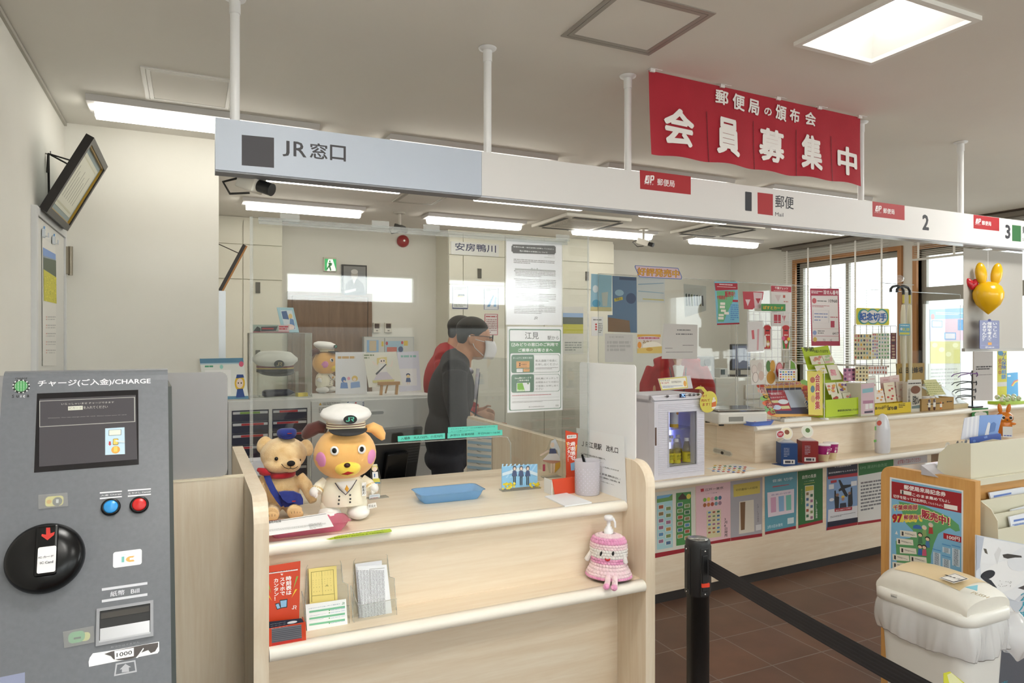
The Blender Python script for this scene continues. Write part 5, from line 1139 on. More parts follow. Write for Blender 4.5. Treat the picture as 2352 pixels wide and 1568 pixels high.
# cap in a clear case, things on the cabinets
Z8=(500,680,.2679)
def on_cab(px,py):return gp(px,py,ZT)
YH=4.22
x0,x1=yp(576,900,YH).x,yp(717,900,YH).x;zh=yp(640,765,YH).z
t=T('display_case','clear display case holding a cap on top of the letter case','display case',((x0+x1)/2,YH,ZT))
b=MB(m='acrylic');b.box(x0,YH,ZT+.006,x0+.003,YH+.27,zh);b.box(x1-.003,YH,ZT+.006,x1,YH+.27,zh);b.box(x0+.003,YH,ZT+.006,x1-.003,YH+.003,zh);b.box(x0+.003,YH+.267,ZT+.006,x1-.003,YH+.27,zh);b.box(x0,YH,zh,x1,YH+.27,zh+.003);b.build('cover',t)
b=MB(m='#cfd0cc:.4');b.box(x0-.004,YH-.004,ZT+.001,x1+.004,YH+.274,ZT+.006);b.build('base',t)
b=MB(m='acrylic_edge')
for q in(x0,x1-.003):b.box(q,YH-.001,ZT+.006,q+.003,YH,zh)
b.box(x0,YH-.001,zh,x1,YH+.002,zh+.003);b.build('edge',t)
b=MB(m='acrylic');bx0,bx1=x0+.05,x1-.07;bz=yp(640,852,YH+.1).z;b.box(bx0,YH+.06,ZT+.007,bx1,YH+.2,bz-.002);t3=one(b,'inner_block','small clear block carrying the cap inside the display case','stand',((x0+x1)/2,YH+.13,ZT))
pc=yp(632,850,YH+.13);kc=dep(pc)/F;t=T('uniform_cap','white railway cap with a dark band inside the clear case','cap',pc);X=fr((pc.x,pc.y,bz),.1)
b=MB(X,'felt_white');b.loft([[(rx*kc*math.cos(2*PI*i/28),rx*kc*.8*math.sin(2*PI*i/28),zz*kc+.12*rx*kc*math.sin(2*PI*i/28))for i in range(28)]for rx,zz in((40,14),(50,24),(50,30),(36,42),(4,46))]);b.build('crown',t)
b=MB(X)
for z0,z1,m in((-2,5,'#1a1c2c:.7'),(5,8,'#d8b860:.6'),(8,13,'#7a1f2c:.7'),(13,15,'#d8b860:.6')):b.lathe([(41*kc,z0*kc),(41*kc,z1*kc)],0,0,m,28,.82,cap=False)
b.build('hat_band',t);b=MB(X,'#111115:.3');b.loft([[(40*kc*math.cos(a),-(33+14*f_*math.sin(a))*kc*(math.sin(a)*.6+.4),(-1-9*f_*math.sin(a))*kc)for a in[PI*i/14 for i in range(15)]]for f_ in(0,.5,1)],None,True,False,False);b.build('visor',t,mods=[('solid',.002,0)])
b=MB(X,'#1d2024:.4');b.prism([(11*kc*math.cos(2*PI*i/20),17*kc+9*kc*math.sin(2*PI*i/20))for i in range(20)],'y',-43*kc,-40*kc);s=Sh(PL(X@Vector((0,-43.4*kc,0)),.1),wh=(20*kc,20*kc,20,20));s.q=lambda a,c:(a*kc,c*kc);jr_mark(s,-6,21,6,13,'#b9a878');b.v+=s.mb.v;n0_=len(b.v)-len(s.mb.v);b.f+=[tuple(i+n0_ for i in f)for f in s.mb.f];b.k+=s.mb.k;b.sm+=s.mb.sm;b.build('cap_badge',t)
b=MB(m='#232a44:.3');p0=yp(602,905,YH+.03);p1=yp(676,903,YH+.03);b.tube([(p0.x,p0.y,ZT+.03),(p0.x+.015,p0.y,ZT+.03),(p1.x-.03,p1.y,ZT+.032),(p1.x,p1.y,ZT+.03)],[.012,.022,.02,.004],n=12);one(b,'wrapped_roll','dark blue wrapped roll lying in the clear case','roll',(p0.x,p0.y,ZT))
p=yp(693,902,YH+.02);b=MB(fr((p.x,p.y,ZT+.007),.3),'#d8c24a:.4');b.box(-.03,-.02,0,.03,.02,.022);one(b,'small_box','small yellow box beside the wrapped roll','box',(p.x,p.y,ZT))
s=Sh(PL((yp(581,764,YH+.02).x,YH+.02,zh+.004),0,.12),Z8);s.base(302,244,614,312,'#9fb0a8',.02);s.p([(306,300),(340,258),(368,276),(368,306)],'#3c4648');s.p([(372,262),(514,258),(500,296),(372,302)],'#4a4f58');s.r(380,272,480,284,'#b0484e');s.r(520,246,612,304,'#d8c0c4');s.g(526,252,606,290,2,'#c8404e',.6);s.r(302,304,614,310,'#c83a5a');s.one('picture_book','flat printed box of a train picture on the display case','box')
s=Sh(PL((yp(655,764,YH+.1).x,YH+.10,zh+.004),-.1,.25),Z8);t=T('photo_stand','pale blue leaning photo frame on top of the display case','photo',s.O);s.bpoly([(506,96),(648,98),(698,308),(556,308)],'#a9cfdd:.5',.014);s.part('frame',t);s.mb=MB();s.p([(538,122),(636,122),(674,288),(580,290)],'#d9e2ea');s.p([(545,130),(590,126),(612,200),(560,195)],'#4f6c9c');s.e(606,150,640,196,'#e8c98a');s.p([(620,190),(650,200),(666,280),(616,280)],'#6f94c8');s.e(580,240,660,290,'#f2dcd6');s.part('picture',t)
# second plush dog, facing right
p=on_cab(748,904);kd2=kd*.98
dog('plush_dog','second plush dog in white uniform turned sideways on the filing cabinet',p+Vector((.012,.10,0)),kd2,face_cam(p)+.95,False)
def board(label,P,z,Y,a,tilt,bg,items,nm='picture_board',cat='picture board',th=.006):
 x_,y_=P[3];q0=yp(z[0]+x_*z[2],z[1]+y_*z[2],Y);s=Sh(PL((q0.x,q0.y,ZT+.001),a,tilt),z);s.bpoly(P,bg,th)
 for it in items:{'r':s.r,'e':s.e,'t':s.t,'g':s.g,'p':s.p,'f':s.fr}[it[0]](*it[1:])
 return s.one(nm,label,cat)
board('white picture board with two small blue and yellow sketches beside the second plush dog',[(1010,480),(1270,478),(1282,836),(1010,840)],Z8,4.34,0,.1,'#e6e6ea',(('g',1030,510,1180,540,1,'#c9a060',.7),('e',1060,690,1100,740,'#3f6ab0'),('p',[(1056,740),(1110,740),(1118,790),(1050,790)],'#6a90cc'),('e',1150,680,1200,730,'#e0bf6a'),('p',[(1140,740),(1216,730),(1222,780),(1140,790)],'#88a6d8'),('e',1110,690,1136,720,'#e8a0b4'),('e',1076,720,1096,736,'#f0dcd0'),('e',1160,700,1188,728,'#f2e0d4')))
board('tall lavender framed card at the right end of the filing cabinet',[(1540,480),(1722,470),(1746,806),(1560,820)],Z8,4.36,0,.12,'#d9d8e8',(('r',1560,620,1704,770,'#e9e6ea'),('e',1615,660,1650,690,'#3a4a78'),('e',1618,672,1648,702,'#e8cfa0'),('p',[(1618,700),(1650,700),(1656,736),(1612,736)],'#3f5a90'),('r',1622,736,1630,756,'#e8d0c0'),('r',1638,736,1646,756,'#e8d0c0'),('g',1570,500,1700,530,1,'#8ac0b8',.6)))
t=T('small_easel','small wooden easel holding a drawing of a girl in a pale dress','easel',yp(885,905,4.22));t.location.z=ZT;t['_w']=tuple(t.location)
b=MB(m='#b88a52:.5');a0,a1=yp(870,880,4.22),yp(918,880,4.22);b.box(a0.x,4.21,a0.z-.012,a1.x,4.25,a0.z+.008)
for q in(a0.x+.015,a1.x-.02):b.prism([(q-.008,ZT),(q+.006,ZT),(q+.012,a0.z-.01),(q-.002,a0.z-.01)],'y',4.215,4.235)
b.tube([((a0.x+a1.x)/2,4.25,a0.z),((a0.x+a1.x)/2,4.31,ZT+.006)],.006);b.build('stand',t)
q0=yp(846,888,4.255);s=Sh(PL((q0.x,4.255,q0.z),.05,.14),Z8);s.bpoly([(1248,490),(1530,474),(1584,760),(1296,782)],'#e9e7dc:.6',.003);s.e(1372,506,1450,560,'#f0e8d4');s.p([(1364,530),(1450,520),(1452,600),(1440,570),(1380,570),(1366,604)],'#e8d690');s.e(1384,534,1438,578,'#f6e6dc');s.e(1398,548,1408,564,'#3a3430');s.e(1420,546,1430,562,'#3a3430');s.p([(1386,584),(1436,582),(1452,650),(1376,656)],'#efecea');s.p([(1376,654),(1452,648),(1516,724),(1330,730)],'#d5cfdc');s.p([(1326,722),(1514,712),(1512,736),(1330,744)],'#d8cf8c');s.p([(1440,580),(1448,586),(1362,676),(1352,664)],'#4a4a52');s.p([(1340,590),(1322,560),(1330,556),(1384,600)],'#f2e2d8');s.p([(1440,600),(1486,590),(1494,550),(1502,556),(1494,604)],'#f2e2d8');s.g(1256,494,1340,540,2,'#7a8a6a',.5);s.one('drawing_board','drawing of a girl in a pale dress resting on the small easel','picture board')
# left of the case: framed cards behind the frosted sheet
t=T('framed_picture','wooden framed sheet with a blue fish standing on the cabinet behind the frosted sheet','picture',yp(425,900,4.2));s=Sh(PL((yp(385,910,4.235).x,4.235,ZT+.001),0,.1),(0,800,.49));s.bpoly([(786,40),(1010,32),(1016,226),(790,228)],'#9a6a3a:.5',.02);s.part('frame',t);s.mb=MB();s.bpoly([(812,54),(1000,48),(1004,214),(816,216)],'#eceae6',.001);s.p([(888,84),(936,72),(940,96),(900,98)],'#8fb8cc');s.r(834,94,876,106,'#1f2024');s.g(816,62,884,80,1,'#c0705a',.4);s.part('sheet',t)
b=MB(m='steel');xx=yp(370,915,YF4).x;b.box(xx,YF4+.02,0,cx0-.004,YF4+.15,ZT-.001);one(b,'side_cabinet','narrow steel cabinet left of the letter case behind the frosted sheet','cabinet',(xx,YF4,0))
board('decorated postcard board with a blond figure in a blue cap',[(936,48),(1140,44),(1166,236),(960,240)],(0,800,.49),4.19,-.05,.1,'#e9ece8',(('p',[(936,48),(1140,44),(1142,66),(938,70)],'#5b8aa8'),('p',[(938,70),(1142,66),(1143,72),(938,76)],'#b8d0dc'),('e',1120,60,1142,86,'#d8607e'),('e',1030,76,1046,96,'#9ad4c8'),('g',960,78,1000,90,1,'#58a888',.7),('r',960,100,1082,220,'#f4f4f4'),('p',[(960,226),(1164,222),(1166,236),(962,240)],'#5b8aa8'),('e',1100,126,1148,200,'#e8bf3c'),('e',1108,140,1140,186,'#f2dccf'),('p',[(1106,140),(1144,136),(1140,122),(1110,122)],'#2a4a8c'),('e',1114,158,1120,166,'#3a3028'),('e',1128,158,1134,166,'#3a3028'),('p',[(1112,190),(1138,188),(1148,228),(1106,230)],'#2a4a8c')))
# key cabinet on the wall behind
s=Sh(PL(yp(835,832,6.9)),Z8);t=T('key_box','grey key box with magnet cards on the back wall','key box',s.O);s.base(1254,348,1684,560,'#b9bcba:.5',.08);s.r(1262,358,1676,560,'#c9cbc7');s.r(1428,358,1434,560,'#7d807e');s.part('box',t);s.mb=MB()
s.r(1278,376,1380,480,'#8fb4d8');s.r(1300,380,1360,470,'#c9b89a');s.r(1404,388,1422,430,'#c9b43a');s.r(1440,384,1590,480,'#9fc0d4');s.r(1450,436,1536,476,'#c86a5a');s.e(1548,430,1590,480,'#3a4a78');s.e(1440,388,1460,420,'#b8343a');s.e(1572,384,1592,412,'#b8343a');s.r(1596,382,1630,424,'#d8b83a');s.part('magnet_cards',t)
# point of sale monitor and its base on the staff desk
p=gp(880,1150,.91);p=Vector((yp(895,1080,2.74).x,2.74,.911));t=T('sale_terminal','black sales monitor seen from behind on the staff desk','monitor',p)
b=MB(fr(p,.15),'blackpl');b.box(-.11,-.1,0,.11,.1,.06);b.build('base',t,bv=.012)
b=MB(fr(p,.15),'#c9a93a:.5')
for i in range(7):b.add([(-.02+i*.02,-.1012,.004),(-.01+i*.02,-.1012,.004),(-.002+i*.02,-.1012,.018),(-.012+i*.02,-.1012,.018)],[(0,1,2,3)])
for q in((.03,.02,.032,.055),(.07,.02,.072,.055),(.03,.053,.072,.055)):b.box(q[0],-.1012,q[1],q[2],-.1002,q[3])
b.build('hazard_mark',t)
X=fr(p+Vector((-.01,.0,.05)),.3,-.24);b=MB(X,'#141416:.4');b.box(-.13,-.02,.02,.125,.02,.25);b.build('screen_housing',t,bv=.008);b=MB(X,'blackpl');b.box(-.05,-.05,.0,.05,-.02,.16);b.build('arm',t,bv=.006)
b=MB(X,'#2b2b2e:.5')
for i in range(9):b.box(.06,-.0215,.10+i*.012,.115,-.0195,.104+i*.012)
b.build('vent_slots',t)
po=gp(860,1146,CT_);s=Sh(PL((po.x,po.y+.01,CT_+.002),.1),(560,900,.2551));t=T('figure_stand','small clear figure plate standing right of the plush dog','figure',s.O);s.bpoly([(1146,650),(1200,645),(1216,700),(1240,800),(1228,965),(1122,975),(1122,915),(1150,900),(1146,760),(1138,690)],'acrylic',.003);s.e(1150,654,1206,716,'#e2d08a');s.e(1158,672,1198,718,'#f2dccf');s.p([(1150,664),(1206,660),(1196,648),(1160,650)],'#e8e4c8');s.p([(1156,720),(1206,718),(1214,790),(1160,794)],'#eef0f2');s.r(1172,734,1182,766,'#3f6aa0');s.p([(1160,780),(1220,776),(1228,816),(1158,818)],'#d8cf5a');s.p([(1158,812),(1228,810),(1228,822),(1158,826)],'#4a86b8');s.r(1164,824,1180,906,'#f0d8c8');s.r(1190,822,1206,906,'#f0d8c8');s.r(1128,914,1226,970,'#e6ecf0',.3);s.g(1140,924,1218,940,2,'#5a7ab0');s.g(1140,944,1210,962,1,'#d0604a',.8);s.part('plate',t);b=MB(fr(s.O,.1),'acrylic_edge');b.box(-.02,-.012,-.002,.05,.02,.001);b.build('foot',t)
p=yp(592,1055,2.95);b=MB(fr((p.x,p.y,.911)),'#e2e2ee:.4');b.box(-.05,-.03,.1,.03,.05,.16);b.box(-.03,0,0,.01,.04,.1,'#a9a99c:.5');one(b,'ticket_printer','small white device on a stem behind the teddy bear','device',(p.x,p.y,.91))
# ================================================================ people
def person(label,pos,yaw,h,jacket,trousers,shirt,extra,lean=.04):
 t=T('person',label,'person',pos);X=fr(pos,yaw)@Matrix.Scale(h/1.72,4)
 XB=X;X=X@Matrix.Translation((0,0,.95))@Matrix.Rotation(lean,4,'X')@Matrix.Translation((0,0,-.95))
# body: head with face, neck, hands - one continuous surface
 b=MB(X,'skin');hy=-.09;hz=1.60
 b.ell((0,hy,hz),(.075,.095,.108));b.ell((0,hy-.030,hz-.055),(.058,.066,.075));b.ell((0,hy-.100,hz-.018),(.014,.018,.026));b.ell((0,hy-.086,hz-.062),(.028,.016,.012))
 for q in(-1,1):b.ell((q*.078,hy+.012,hz-.012),(.010,.022,.034));b.ell((q*.034,hy-.082,hz+.006),(.018,.01,.012))
 b.tube([(0,-.055,1.56),(0,-.035,1.47),(0,-.02,1.38)],[.055,.055,.07],n=14)
 b.ell((0,-.01,1.2),(.13,.085,.25));b.ell((0,.0,.95),(.13,.09,.12))
 for q in(-1,1):
  b.tube([(q*.15,-.01,1.38),(q*.21,-.05,1.14),(q*.15,-.24,1.06)],[.045,.038,.028],n=12);b.tube([(q*.08,0,.92),(q*.09,-.01,.48),(q*.09,.01,.07)],[.07,.045,.035],n=12)
  hx,hy2,hz2=q*.135,-.285,1.055
  b.ell((hx,hy2,hz2),(.022,.042,.036))
  for i in range(4):b.tube([(hx-q*.006,hy2-.03,hz2+.024-i*.016),(hx-q*.010,hy2-.062-.006*(i in(1,2)),hz2+.020-i*.016),(hx-q*.026,hy2-.078-.008*(i in(1,2)),hz2+.012-i*.015)],[.0085,.008,.007],n=8)
  b.tube([(hx-q*.01,hy2-.005,hz2+.03),(hx-q*.03,hy2-.03,hz2+.05),(hx-q*.034,hy2-.055,hz2+.048)],[.010,.009,.008],n=8)
 body=b.build('body',t,mods=[('remesh',.007,3)])
 for q in(-1,1):e=MB(X,'#1a1513:.2');e.ell((q*.034,hy-.0915,hz+.006),(.011,.004,.005),seg=10,rings=6);e.build('eye',body)
 b=MB(X,'hair');b.ell((0,hy+.016,hz+.044),(.082,.097,.078));b.ell((0,hy+.050,hz+.004),(.074,.054,.066));b.ell((-.06,hy+.01,hz+.03),(.024,.05,.034));b.ell((.06,hy+.01,hz+.03),(.024,.05,.034));hr=b.build('hair',t,mods=[('remesh',.008,2)])
 b=MB(X,jacket);b.ell((0,.01,1.26),(.205,.138,.21));b.ell((0,.005,1.04),(.195,.14,.20));b.tube([(-.17,-.0,1.395),(0,.005,1.44),(.17,0,1.395)],[.075,.09,.075],n=14);b.ell((0,.0,.88),(.185,.13,.09))
 for q in(-1,1):b.tube([(q*.175,0,1.39),(q*.235,-.02,1.25),(q*.245,-.06,1.12),(q*.20,-.15,1.08),(q*.155,-.235,1.062)],[.072,.066,.060,.054,.046],n=14)
 jk=b.build('jacket',t,mods=[('remesh',.012,3)])
 X=XB;b=MB(X,trousers);b.ell((0,.0,.90),(.165,.115,.12))
 for q in(-1,1):b.tube([(q*.085,0,.90),(q*.09,-.012,.5),(q*.095,0,.04)],[.098,.074,.062],n=16)
 b.build('trousers',t,mods=[('remesh',.013,2)])
 for q in(-1,1):b=MB(X,'#151313:.3');b.ell((q*.095,-.05,.035),(.045,.13,.034));b.build('shoe',t)
 X=XB@Matrix.Translation((0,0,.95))@Matrix.Rotation(lean,4,'X')@Matrix.Translation((0,0,-.95))
 b=MB(X,shirt);b.tube([(-.06,-.045,1.425),(0,-.09,1.40),(.06,-.045,1.425),(0,.035,1.47),(-.06,-.045,1.425)],.018,n=10);b.prism([(-.045,1.42),(.045,1.42),(.012,1.24),(-.012,1.24)],'y',-.140,-.122);b.build('shirt',t)
 if 'mask' in extra:
  b=MB(X,'#e6e6ea:.8');rows=[]
  for j in range(6):
   f_=j/5;rows.append([((.070-.006*abs(f_-.5))*math.sin(a),hy-.025-(.096+.018*math.sin(PI*f_))*math.cos(a),hz-.012-.105*f_+.0*a)for a in[-1.15+2.3*i/12 for i in range(13)]])
  b.loft(rows,None,True,False,False);mk=b.build('face_mask',t,mods=[('solid',.003,0)])
  b=MB(X,'#e9e9ec:.7')
  for q in(-1,1):
   for zz in(-.02,-.10):b.tube([(q*.062,hy-.062,hz+zz),(q*.080,hy-.01,hz+zz*.6),(q*.083,hy+.03,hz+.008)],.002,n=5)
  b.build('ear_loop',mk)
 if 'glasses' in extra:
  b=MB(X,'#17161a:.3')
  for q in(-1,1):
   P=[(q*.036+.027*math.cos(a),hy-.108,hz+.006+.019*math.sin(a))for a in[2*PI*i/18 for i in range(19)]];b.tube(P,.0022,n=5);b.tube([(q*.063,hy-.106,hz+.01),(q*.086,hy-.05,hz+.012),(q*.088,hy+.02,hz+.008)],.002,n=5)
  b.tube([(-.009,hy-.108,hz+.008),(.009,hy-.108,hz+.008)],.0022,n=5);b.build('glasses',t)
 if 'tie' in extra:
  b=MB(X,'#3a3540:.6');b.prism([(-.013,1.40),(.013,1.40),(.028,1.16),(0,1.13),(-.028,1.16)],'y',-.146,-.140);b.build('necktie',t)
 if 'badge' in extra:
  b=MB(X,'#22222a:.6');b.tube([(-.07,-.05,1.45),(-.05,-.142,1.30),(-.03,-.15,1.12),(.03,-.15,1.12),(.05,-.142,1.30),(.07,-.05,1.45)],.004,n=6);l=b.build('lanyard',t);b=MB(X,'#dcdce0:.3');b.box(-.035,-.150,1.02,.035,-.146,1.12);b.box(-.035,-.1512,1.09,.035,-.150,1.12,'#b0282e');b.build('name_card',l)
 return t
pz=dp(1028,784,3.95);person('person in a dark suit with mask and glasses looking to the right',(pz.x,pz.y,0),1.20,1.705,'suit','suit','#d9d6e6',('mask','glasses','tie'),.10)
pz=dp(1005,784,4.8);person('person in a red jacket standing half behind the suited one',(pz.x+.02,pz.y,0),1.15,1.745,'red_cloth','suit','#e6e6e6',('mask',),.10)
pz=dp(1554,784,5.35);person('person in a red jacket behind the mini fridge with a lanyard',(pz.x,pz.y,0),face_cam(pz)+.1,1.66,'red_cloth','suit','#e6e6e6',('badge','mask'))
# ================================================================ postal counter
AC=math.atan(.04);OC=Vector((2.46,3.281,0));FC=fr(OC,AC);FI=FC.inverted();ZP_,ZL=1.015,.78
def PC_(y,x=0):return PL(FC@Vector((x,y,0)),AC)
def cx(px,y):
 o,U,V=PC_(y);N=U.cross(V);d=ray(px,784);P=EYE+d*((o-EYE).dot(N)/d.dot(N));return(FI@P).x
def cz(px,py,y):
 o,U,V=PC_(y);N=U.cross(V);d=ray(px,py);return(EYE+d*((o-EYE).dot(N)/d.dot(N))).z
x0,xe,xs=-1.05,4.2,.775
t=T('postal_counter','long maple postal counter with a bag shelf and raised top','counter',FC@Vector((1,.2,0)))
b=MB(FC,'maple_x');b.box(x0,0,.06,xe,.02,ZL-.036);b.build('front_panel',t)
b=MB(FC,'#2f2b29:.5');b.box(x0,.012,0,xe,.03,.06);b.build('kick_board',t)
def nose(b,xa,xb,yf,z,th):b.prism([(yf+.03,z),(yf+.018,z)]+[(yf+.018-.018*math.sin(a),z-th/2+th/2*math.cos(a))for a in[PI*i/12 for i in range(1,12)]]+[(yf+.018,z-th),(yf+.03,z-th)],'x',xa,xb,None,True)
b=MB(FC,'maple_x');b.box(x0,-.22,ZL-.036,xe,-.03,ZL);b.box(-.45,-.03,ZL-.036,xs,.5,ZL);o=b.build('bag_shelf',t)
b=MB(FC,'#f2ece0:.35');nose(b,x0,xe,-.25,ZL,.036);b.build('nosing',o)
b=MB(FC,'maple_x');b.box(xs,-.05,ZL,xe,-.03,.983);b.build('riser_panel',t)
b=MB(FC,'maple_y');b.box(xs,-.03,ZL,xs+.02,.5,.983);b.build('end_panel',t)
b=MB(FC,'maple_x');b.box(xs-.012,-.05,.983,xe,.5,ZP_);o=b.build('worktop',t)
b=MB(FC,'#f2ece0:.35');nose(b,xs-.012,xe,-.08,ZP_,.032);b.build('nosing',o)
E_=FC@Vector((xs-.001,0,0));s=Sh(PT(E_,(math.sin(AC),-math.cos(AC),0),(0,0,1)),(1480,820,.2296));s.bpoly([(684,930),(690,910),(710,902),(860,940),(878,960),(880,980),(866,994),(848,994),(700,958),(686,944)],'#d9d4c4:.4',.004);s.p([(690,932),(700,912),(760,926),(766,962),(700,948)],'#b3aea2');s.p([(804,938),(860,950),(872,976),(852,986),(806,974)],'#b3aea2');s.e(752,918,822,984,'#b9b4a6');s.e(764,938,794,974,'#2a2826');s.part('end_socket',t)
# poster strips on the panel under the shelf
ZQ=(1480,1020,.2424)
def low(label,P,bg,items):return poster(label,0,ZQ,P,bg,items,pl=PC_(-.0015))
def stamps(x0_,y0_,x1_,y1_,nc,nr,sl,seed):
 R=random.Random(seed);o=[];w_=(x1_-x0_)/nc;h_=(y1_-y0_)/nr
 for j in range(nr):
  for i in range(nc):
   a,c=x0_+i*w_,y0_+j*h_+i*w_*sl+(h_*.35 if i%2 and nc==2 else 0);o+=[('r',a+w_*.1,c,a+w_*.85,c+h_*.72,'#e2e0da'),('r',a+w_*.17,c+h_*.07,a+w_*.78,c+h_*.65,R.choice(('#4a6a8c','#7a8f5a','#a0563c','#5a86b0','#8a7350','#3d6a4c','#b08a50','#9a6a84')))]
 return tuple(o)
RB='#9c2430'
low('stamp poster with two tall strips of landscape stamps, nearest the ticket counter',[(60,462),(480,404),(488,966),(60,1086)],'#d8d6cc',(('p',[(118,490),(266,470),(270,975),(120,1000)],'#a6cdd2'),('p',[(118,490),(266,470),(266,530),(118,556)],'#6f9a5a'),('p',[(118,490),(266,470),(230,500),(118,520)],'#7ab0d6'),('p',[(300,462),(442,448),(446,940),(302,962)],'#4d8a4e'),('p',[(322,505),(360,460),(400,500),(396,520),(322,526)],'#4a3a34'),('e',398,466,440,520,'#d8c85a'))+stamps(124,570,264,960,2,6,-.12,1)+stamps(306,548,440,910,2,6,-.12,2)+(('p',[(60,1040),(484,966),(484,1000),(60,1086)],RB),))
low('pink stamp poster with rows of small round pictures',[(488,398),(816,354),(816,916),(492,968)],'#e3bfc6',(('t','江戸ー東京',572,398,748,446,'#4a3a3c',.01),('p',[(532,424),(562,418),(564,446),(536,452)],'#c03a44'),('t','シリーズ第3集',586,452,690,474,'#5a4a4c'))+tuple(('e',556+i*36,505-i*5+j*50,588+i*36,548-i*5+j*50,q)for j in(0,1)for i,q in enumerate(('#7aa84a','#d8c050','#d89aa8','#4a9a7a','#4a6a8c'),)for q in((q,)if j==0 else('#a8603c','#c07a4a','#b0503c','#7a9aa8','#9a7a8a')[i:i+1]))+(('p',[(590,630),(724,614),(728,872),(592,892)],'#d3cba0'),)+stamps(596,632,722,860,3,6,-.1,3)+(('v','3月8日発売',756,690,790,880,'#3a3434',.01),('p',[(492,946),(816,886),(816,916),(492,968)],RB)))
low('grey stamp poster with a yellow heading and a brown picture',[(816,352),(1120,310),(1116,872),(820,916)],'#a9a7ae',(('p',[(842,384),(1096,344),(1096,462),(846,500)],'#c9b758'),('t','切手趣味への招待',866,396,1072,446,'#6a5f28',.006),('p',[(900,544),(1036,524),(1042,826),(896,850)],'#d9d2c4'),('p',[(908,550),(956,544),(950,808),(914,814)],'#7a5a3c'),('v','3月15日水発売',1068,560,1086,740,'#6a686e'),('r',1056,756,1108,818,'#d4d4d6'),('p',[(820,886),(1116,842),(1116,872),(820,916)],RB)))
low('teal stamp poster with three pastel pictures',[(1142,306),(1450,254),(1436,800),(1144,856)],'#5f9fb4',(('t','音楽 切手',1212,308,1410,362,'#d9eef0',.008),('p',[(1214,398),(1370,378),(1372,384),(1216,410)],'#b0545c'),('p',[(1164,458),(1418,422),(1418,646),(1172,692)],'#e6dce8'),('t','音楽の切手',1200,446,1390,490,'#8a7ab0'),('p',[(1196,506),(1246,498),(1248,640),(1200,648)],'#d8a8c8'),('p',[(1270,494),(1322,486),(1324,630),(1276,638)],'#8ab4dc'),('p',[(1340,484),(1390,476),(1392,620),(1344,628)],'#7ac4b8'),('t','2月15日水発売',1166,744,1310,800,'#d9eef0',.008),('r',1356,690,1416,756,'#cfe0e4'),('p',[(1144,830),(1436,772),(1436,800),(1144,856)],RB)))
low('green stamp poster with one upright strip of nature stamps',[(1456,252),(1690,212),(1690,742),(1460,796)],'#2f6b38',(('t','自然の風景',1496,278,1628,330,'#dfe8da',.012),('t','シリーズ第3集',1516,336,1608,358,'#cfe0c8'),('p',[(1510,376),(1616,358),(1616,362),(1510,380)],'#b8b85a'),('p',[(1522,394),(1606,386),(1606,712),(1526,724)],'#e0ded0'),('p',[(1526,400),(1602,392),(1602,432),(1526,446)],'#c8b848'))+stamps(1526,450,1604,712,2,5,-.1,5)+(('v','2月22日水発売',1622,520,1640,704,'#e6e8e0',.01),('v','ゆっくり色づく',1482,420,1500,570,'#a8b058'),('p',[(1460,768),(1690,714),(1690,742),(1460,796)],RB)))
low('blue poster warning of aeroplane cargo with two people raising their arms',[(1730,204),(2020,170),(2020,762),(1724,816)],'#7f9cc4',(('p',[(1734,210),(2020,172),(2020,286),(1736,312)],'#23263a'),('t','その国際郵便物',1800,190,1958,224,'#dcdce0',.012),('t','航空危険物かもしれません！',1746,232,2008,282,'#dcdce0',.015),('p',[(1738,306),(2020,268),(2020,300),(1740,332)],'#a8303a'),('p',[(1838,340),(1856,336),(1884,386),(1958,380),(1966,396),(1898,420),(1928,478),(1920,500),(1900,490),(1870,436),(1842,448),(1840,430),(1862,410)],'#22242a'),('p',[(1800,440),(1812,436),(1818,480),(1846,500),(1842,610),(1806,608),(1800,520)],'#22242a'),('e',1812,462,1844,498,'#8a6a5a'),('p',[(1956,410),(1968,406),(1974,560),(1962,608),(1928,604),(1930,480),(1952,470)],'#22242a'),('e',1930,446,1956,480,'#8a6a5a'),('e',1866,482,1898,516,'#d8b43a'),('e',1868,500,1896,536,'#a88068'),('p',[(1854,560),(1910,552),(1916,600),(1850,606)],'#2c3040'),('r',1748,376,1796,428,'#dcdce0'),('r',1958,344,2012,396,'#dcdce0'),('e',1752,506,1798,544,'#dcdce0'),('p',[(1766,344),(1822,336),(1822,360),(1766,370)],'#a8303a'),('p',[(1742,620),(2020,580),(2020,690),(1738,736)],'#d8d8dc'),('p',[(1800,610),(1968,590),(1966,622),(1802,640)],'#a8303a'),('t','絶対に確認すべき項目',1812,598,1952,634,'#e6dcdc',.008),('g',1760,640,2000,700,2,'#50505a'),('p',[(1734,736),(2020,690),(2020,736),(1732,790)],'#23263a'),('p',[(1728,788),(2020,736),(2020,762),(1724,816)],RB)))
low('white and green notice under the shelf beside the writing desk',[(2028,168),(2360,120),(2360,712),(2024,764)],'#d9d8d4',(('p',[(2028,168),(2360,120),(2360,240),(2030,298)],'#2f6b38'),('t','EMS 運送料金改定',2046,176,2300,240,'#7fa880'),('g',2050,310,2340,640,9,'#77767a',.5),('g',2050,345,2200,366,1,'#c86a50',.7),('p',[(2024,738),(2360,690),(2360,712),(2024,764)],RB)))
low('pale notice with red writing under the far end of the shelf',[(2366,130),(2680,60),(2680,560),(2366,640)],'#b9b3b4',(('t','必ず知っておいてください',2400,120,2620,190,'#b04a54',.01),('g',2390,220,2640,500,7,'#77767a')))
low('brown notice with orange heading under the far end of the shelf',[(2720,60),(3060,0),(3060,500),(2720,560)],'#8a6f56',(('r',2760,40,3000,76,'#2c3660'),('t','取扱時間',2830,90,2960,130,'#c8784a',.01)))
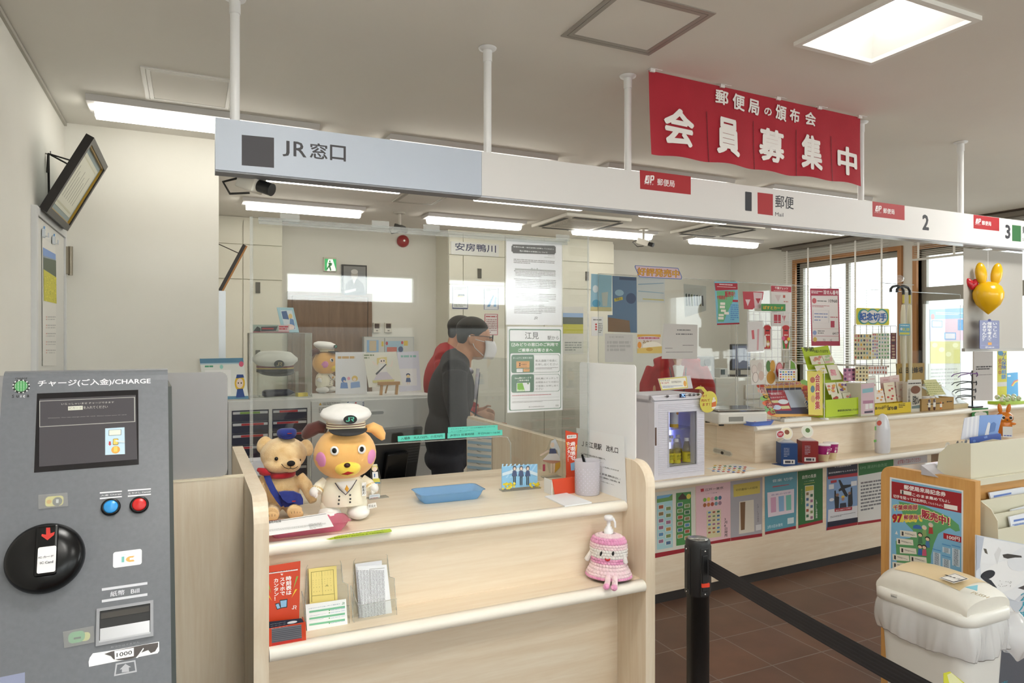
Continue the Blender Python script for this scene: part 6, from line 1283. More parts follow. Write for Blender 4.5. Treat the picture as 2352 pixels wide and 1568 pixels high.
# screens standing on the counter
YSC=.28
def scr(label,pa,pb,z1):
 a,c=cx(pa,YSC),cx(pb,YSC);t=T('acrylic_screen',label,'screen',FC@Vector(((a+c)/2,YSC,ZP_)));b=MB(FC,'acrylic');zb=ZL if a<xs else ZP_
 b.prism([(q[0],q[1])for q in rr(a,zb+.001,c,z1,.015,3)],'y',YSC,YSC+.004);b.build('sheet',t);b=MB(FC,'acrylic_edge');b.tube([(a,YSC,zb+.01),(a,YSC,z1-.004),(c,YSC,z1-.004),(c,YSC,zb+.01)],.0028,n=5);b.build('edge',t)
scr('clear acrylic screen on the postal counter below the pink sales sign',1374,1690,1.968)
scr('clear acrylic screen on the postal counter behind the tablet and card rack',1694,1938,1.962)
scr('clear acrylic screen on the postal counter right of the stamp rack',1990,2206,1.96)
def hung(label,P,bg,items=(),y=YSC-.003,z=(1300,560,.2551),nm='hung_notice',cat='notice',th=None):return poster(label,0,z,P,bg,items,cat,nm,pl=PC_(y))
hung('pink sign with yellow letters 好評発売中 clipped on top of the screen',[(622,192),(1010,216),(1046,298),(1040,320),(660,300),(618,206)],'#5f7ab8',(('p',[(628,198),(1006,222),(1038,298),(1034,313),(664,293),(626,208)],'#dcc6cf'),('t','好評発売中',640,210,1022,306,'#b0502e',.05),('t','好評発売中',644,214,1018,302,'#e0b23c',.015)),YSC-.006)
hung('blue picture poster at the left end of the postal screen',[(228,268),(414,284),(410,606),(220,604)],'#9cc8dc',(('e',240,370,290,440,'#dfeaf0'),('p',[(320,440),(380,430),(370,560),(330,560)],'#c9cfc8'),('e',236,500,310,570,'#5fa8cc'),('p',[(222,566),(410,570),(410,606),(220,604)],'#d9cf9c')),YSC+.010,nm='hung_poster',cat='poster')
hung('dark blue and brown poster with a yellow tag on the postal screen',[(418,286),(636,300),(640,800),(378,790),(376,640),(420,640)],'#5d7fa6',(('e',440,410,520,470,'#9cc0d8'),('r',480,296,630,330,'#3a5078'),('e',540,440,630,540,'#38507c'),('p',[(432,492),(508,476),(512,502),(438,520)],'#d8c23c'),('t','魚眼力',446,484,496,510,'#3a3020'),('p',[(378,660),(570,690),(580,796),(378,790)],'#8c6a4c')),YSC+.012,nm='hung_poster',cat='poster')
hung('white sheet with blue strokes on the postal screen',[(642,300),(890,316),(890,530),(642,520)],'#dfe4e6',(('p',[(650,360),(880,350),(880,356),(650,368)],'#8ab0d0'),('p',[(650,420),(880,440),(880,446),(650,428)],'#9ac0d8'),('p',[(690,490),(880,500),(880,512),(690,500)],'#d8cf8c')),YSC+.014,nm='hung_poster',cat='poster')
hung('card of dark photographs hanging in a clear sleeve on the postal screen',[(1060,360),(1262,380),(1262,600),(1070,660)],'#b9bcb8',tuple(('p',[(1075+i*24,450+i*3),(1090+i*24,446+i*3),(1096+i*24,560),(1080+i*24,556)],q)for i,q in enumerate(('#3a4a44','#2a2c30','#4a5a3a','#6a7a8a','#2c3a44','#50543a','#34383e'))),YSC+.012,nm='hung_poster',cat='poster')
hung('tall blue and red commemorative ticket poster on the postal screen',[(1336,338),(1542,342),(1562,722),(1360,730)],'#7fc0d6',(('p',[(1338,352),(1543,354),(1546,412),(1346,420)],'#b02a3c'),('g',1380,358,1500,376,1,'#f0e6e6',.7),('g',1360,380,1530,396,1,'#f0e6e6',.6),('p',[(1356,424),(1520,420),(1500,520),(1450,620),(1420,700),(1366,700),(1370,560)],'#6fb486'),('t','97郵便局で',1358,462,1450,502,'#c02a44',.03),('t','販売中！',1430,424,1520,480,'#c02a44',.04),('r',1500,502,1548,524,'#b02a3c'),('r',1388,526,1432,550,'#eeeae0'),('r',1384,556,1430,580,'#eeeae0'),('r',1394,590,1438,612,'#eeeae0'),('r',1374,630,1420,650,'#eeeae0'),('r',1424,612,1466,636,'#eeeae0'),('r',1370,656,1418,680,'#eeeae0'),('g',1480,540,1552,690,8,'#5a8ac8',.5),('p',[(1360,716),(1561,708),(1562,722),(1360,730)],'#b02a3c')),nm='hung_poster',cat='poster')
hung('red and white pennant cards hanging behind the green post card sign',[(1592,428),(1780,430),(1770,500),(1680,590),(1604,586)],'#b84250',(('p',[(1686,436),(1770,440),(1750,580),(1700,582)],'#d8c2c6'),('p',[(1706,490),(1754,490),(1730,540)],'#b03a48'),('p',[(1614,500),(1660,500),(1636,560)],'#e0ccd0')),YSC-.004,nm='hung_card',cat='card')
hung('white and red notice 千葉ジェッツ on the postal screen',[(1844,372),(2030,374),(2030,742),(1852,740)],'#d9d4d2',(('r',1846,376,2028,436,'#b43244'),('t','千葉ジェッツ',1880,384,1998,414,'#f0e6e6',.03),('g',1870,418,2000,430,1,'#f0e6e6',.6),('p',[(1880,460),(1936,460),(1910,524)],'#cdbcbc'),('r',1954,460,1974,486,'#b85a50'),('g',1960,510,2000,530,1,'#b86a64'),('r',1872,636,1934,712,'#b43244'),('p',[(1946,646),(1978,646),(1962,708)],'#b85a64')),YSC-.003,nm='hung_poster',cat='poster')
hung('green sign with yellow letters ぽすとカード',[(1758,538),(1976,542),(1976,604),(1762,602)],'#3f8c4c',(('t','ぽすとカード',1774,554,1958,594,'#b8641e',.05),('t','ぽすとカード',1776,556,1956,592,'#e0c43a',.02)),YSC-.03,nm='card_sign',cat='sign')
hung('white printed sheet hanging low on the screen in front of the clerk',[(880,716),(1184,728),(1182,1034),(862,1034)],'#cfcdca',(('g',1000,766,1120,784,1,'#6a6a6c',.5),('g',990,800,1140,824,1,'#6a6a6c',.4),('g',892,934,960,944,1,'#6a6a6c'),('g',1050,906,1150,918,1,'#6a6a6c'),('g',900,968,1140,980,1,'#6a6a6c')),YSC-.003)
hung('clear pouch of colourful snack packs hanging on the screen',[(636,806),(860,810),(862,984),(640,984)],'#d8d0c2',(('r',642,814,852,838,'#d8a84a'),('e',640,830,850,870,'#d9c4cc'),('g',650,838,840,856,1,'#b83a5a',.6),('e',644,880,680,940,'#e0963c'),('t','みかん',690,866,780,900,'#8a6a30',.02),('e',690,880,860,960,'#efe9da'),('p',[(640,940),(862,920),(862,984),(640,984)],'#d8bc6a'),('e',720,932,780,966,'#c89a3c')),YSC-.006,nm='snack_pouch',cat='pouch')
hung('grey translucent document hanging left of the snack pouch',[(350,806),(600,816),(604,1064),(352,1064)],'#c4c3c0',(('t','令和 郵便局',384,830,520,846,'#9a9a98'),('g',370,870,580,970,3,'#aeadab',.7)),YSC-.003)
hung('red framed lottery number poster 当せん番号 hanging before the window',[(572,506),(808,508),(818,976),(584,976)],'#b03350',(('p',[(582,566),(798,566),(808,938),(592,938)],'#e6dfe0'),('g',582,522,674,552,2,'#efe0e4',.6),('t','当せん番号',682,518,804,560,'#f2e6ea',.03),('t','109681',724,596,802,624,'#3a3438',.015),('t','6417',756,864,804,886,'#3a3438',.015),('e',588,584,624,630,'#c8606a'),('g',630,600,710,620,1),('g',590,640,730,664,2,'#b04a58'),('f',596,684,726,790,3,'#b9b4b8'),('g',606,700,716,780,3,'#7a8ab8',.3),('r',740,772,772,826,'#b03350'),('g',736,736,800,748,1,'#b04a58',.7),('e',594,850,626,888,'#8a9ac8'),('g',634,846,690,880,2),('r',596,834,806,838,'#b03350'),('r',596,894,806,898,'#b03350'),('e',596,904,628,944,'#d8b45a'),('t','73',676,920,696,938,'#6a6468'),('t','42',734,920,752,938,'#6a6468')),YSC-.002,(1700,520,.2807),'hung_poster','poster')
# mini fridge on the low end of the counter
ZF=(1480,820,.2296);fy=-.185
fx0,fx1=cx(1503,fy),cx(1618,fy);fz0,fz1=ZL+.018,cz(1560,906,fy);FD=.30
t=T('mini_fridge','white ribbed mini fridge with drinks behind its window on the postal counter','fridge',FC@Vector(((fx0+fx1)/2,fy,ZL)));t['_w']=tuple(t.location)
b=MB(FC,'#d9d8e2:.35');b.box(fx0,fy+.05,fz0,fx0+.012,fy+FD,fz1-.02);b.box(fx1-.012,fy+.05,fz0,fx1,fy+FD,fz1-.02);b.box(fx0,fy+.05,fz0,fx1,fy+FD,fz0+.03);b.box(fx0,fy+.02,fz1-.05,fx1,fy+FD,fz1);b.box(fx0,fy+FD-.02,fz0,fx1,fy+FD,fz1);b.build('cabinet',t,bv=.006)
s=Sh(PC_(fy),ZF);wx0,wz1=s.q(230,520);wx1,wz0=s.q(524,1100);zd0,zd1=s.q(100,1236)[1],s.q(330,432)[1];w_=FI.inverted()
b=MB(FC,'#dcdbe6:.3');wx0+=.01;wx1-=.004;wz0+=.02;wz1-=.02
b.box(fx0,fy,zd0,wx0,fy+.05,zd1);b.box(wx1,fy,zd0,fx1,fy+.05,zd1);b.box(wx0,fy,zd0,wx1,fy+.05,wz0);b.box(wx0,fy,wz1,wx1,fy+.05,zd1)
n=38
for i in range(n):
 z=zd0+.03+(zd1-zd0-.05)*i/(n-1);h=.0022
 for a,c in(((fx0+.028,wx0-.008),(wx1+.008,fx1-.006))if wz0-.012<z<wz1+.012 else((fx0+.028,fx1-.006),)):b.prism([(fy+.0005,z-h),(fy-.003,z),(fy+.0005,z+h)],'x',a,c)
o=b.build('door',t);b=MB(FC,'#c9c8d4:.4');e=.006
for q in((wx0-e,wz0-e,wx1+e,wz0),(wx0-e,wz1,wx1+e,wz1+e),(wx0-e,wz0,wx0,wz1),(wx1,wz0,wx1+e,wz1)):b.box(q[0],fy-.004,q[1],q[2],fy+.01,q[3])
b.build('window_frame',o);b=MB(FC,'acrylic');b.box(wx0,fy+.01,wz0,wx1,fy+.013,wz1);b.build('window_pane',o)
hz0,hz1=s.q(100,885)[1],s.q(100,705)[1];b=MB(FC,'#5d4438:.4');b.box(fx0+.004,fy-.002,hz0,fx0+.014,fy+.001,hz1);b.build('handle_recess',o)
b=MB(FC,'#d9d8e2:.3');b.prism([(fy-.002,zd1+.004),(fy+.03,fz1),(fy+.05,fz1),(fy+.05,zd1+.004)],'x',fx0,fx1);hd=b.build('control_panel',t,bv=.003)
s=Sh((FC@Vector((0,fy-.0035,0)),Vector((math.cos(AC),math.sin(AC),0)),Vector((0,0,1))),ZF);s.p([(350,368),(410,362),(412,402),(350,406)],'#1c2440:.2');s.t('7C',372,368,406,398,'#7aa8ff:.3:0:3');s.part('temperature_display',hd)
s.mb=MB()
for a,c in((230,392),(455,378),(496,376),(536,372)):s.e(a-18,c-14,a+18,c+14,'#8d8c96:.2:.9');s.e(a-9,c-3,a+9,c+10,'#2a2a30:.3')
s.part('control_button',hd)
b=MB(FC,'#9aa0e8:.5');b.box(fx1-.03,fy+FD-.022,wz0,fx1-.013,fy+FD-.0205,wz1+.02,'#8a94ff:.4:0:7');b.build('inner_lamp',t)
zsh=s.q(300,745)[1];b=MB(FC,'acrylic_edge');b.box(fx0+.013,fy+.055,zsh,fx1-.013,fy+FD-.025,zsh+.005);b.build('wire_shelf',t)
for px_,py_ in((fx0+.02,fy+.07),(fx1-.02,fy+.07),(fx0+.02,fy+FD-.03),(fx1-.02,fy+FD-.03)):b=MB(FC,'#1b1b1d:.6');b.cyl(px_,py_,ZL,fz0,.014);b.build('foot',t)
def bottle(loc,label,h=.16,up=False):
 t=T('drink_bottle',label,'bottle',loc,'lemon drinks in the mini fridge');b=MB(fr(loc,AC),'juice');r=.026;k=h/.16
 b.lathe([(.022,0),(r,.004),(r,.085*k),(r*.9,.10*k),(.014,.135*k),(.012,.142*k)]);b.build('bottle_body',t);b=MB(fr(loc,AC),'#efeef4:.4');b.cyl(0,0,.142*k,h,.014);b.build('cap',t)
 b=MB(fr(loc,AC),'#e0cf38:.4');b.lathe([(r+.0006,.022*k),(r+.0006,.078*k)],cap=False);s=Sh(PL(fr(loc,AC)@Vector((-.02,-r-.001,.03)),AC),wh=(.04,.045,40,45));s.t('はちみつ',4,4,36,18,'#4a5a1c',.02);s.t('レモン',6,20,34,34,'#4a5a1c',.02);s.e(30,34,40,44,'#b0483c');b.v+=s.mb.v;n0_=len(b.v)-len(s.mb.v);b.f+=[tuple(i+n0_ for i in f)for f in s.mb.f];b.k+=s.mb.k;b.sm+=s.mb.sm;b.build('bottle_label',t);return t
zfl=fz0+.0305
for nm,px,yy in(('front left lemon drink partly cut by the fridge window edge',1537,.09),('front middle lemon drink in the mini fridge',1553,.075),('front right lemon drink in the mini fridge',1577,.075)):bottle(FC@Vector((cx(px,fy+yy),fy+yy,zfl)),nm)
for nm,px,yy in(('rear left lemon drink with only its cap showing',1541,.17),('rear right lemon drink with only its cap showing',1557,.18)):bottle(FC@Vector((cx(px,fy+yy),fy+yy,zfl)),nm,.165)
p=FC@Vector((cx(1548,fy+.12),fy+.12,zsh+.006));t=T('juice_can','white and orange can on the upper shelf of the mini fridge','can',p);b=MB(fr(p,AC),'#dfe0ee:.3');b.lathe([(.024,0),(.026,.004),(.026,.115),(.022,.125),(.001,.124)]);b.lathe([(.0264,.0),(.0264,.02)],m='#e0b43c:.3',cap=False);b.ell((.004,-.0215,.085),(.012,.006,.014),'#e89a3c:.4');b.build('can',t)
# signs on the fridge
s=Sh(PL(FC@Vector((cx(1518,fy+.06),fy+.06,fz1+.001)),AC,.15),(1300,560,.2551));s.bpoly([(828,1212),(1118,1184),(1144,1300),(860,1320)],'#c9c6cc',.002);s.p([(832,1214),(1084,1192),(1098,1296),(860,1318)],'#d8c85a');s.p([(840,1222),(1076,1202),(1088,1288),(868,1308)],'#eceade');s.t('つぶらなユズ',840,1216,932,1238,'#5a4a30',.008);s.t('1本125円',850,1240,924,1262,'#b83a3a',.01);s.t('好評販売中！',950,1230,1038,1254,'#5a4a4a');s.g(870,1270,1050,1296,2,'#5a70b0');s.e(1060,1230,1080,1284,'#e0a04a');s.one('price_sign','price sign つぶらなユズ standing on the mini fridge','sign')
s=Sh(PL(FC@Vector((cx(1610,fy-.02),fy-.02,1.2)),AC,-.1),(1480,820,.2296));u0,v0,u1,v1=s.bx(548,335,736,560);s.slab(circ((u0+u1)/2,(v0+v1)/2,(u1-u0)/2,(v1-v0)/2,32),'#dcd05e',.0015);s.p([(500,318),(540,292),(590,296),(634,350),(600,360),(570,320)],'#dcd05e');s.t('今！',566,372,622,404,'#b0402e',.02);s.t('売れて',566,416,656,448,'#b0402e',.02);s.t('ます！',580,456,656,490,'#b0402e',.02);s.r(672,420,716,516,'#ece6d4',.3);s.p([(672,456),(716,440),(716,490),(672,500)],'#d8743c');s.r(684,402,704,420,'#f0eee8',.3);s.one('promotion_tag','round yellow tag 今！売れてます！ on the right edge of the mini fridge','tag')
s=Sh(PT(FC@Vector((0,0,ZL+.0004)),(1,0,0),(0,1,0)),ZF);s.bpoly([(620,1110),(900,1064),(1130,1112),(770,1168)],'#e3e1da',.0003);R=random.Random(9)
for j in range(4):
 for i in range(7):
  a,c=690+i*50-j*6,1090+j*18+(i-3)*3;s.p([(a,c),(a+26,c-3),(a+36,c+6),(a+10,c+9)],R.choice(('#c8484a','#4a6ab0','#4a8a5a','#d8b84a','#c87a4a')))
s.one('flag_leaflet','flat leaflet of small coloured logos lying on the shelf beside the mini fridge','leaflet')
# cartons and cups on the bag shelf
def carton(label,zoom,c0,c1,y,P,m,dark,ttl,lidc):
 a,c=cx(zoom[0]+c0*zoom[2],y),cx(zoom[0]+c1*zoom[2],y);w_=c-a;t=T('food_carton',label,'carton',FC@Vector(((a+c)/2,y,ZL)));X=FC@Matrix.Translation(((a+c)/2,y+.03,0))@Matrix.Rotation(-.55,4,'Z');h=P;k=w_*.36
 b=MB(X,m);b.box(-k,-k,ZL+.002,k,k,ZL+h);s=Sh(PL(X@Vector((-k,-k-.0005,ZL+.002)),AC-.55),wh=(2*k,h,60,100));s.r(8,76,50,96,'#e8e6e4');s.g(14,80,44,92,1,'#50505a',.9);s.g(10,20,30,64,6,'#b9bccc',.3);
 b.v+=s.mb.v;n0_=len(b.v)-len(s.mb.v);b.f+=[tuple(i+n0_ for i in f)for f in s.mb.f];b.k+=s.mb.k;b.sm+=s.mb.sm
 s=Sh(PT(X@Vector((k+.0005,-k,ZL+.002)),(X.to_3x3()@Vector((0,1,0))),(0,0,1)),wh=(2*k,h,60,100));s.tv(ttl,16,8,50,96,'#eeeaea',.03);b.v+=s.mb.v;n0_=len(b.v)-len(s.mb.v);b.f+=[tuple(i+n0_ for i in f)for f in s.mb.f];b.k+=s.mb.k;b.sm+=s.mb.sm
 b.build('box',t);b=MB(X,'#dcdad8:.5');b.prism([(-k,ZL+h),(k,ZL+h),(0,ZL+h+.03)],'y',-k*.2,k*.6);b.build('top_flap',t)
 s=Sh(PL(X@Vector((0,-k*.3,ZL+h+.02)),AC-.2,.2),wh=(.06,.07,60,70));s.slab(circ(.0,.04,.046,.042,24),'#e8e2d8',.0015);s.dl=.0004;s.face(circ(0,.04,.038,.034,24),lidc[0]);s.face(circ(.003,.046,.018,.015,16),lidc[1]);s.part('picture_disc',t)
 b=MB(FC,dark);b.box(a-.02,y-.03,ZL+.0002,c+.02,y+.07,ZL+.0015);b.build('card_mat',t);return t
carton('blue food carton with a round bowl picture on the bag shelf',ZF,1385,1540,-.19,.135,'#24477e:.4','#2c4a80:.5','絹とうふ',('#efe6c8','#8a4a2c'))
carton('red brown food carton with a round salad picture on the bag shelf',ZF,1595,1745,-.19,.135,'#8c2c2e:.4','#8a3a34:.5','絹とうふ',('#dfe4d4','#5a7a3c'))
s=Sh(PL(FC@Vector((cx(1784,-.21),-.2,ZL+.155)),AC),ZF);s.base(1322,732,1398,808,'#e9e4e4',.0012);s.e(1328,736,1394,804,'#b42c40');s.g(1340,755,1384,785,2,'#efe0e2',.5);s.one('shop_card','small white card with a red disc stuck beside the blue carton','card')
for px,yy,nm in((1890,-.19,'front magenta paper cup beside the red carton'),(1908,-.165,'rear magenta paper cup standing behind its twin')):
 p=FC@Vector((cx(px,yy),yy,ZL+.0005));t=T('paper_cup',nm,'cup',p,'magenta cups on the bag shelf');b=MB(fr(p,AC),'#a82878:.4');b.lathe([(.030,0),(.040,.045)],cap=False,m='#d8c8a0:.4');b.lathe([(.030,.001),(.001,.001)],cap=False);b.lathe([(.040,.045),(.046,.10)],cap=False);b.lathe([(.046,.10),(.049,.103),(.046,.107),(.001,.106)],m='#e8e4e4:.4');b.build('cup',t)
 s=Sh(PL(fr(p,AC)@Vector((-.03,-.045,.045)),AC,-.12),wh=(.06,.05,60,50));s.t('スープ',8,8,52,26,'#f2e6ee',.03);s.e(6,30,24,46,'#f0ece4');s.part('cup_label',t)
p=FC@Vector((cx(2027,-.165),-.165,ZL));k=dep(p)/F;t=T('white_bottle','large white plastic bottle with a red dot on the bag shelf','bottle',p);b=MB(fr(p,AC),'#dcdce2:.3');b.lathe([(18*k,0),(21*k,3*k),(22*k,30*k),(21*k,55*k),(17*k,74*k),(11*k,85*k),(5*k,89*k),(.001,90*k)],sy=.6);b.build('bottle_body',t)
s=Sh(PL(fr(p,AC)@Vector((0,-14*k,0)),AC),(1900,840,.1922));s.e(592,650,650,716,'#c0442e');s.part('red_dot',t);s.mb=MB();s.r(556,880,588,912,'#6aa84a');s.r(566,720,586,770,'#6aa84a');s.part('green_print',t)
# ---- things on the raised top
TP=lambda px,py:gp(px,py,ZP_)
p=FC@Vector((cx(1683,.11),.11,ZP_))
t=T('postal_scale','white postal scale with a steel plate on the postal counter','scale',p);X=fr(p,AC-.28);b=MB(X,'#d8d6ce:.4');b.box(-.17,-.13,.012,.17,.13,.088);b.build('body',t,bv=.012);b=MB(X,'#b9bab8:.15:.9');b.box(-.165,-.125,.089,.165,.125,.106);b.build('weighing_plate',t,bv=.01);b=MB(X,'#8d8c86:.3');b.box(-.10,-.1315,.03,.0,-.1295,.06);b.build('display',t)
for a,c in((-.13,-.09),(.13,-.09),(-.13,.09),(.13,.09)):b=MB(X,'#1c1c1c');b.cyl(a,c,0,.012,.016);b.build('foot',t)
p=FC@Vector((cx(1740,-.02),-.02,ZP_));tray('cash_tray','blue violet cash tray with folded papers on the postal counter',p,.215,.115,.03,'#5b7ad0:.4',AC,.02)
for i,(dx,a,c)in enumerate(((-.035,.5,'#dedad8'),(.035,-.2,'#d9b4b8'))):
 X=fr(p+Vector((dx,.0,.024+.004*i)),AC+a,0);b=MB(X,c);b.box(-.05,-.03,0,.05,.03,.002);b.box(-.04,-.02,.002,.04,-.012,.0024,'#b03a4a');b.box(-.04,.008,.002,.02,.016,.0024,'#b03a4a');one(b,'folded_slip',('left white' if i==0 else 'right pinkish')+' folded slip lying in the blue violet tray','paper slip',p)
# tablet with decorated frame
ZT_=(1700,820,.11054);p=FC@Vector((cx(1822,.03),.03,ZP_));s=Sh(PL(p,AC-.02,.5),ZT_);t=T('tablet_display','tablet in a colourful paper frame reading お申込み受付中！','tablet',p)
s.bpoly([(400,600),(500,520),(1250,500),(1300,460),(1460,520),(1640,1210),(1480,1220),(760,1240),(640,1210),(560,960)],'#d9a458',.004)
R=random.Random(4)
for cx_,cy_ in((420,600),(440,700),(490,860),(540,960),(580,1060),(560,1120),(640,1160),(700,1130),(1330,520),(1420,560),(1440,620),(1400,720),(1470,800),(1480,880),(1520,940),(1560,1010),(1560,1080),(1600,1150),(620,1000),(1380,640)):s.e(cx_-58,cy_-54,cx_+58,cy_+54,R.choice(('#8fc06a','#c8503c','#e0b0a0','#7ab07a','#e0c060','#d8704a')),12)
s.p([(530,650),(1260,630),(1470,1180),(740,1180)],'#4a4860:.2');s.p([(566,692),(912,688),(1068,1110),(720,1116)],'#a04250:.2');s.p([(912,688),(1286,672),(1416,1036),(1050,1052)],'#aab4c8:.2');s.t('郵便局に',640,742,860,790,'#dcc6cc',.01);s.t('広告が出せます！',630,812,930,860,'#dcc6cc',.01);s.r(660,896,780,958,'#c8c494');s.e(806,872,976,984,'#ccd0d8');s.e(690,990,830,1100,'#b9c4d8');s.r(860,1010,1010,1080,'#c8c494')
s.t('お申込み受付中！',510,508,1250,606,'#efe6e4',.08);s.t('お申込み受付中！',518,514,1244,600,'#b0223e',.035);s.tv('毎月',420,620,510,750,'#f0e6e0',.06);s.tv('毎月',426,620,506,750,'#8c2a34',.02);s.e(484,790,592,866,'#2a2620');s.t('旬',506,800,570,856,'#e0c43a',.02);s.tv('をお届けします',600,880,680,1210,'#8c2a34',.02);s.tv('郵便局の',1350,660,1430,900,'#a83040',.02);s.tv('頒布会',1440,900,1580,1200,'#efeae6',.08);s.tv('頒布会',1446,900,1574,1200,'#2c4a8c',.035)
s.part('frame_and_screen',t);b=MB(fr(p,AC),'#d8d8d4:.4');b.box(-.12,-.03,.0,.14,.0,.022);b.build('stand_foot',t);b=MB(fr(p,AC),'#b9b9b6:.4');b.box(-.1,.0,.0,.1,.10,.006);b.box(-.02,.08,.0,.02,.09,.09);b.build('stand_back',t)
# ---- more on the raised top
ZC2,ZC4=(1700,520,.2807),(1900,840,.1922)
def xl(px,y):return cx(1700+px*.2807,y)
def pl2(y,tilt=0):return PL(FC@Vector((0,y,ZP_)),AC,tilt)
def stand(label,P,bg,items=(),y=.1,tilt=0,nm='card',cat='card',z=ZC2,th=.002):
 s=Sh(pl2(y,tilt),z);s.bpoly(P,bg,th);s.O0=s.w(s.q(*P[-1]),0)
 for it in items:{'r':s.r,'e':s.e,'t':s.t,'g':s.g,'p':s.p,'v':s.tv,'f':s.fr}[it[0]](*it[1:])
 return one(s.mb,nm,label,cat,s.O0)
# wire rack with hanging goods
yr=.13
def wire(t,name,xa,xb,za,zb,y,nx,nz,m='#c9c9cc:.3:.7'):
 b=MB(FC,m);r=.0016
 for i in range(nx+1):x=xa+(xb-xa)*i/nx;b.tube([(x,y,za),(x,y,zb)],r,n=5)
 for i in range(nz+1):z=za+(zb-za)*i/nz;b.tube([(xa,y,z),(xb,y,z)],r,n=5)
 b.build(name,t)
xa,xb=xl(60,yr),xl(450,yr);z1=cz(1700+200*.2807,520+700*.2807,yr)
t=T('wire_rack','wire rack with hanging picture goods left of the lime card display','rack',FC@Vector(((xa+xb)/2,yr,ZP_)));wire(t,'wire_grid',xa,xb,ZP_+.001,z1,yr,8,12)
b=MB(FC,'#c9c9cc:.3:.7')
for x in(xa,xb):b.tube([(x,yr-.05,ZP_+.003),(x,yr+.08,ZP_+.003)],.003)
b.build('foot',t)
RDc='#c02a2e:.5'
stand('crumpled white bag hanging on the wire rack',[(52,770),(190,768),(204,830),(196,1030),(60,1034)],'filmbag',(('p',[(60,780),(184,778),(190,1020),(66,1026)],'#e4e2e4'),('p',[(92,850),(112,846),(118,920),(98,922)],'#d8707a'),('p',[(140,840),(156,838),(150,1010),(136,1012)],'#d8a8b0')),yr-.012,nm='hanging_bag',cat='bag',th=.008)
for nm,dx in(('red pillar box shaped card with a white rabbit on the wire rack',0),('red pillar box shaped card with tulips on the wire rack',152)):
 it=[('e',192+dx,806,252+dx,850,RDc),('r',198+dx,830,246+dx,1000,RDc),('r',208+dx,846,238+dx,856,'#2a2022'),('g',206+dx,880,240+dx,896,1,'#efdcd8',.6)]
 it+=[('e',192,890,214,990,'#e6e4e0'),('e',214,930,240,990,'#c8a05a'),('r',216,950,240,974,'#efe6e0')]if dx==0 else[('e',340,896,366,932,'#d85a8a'),('e',384,906,412,936,'#e0c43a'),('e',362,930,388,960,'#eae6e2'),('p',[(346,930),(352,930),(372,1000),(350,1000)],'#3f8a3c'),('p',[(398,930),(404,934),(392,1000),(380,1000)],'#3f8a3c')]
 stand(nm,[(186+dx,1010),(184+dx,830),(206+dx,800),(236+dx,798),(258+dx,830),(258+dx,1010)][::-1],'#dcd6d2',it,yr-.010,nm='shaped_card')
for nm,P,it in(('clam picture card in the lower row of the wire rack',[(80,1095),(190,1088),(206,1290),(92,1292)],(('e',92,1130,140,1210,'#b9aca6'),('e',96,1134,136,1206,'#d8ccc6'),('e',140,1110,180,1190,'#c9beb8'),('e',100,1190,150,1280,'#8a7f7a'),('e',104,1194,146,1276,'#dcd2cc'),('e',150,1180,194,1260,'#c9b0a4'))),('squash picture card in the lower row of the wire rack',[(208,1294),(210,1120),(226,1092),(280,1090),(290,1110),(290,1294)],(('e',212,1096,250,1190,'#4f7a3c'),('e',244,1094,286,1190,'#c9983c'),('e',216,1180,286,1290,'#b8862c'))),('apple picture card in the lower row of the wire rack',[(290,1250),(288,1130),(320,1104),(366,1112),(372,1250)],(('e',292,1112,350,1240,'#a82a34'),('e',300,1118,344,1200,'#d88a90'),('p',[(350,1112),(366,1116),(360,1180),(348,1170)],'#7a4a34'))),('green pea pod picture card at the right of the wire rack',[(398,1190),(400,1096),(420,1086),(462,1130),(462,1190)],(('p',[(410,1180),(414,1094),(446,1120),(458,1180)],'#6a9a2c'),))):
 stand(nm,P,'#d4cfc8',it,yr-.014,nm='shaped_card')
R=random.Random(8)
stand('white sheet of small coloured flags before the wire rack',B4(315,1165,468,1262),'#e6e6e4',[('r',325,1166,460,1174,'#55555a')]+[('r',324+i*22,1184+j*20,338+i*22,1196+j*20,R.choice(('#c8383c','#3f62b0','#3f8a5a','#d8b03a','#5a5a60')))for j in range(4)for i in range(6)],.05,.08,'flag_sheet','sheet')
# yellow flag banner on a small pole
t=T('table_flag','yellow table flag 会員募集 on a thin white pole','flag',FC@Vector((xl(690,.0),.0,ZP_)))
b=MB(FC,'#e2e2e4:.4');xq=xl(688,.0);b.cyl(xq,0,ZP_,ZP_+.008,.03);b.cyl(xq,0,ZP_+.008,cz(1893,847,0),.003,n=8);zz=cz(1893,849,0);b.tube([(xl(530,0),0,zz),(xq,0,zz)],.0025,n=6);b.build('pole',t)
s=Sh(pl2(.004),ZC2);s.bpoly([(548,1180),(674,1190),(676,1545),(560,1540)],'#dccb62',.001);s.tv('会員募集',610,1206,656,1500,'#e9dcc0',.07);s.tv('会員募集',612,1206,654,1500,'#b02a30',.025);s.e(572,1230,612,1280,'#b0604a');s.e(576,1300,610,1360,'#5a7a8c');s.e(578,1380,612,1440,'#c8a06a');s.part('flag_cloth',t)
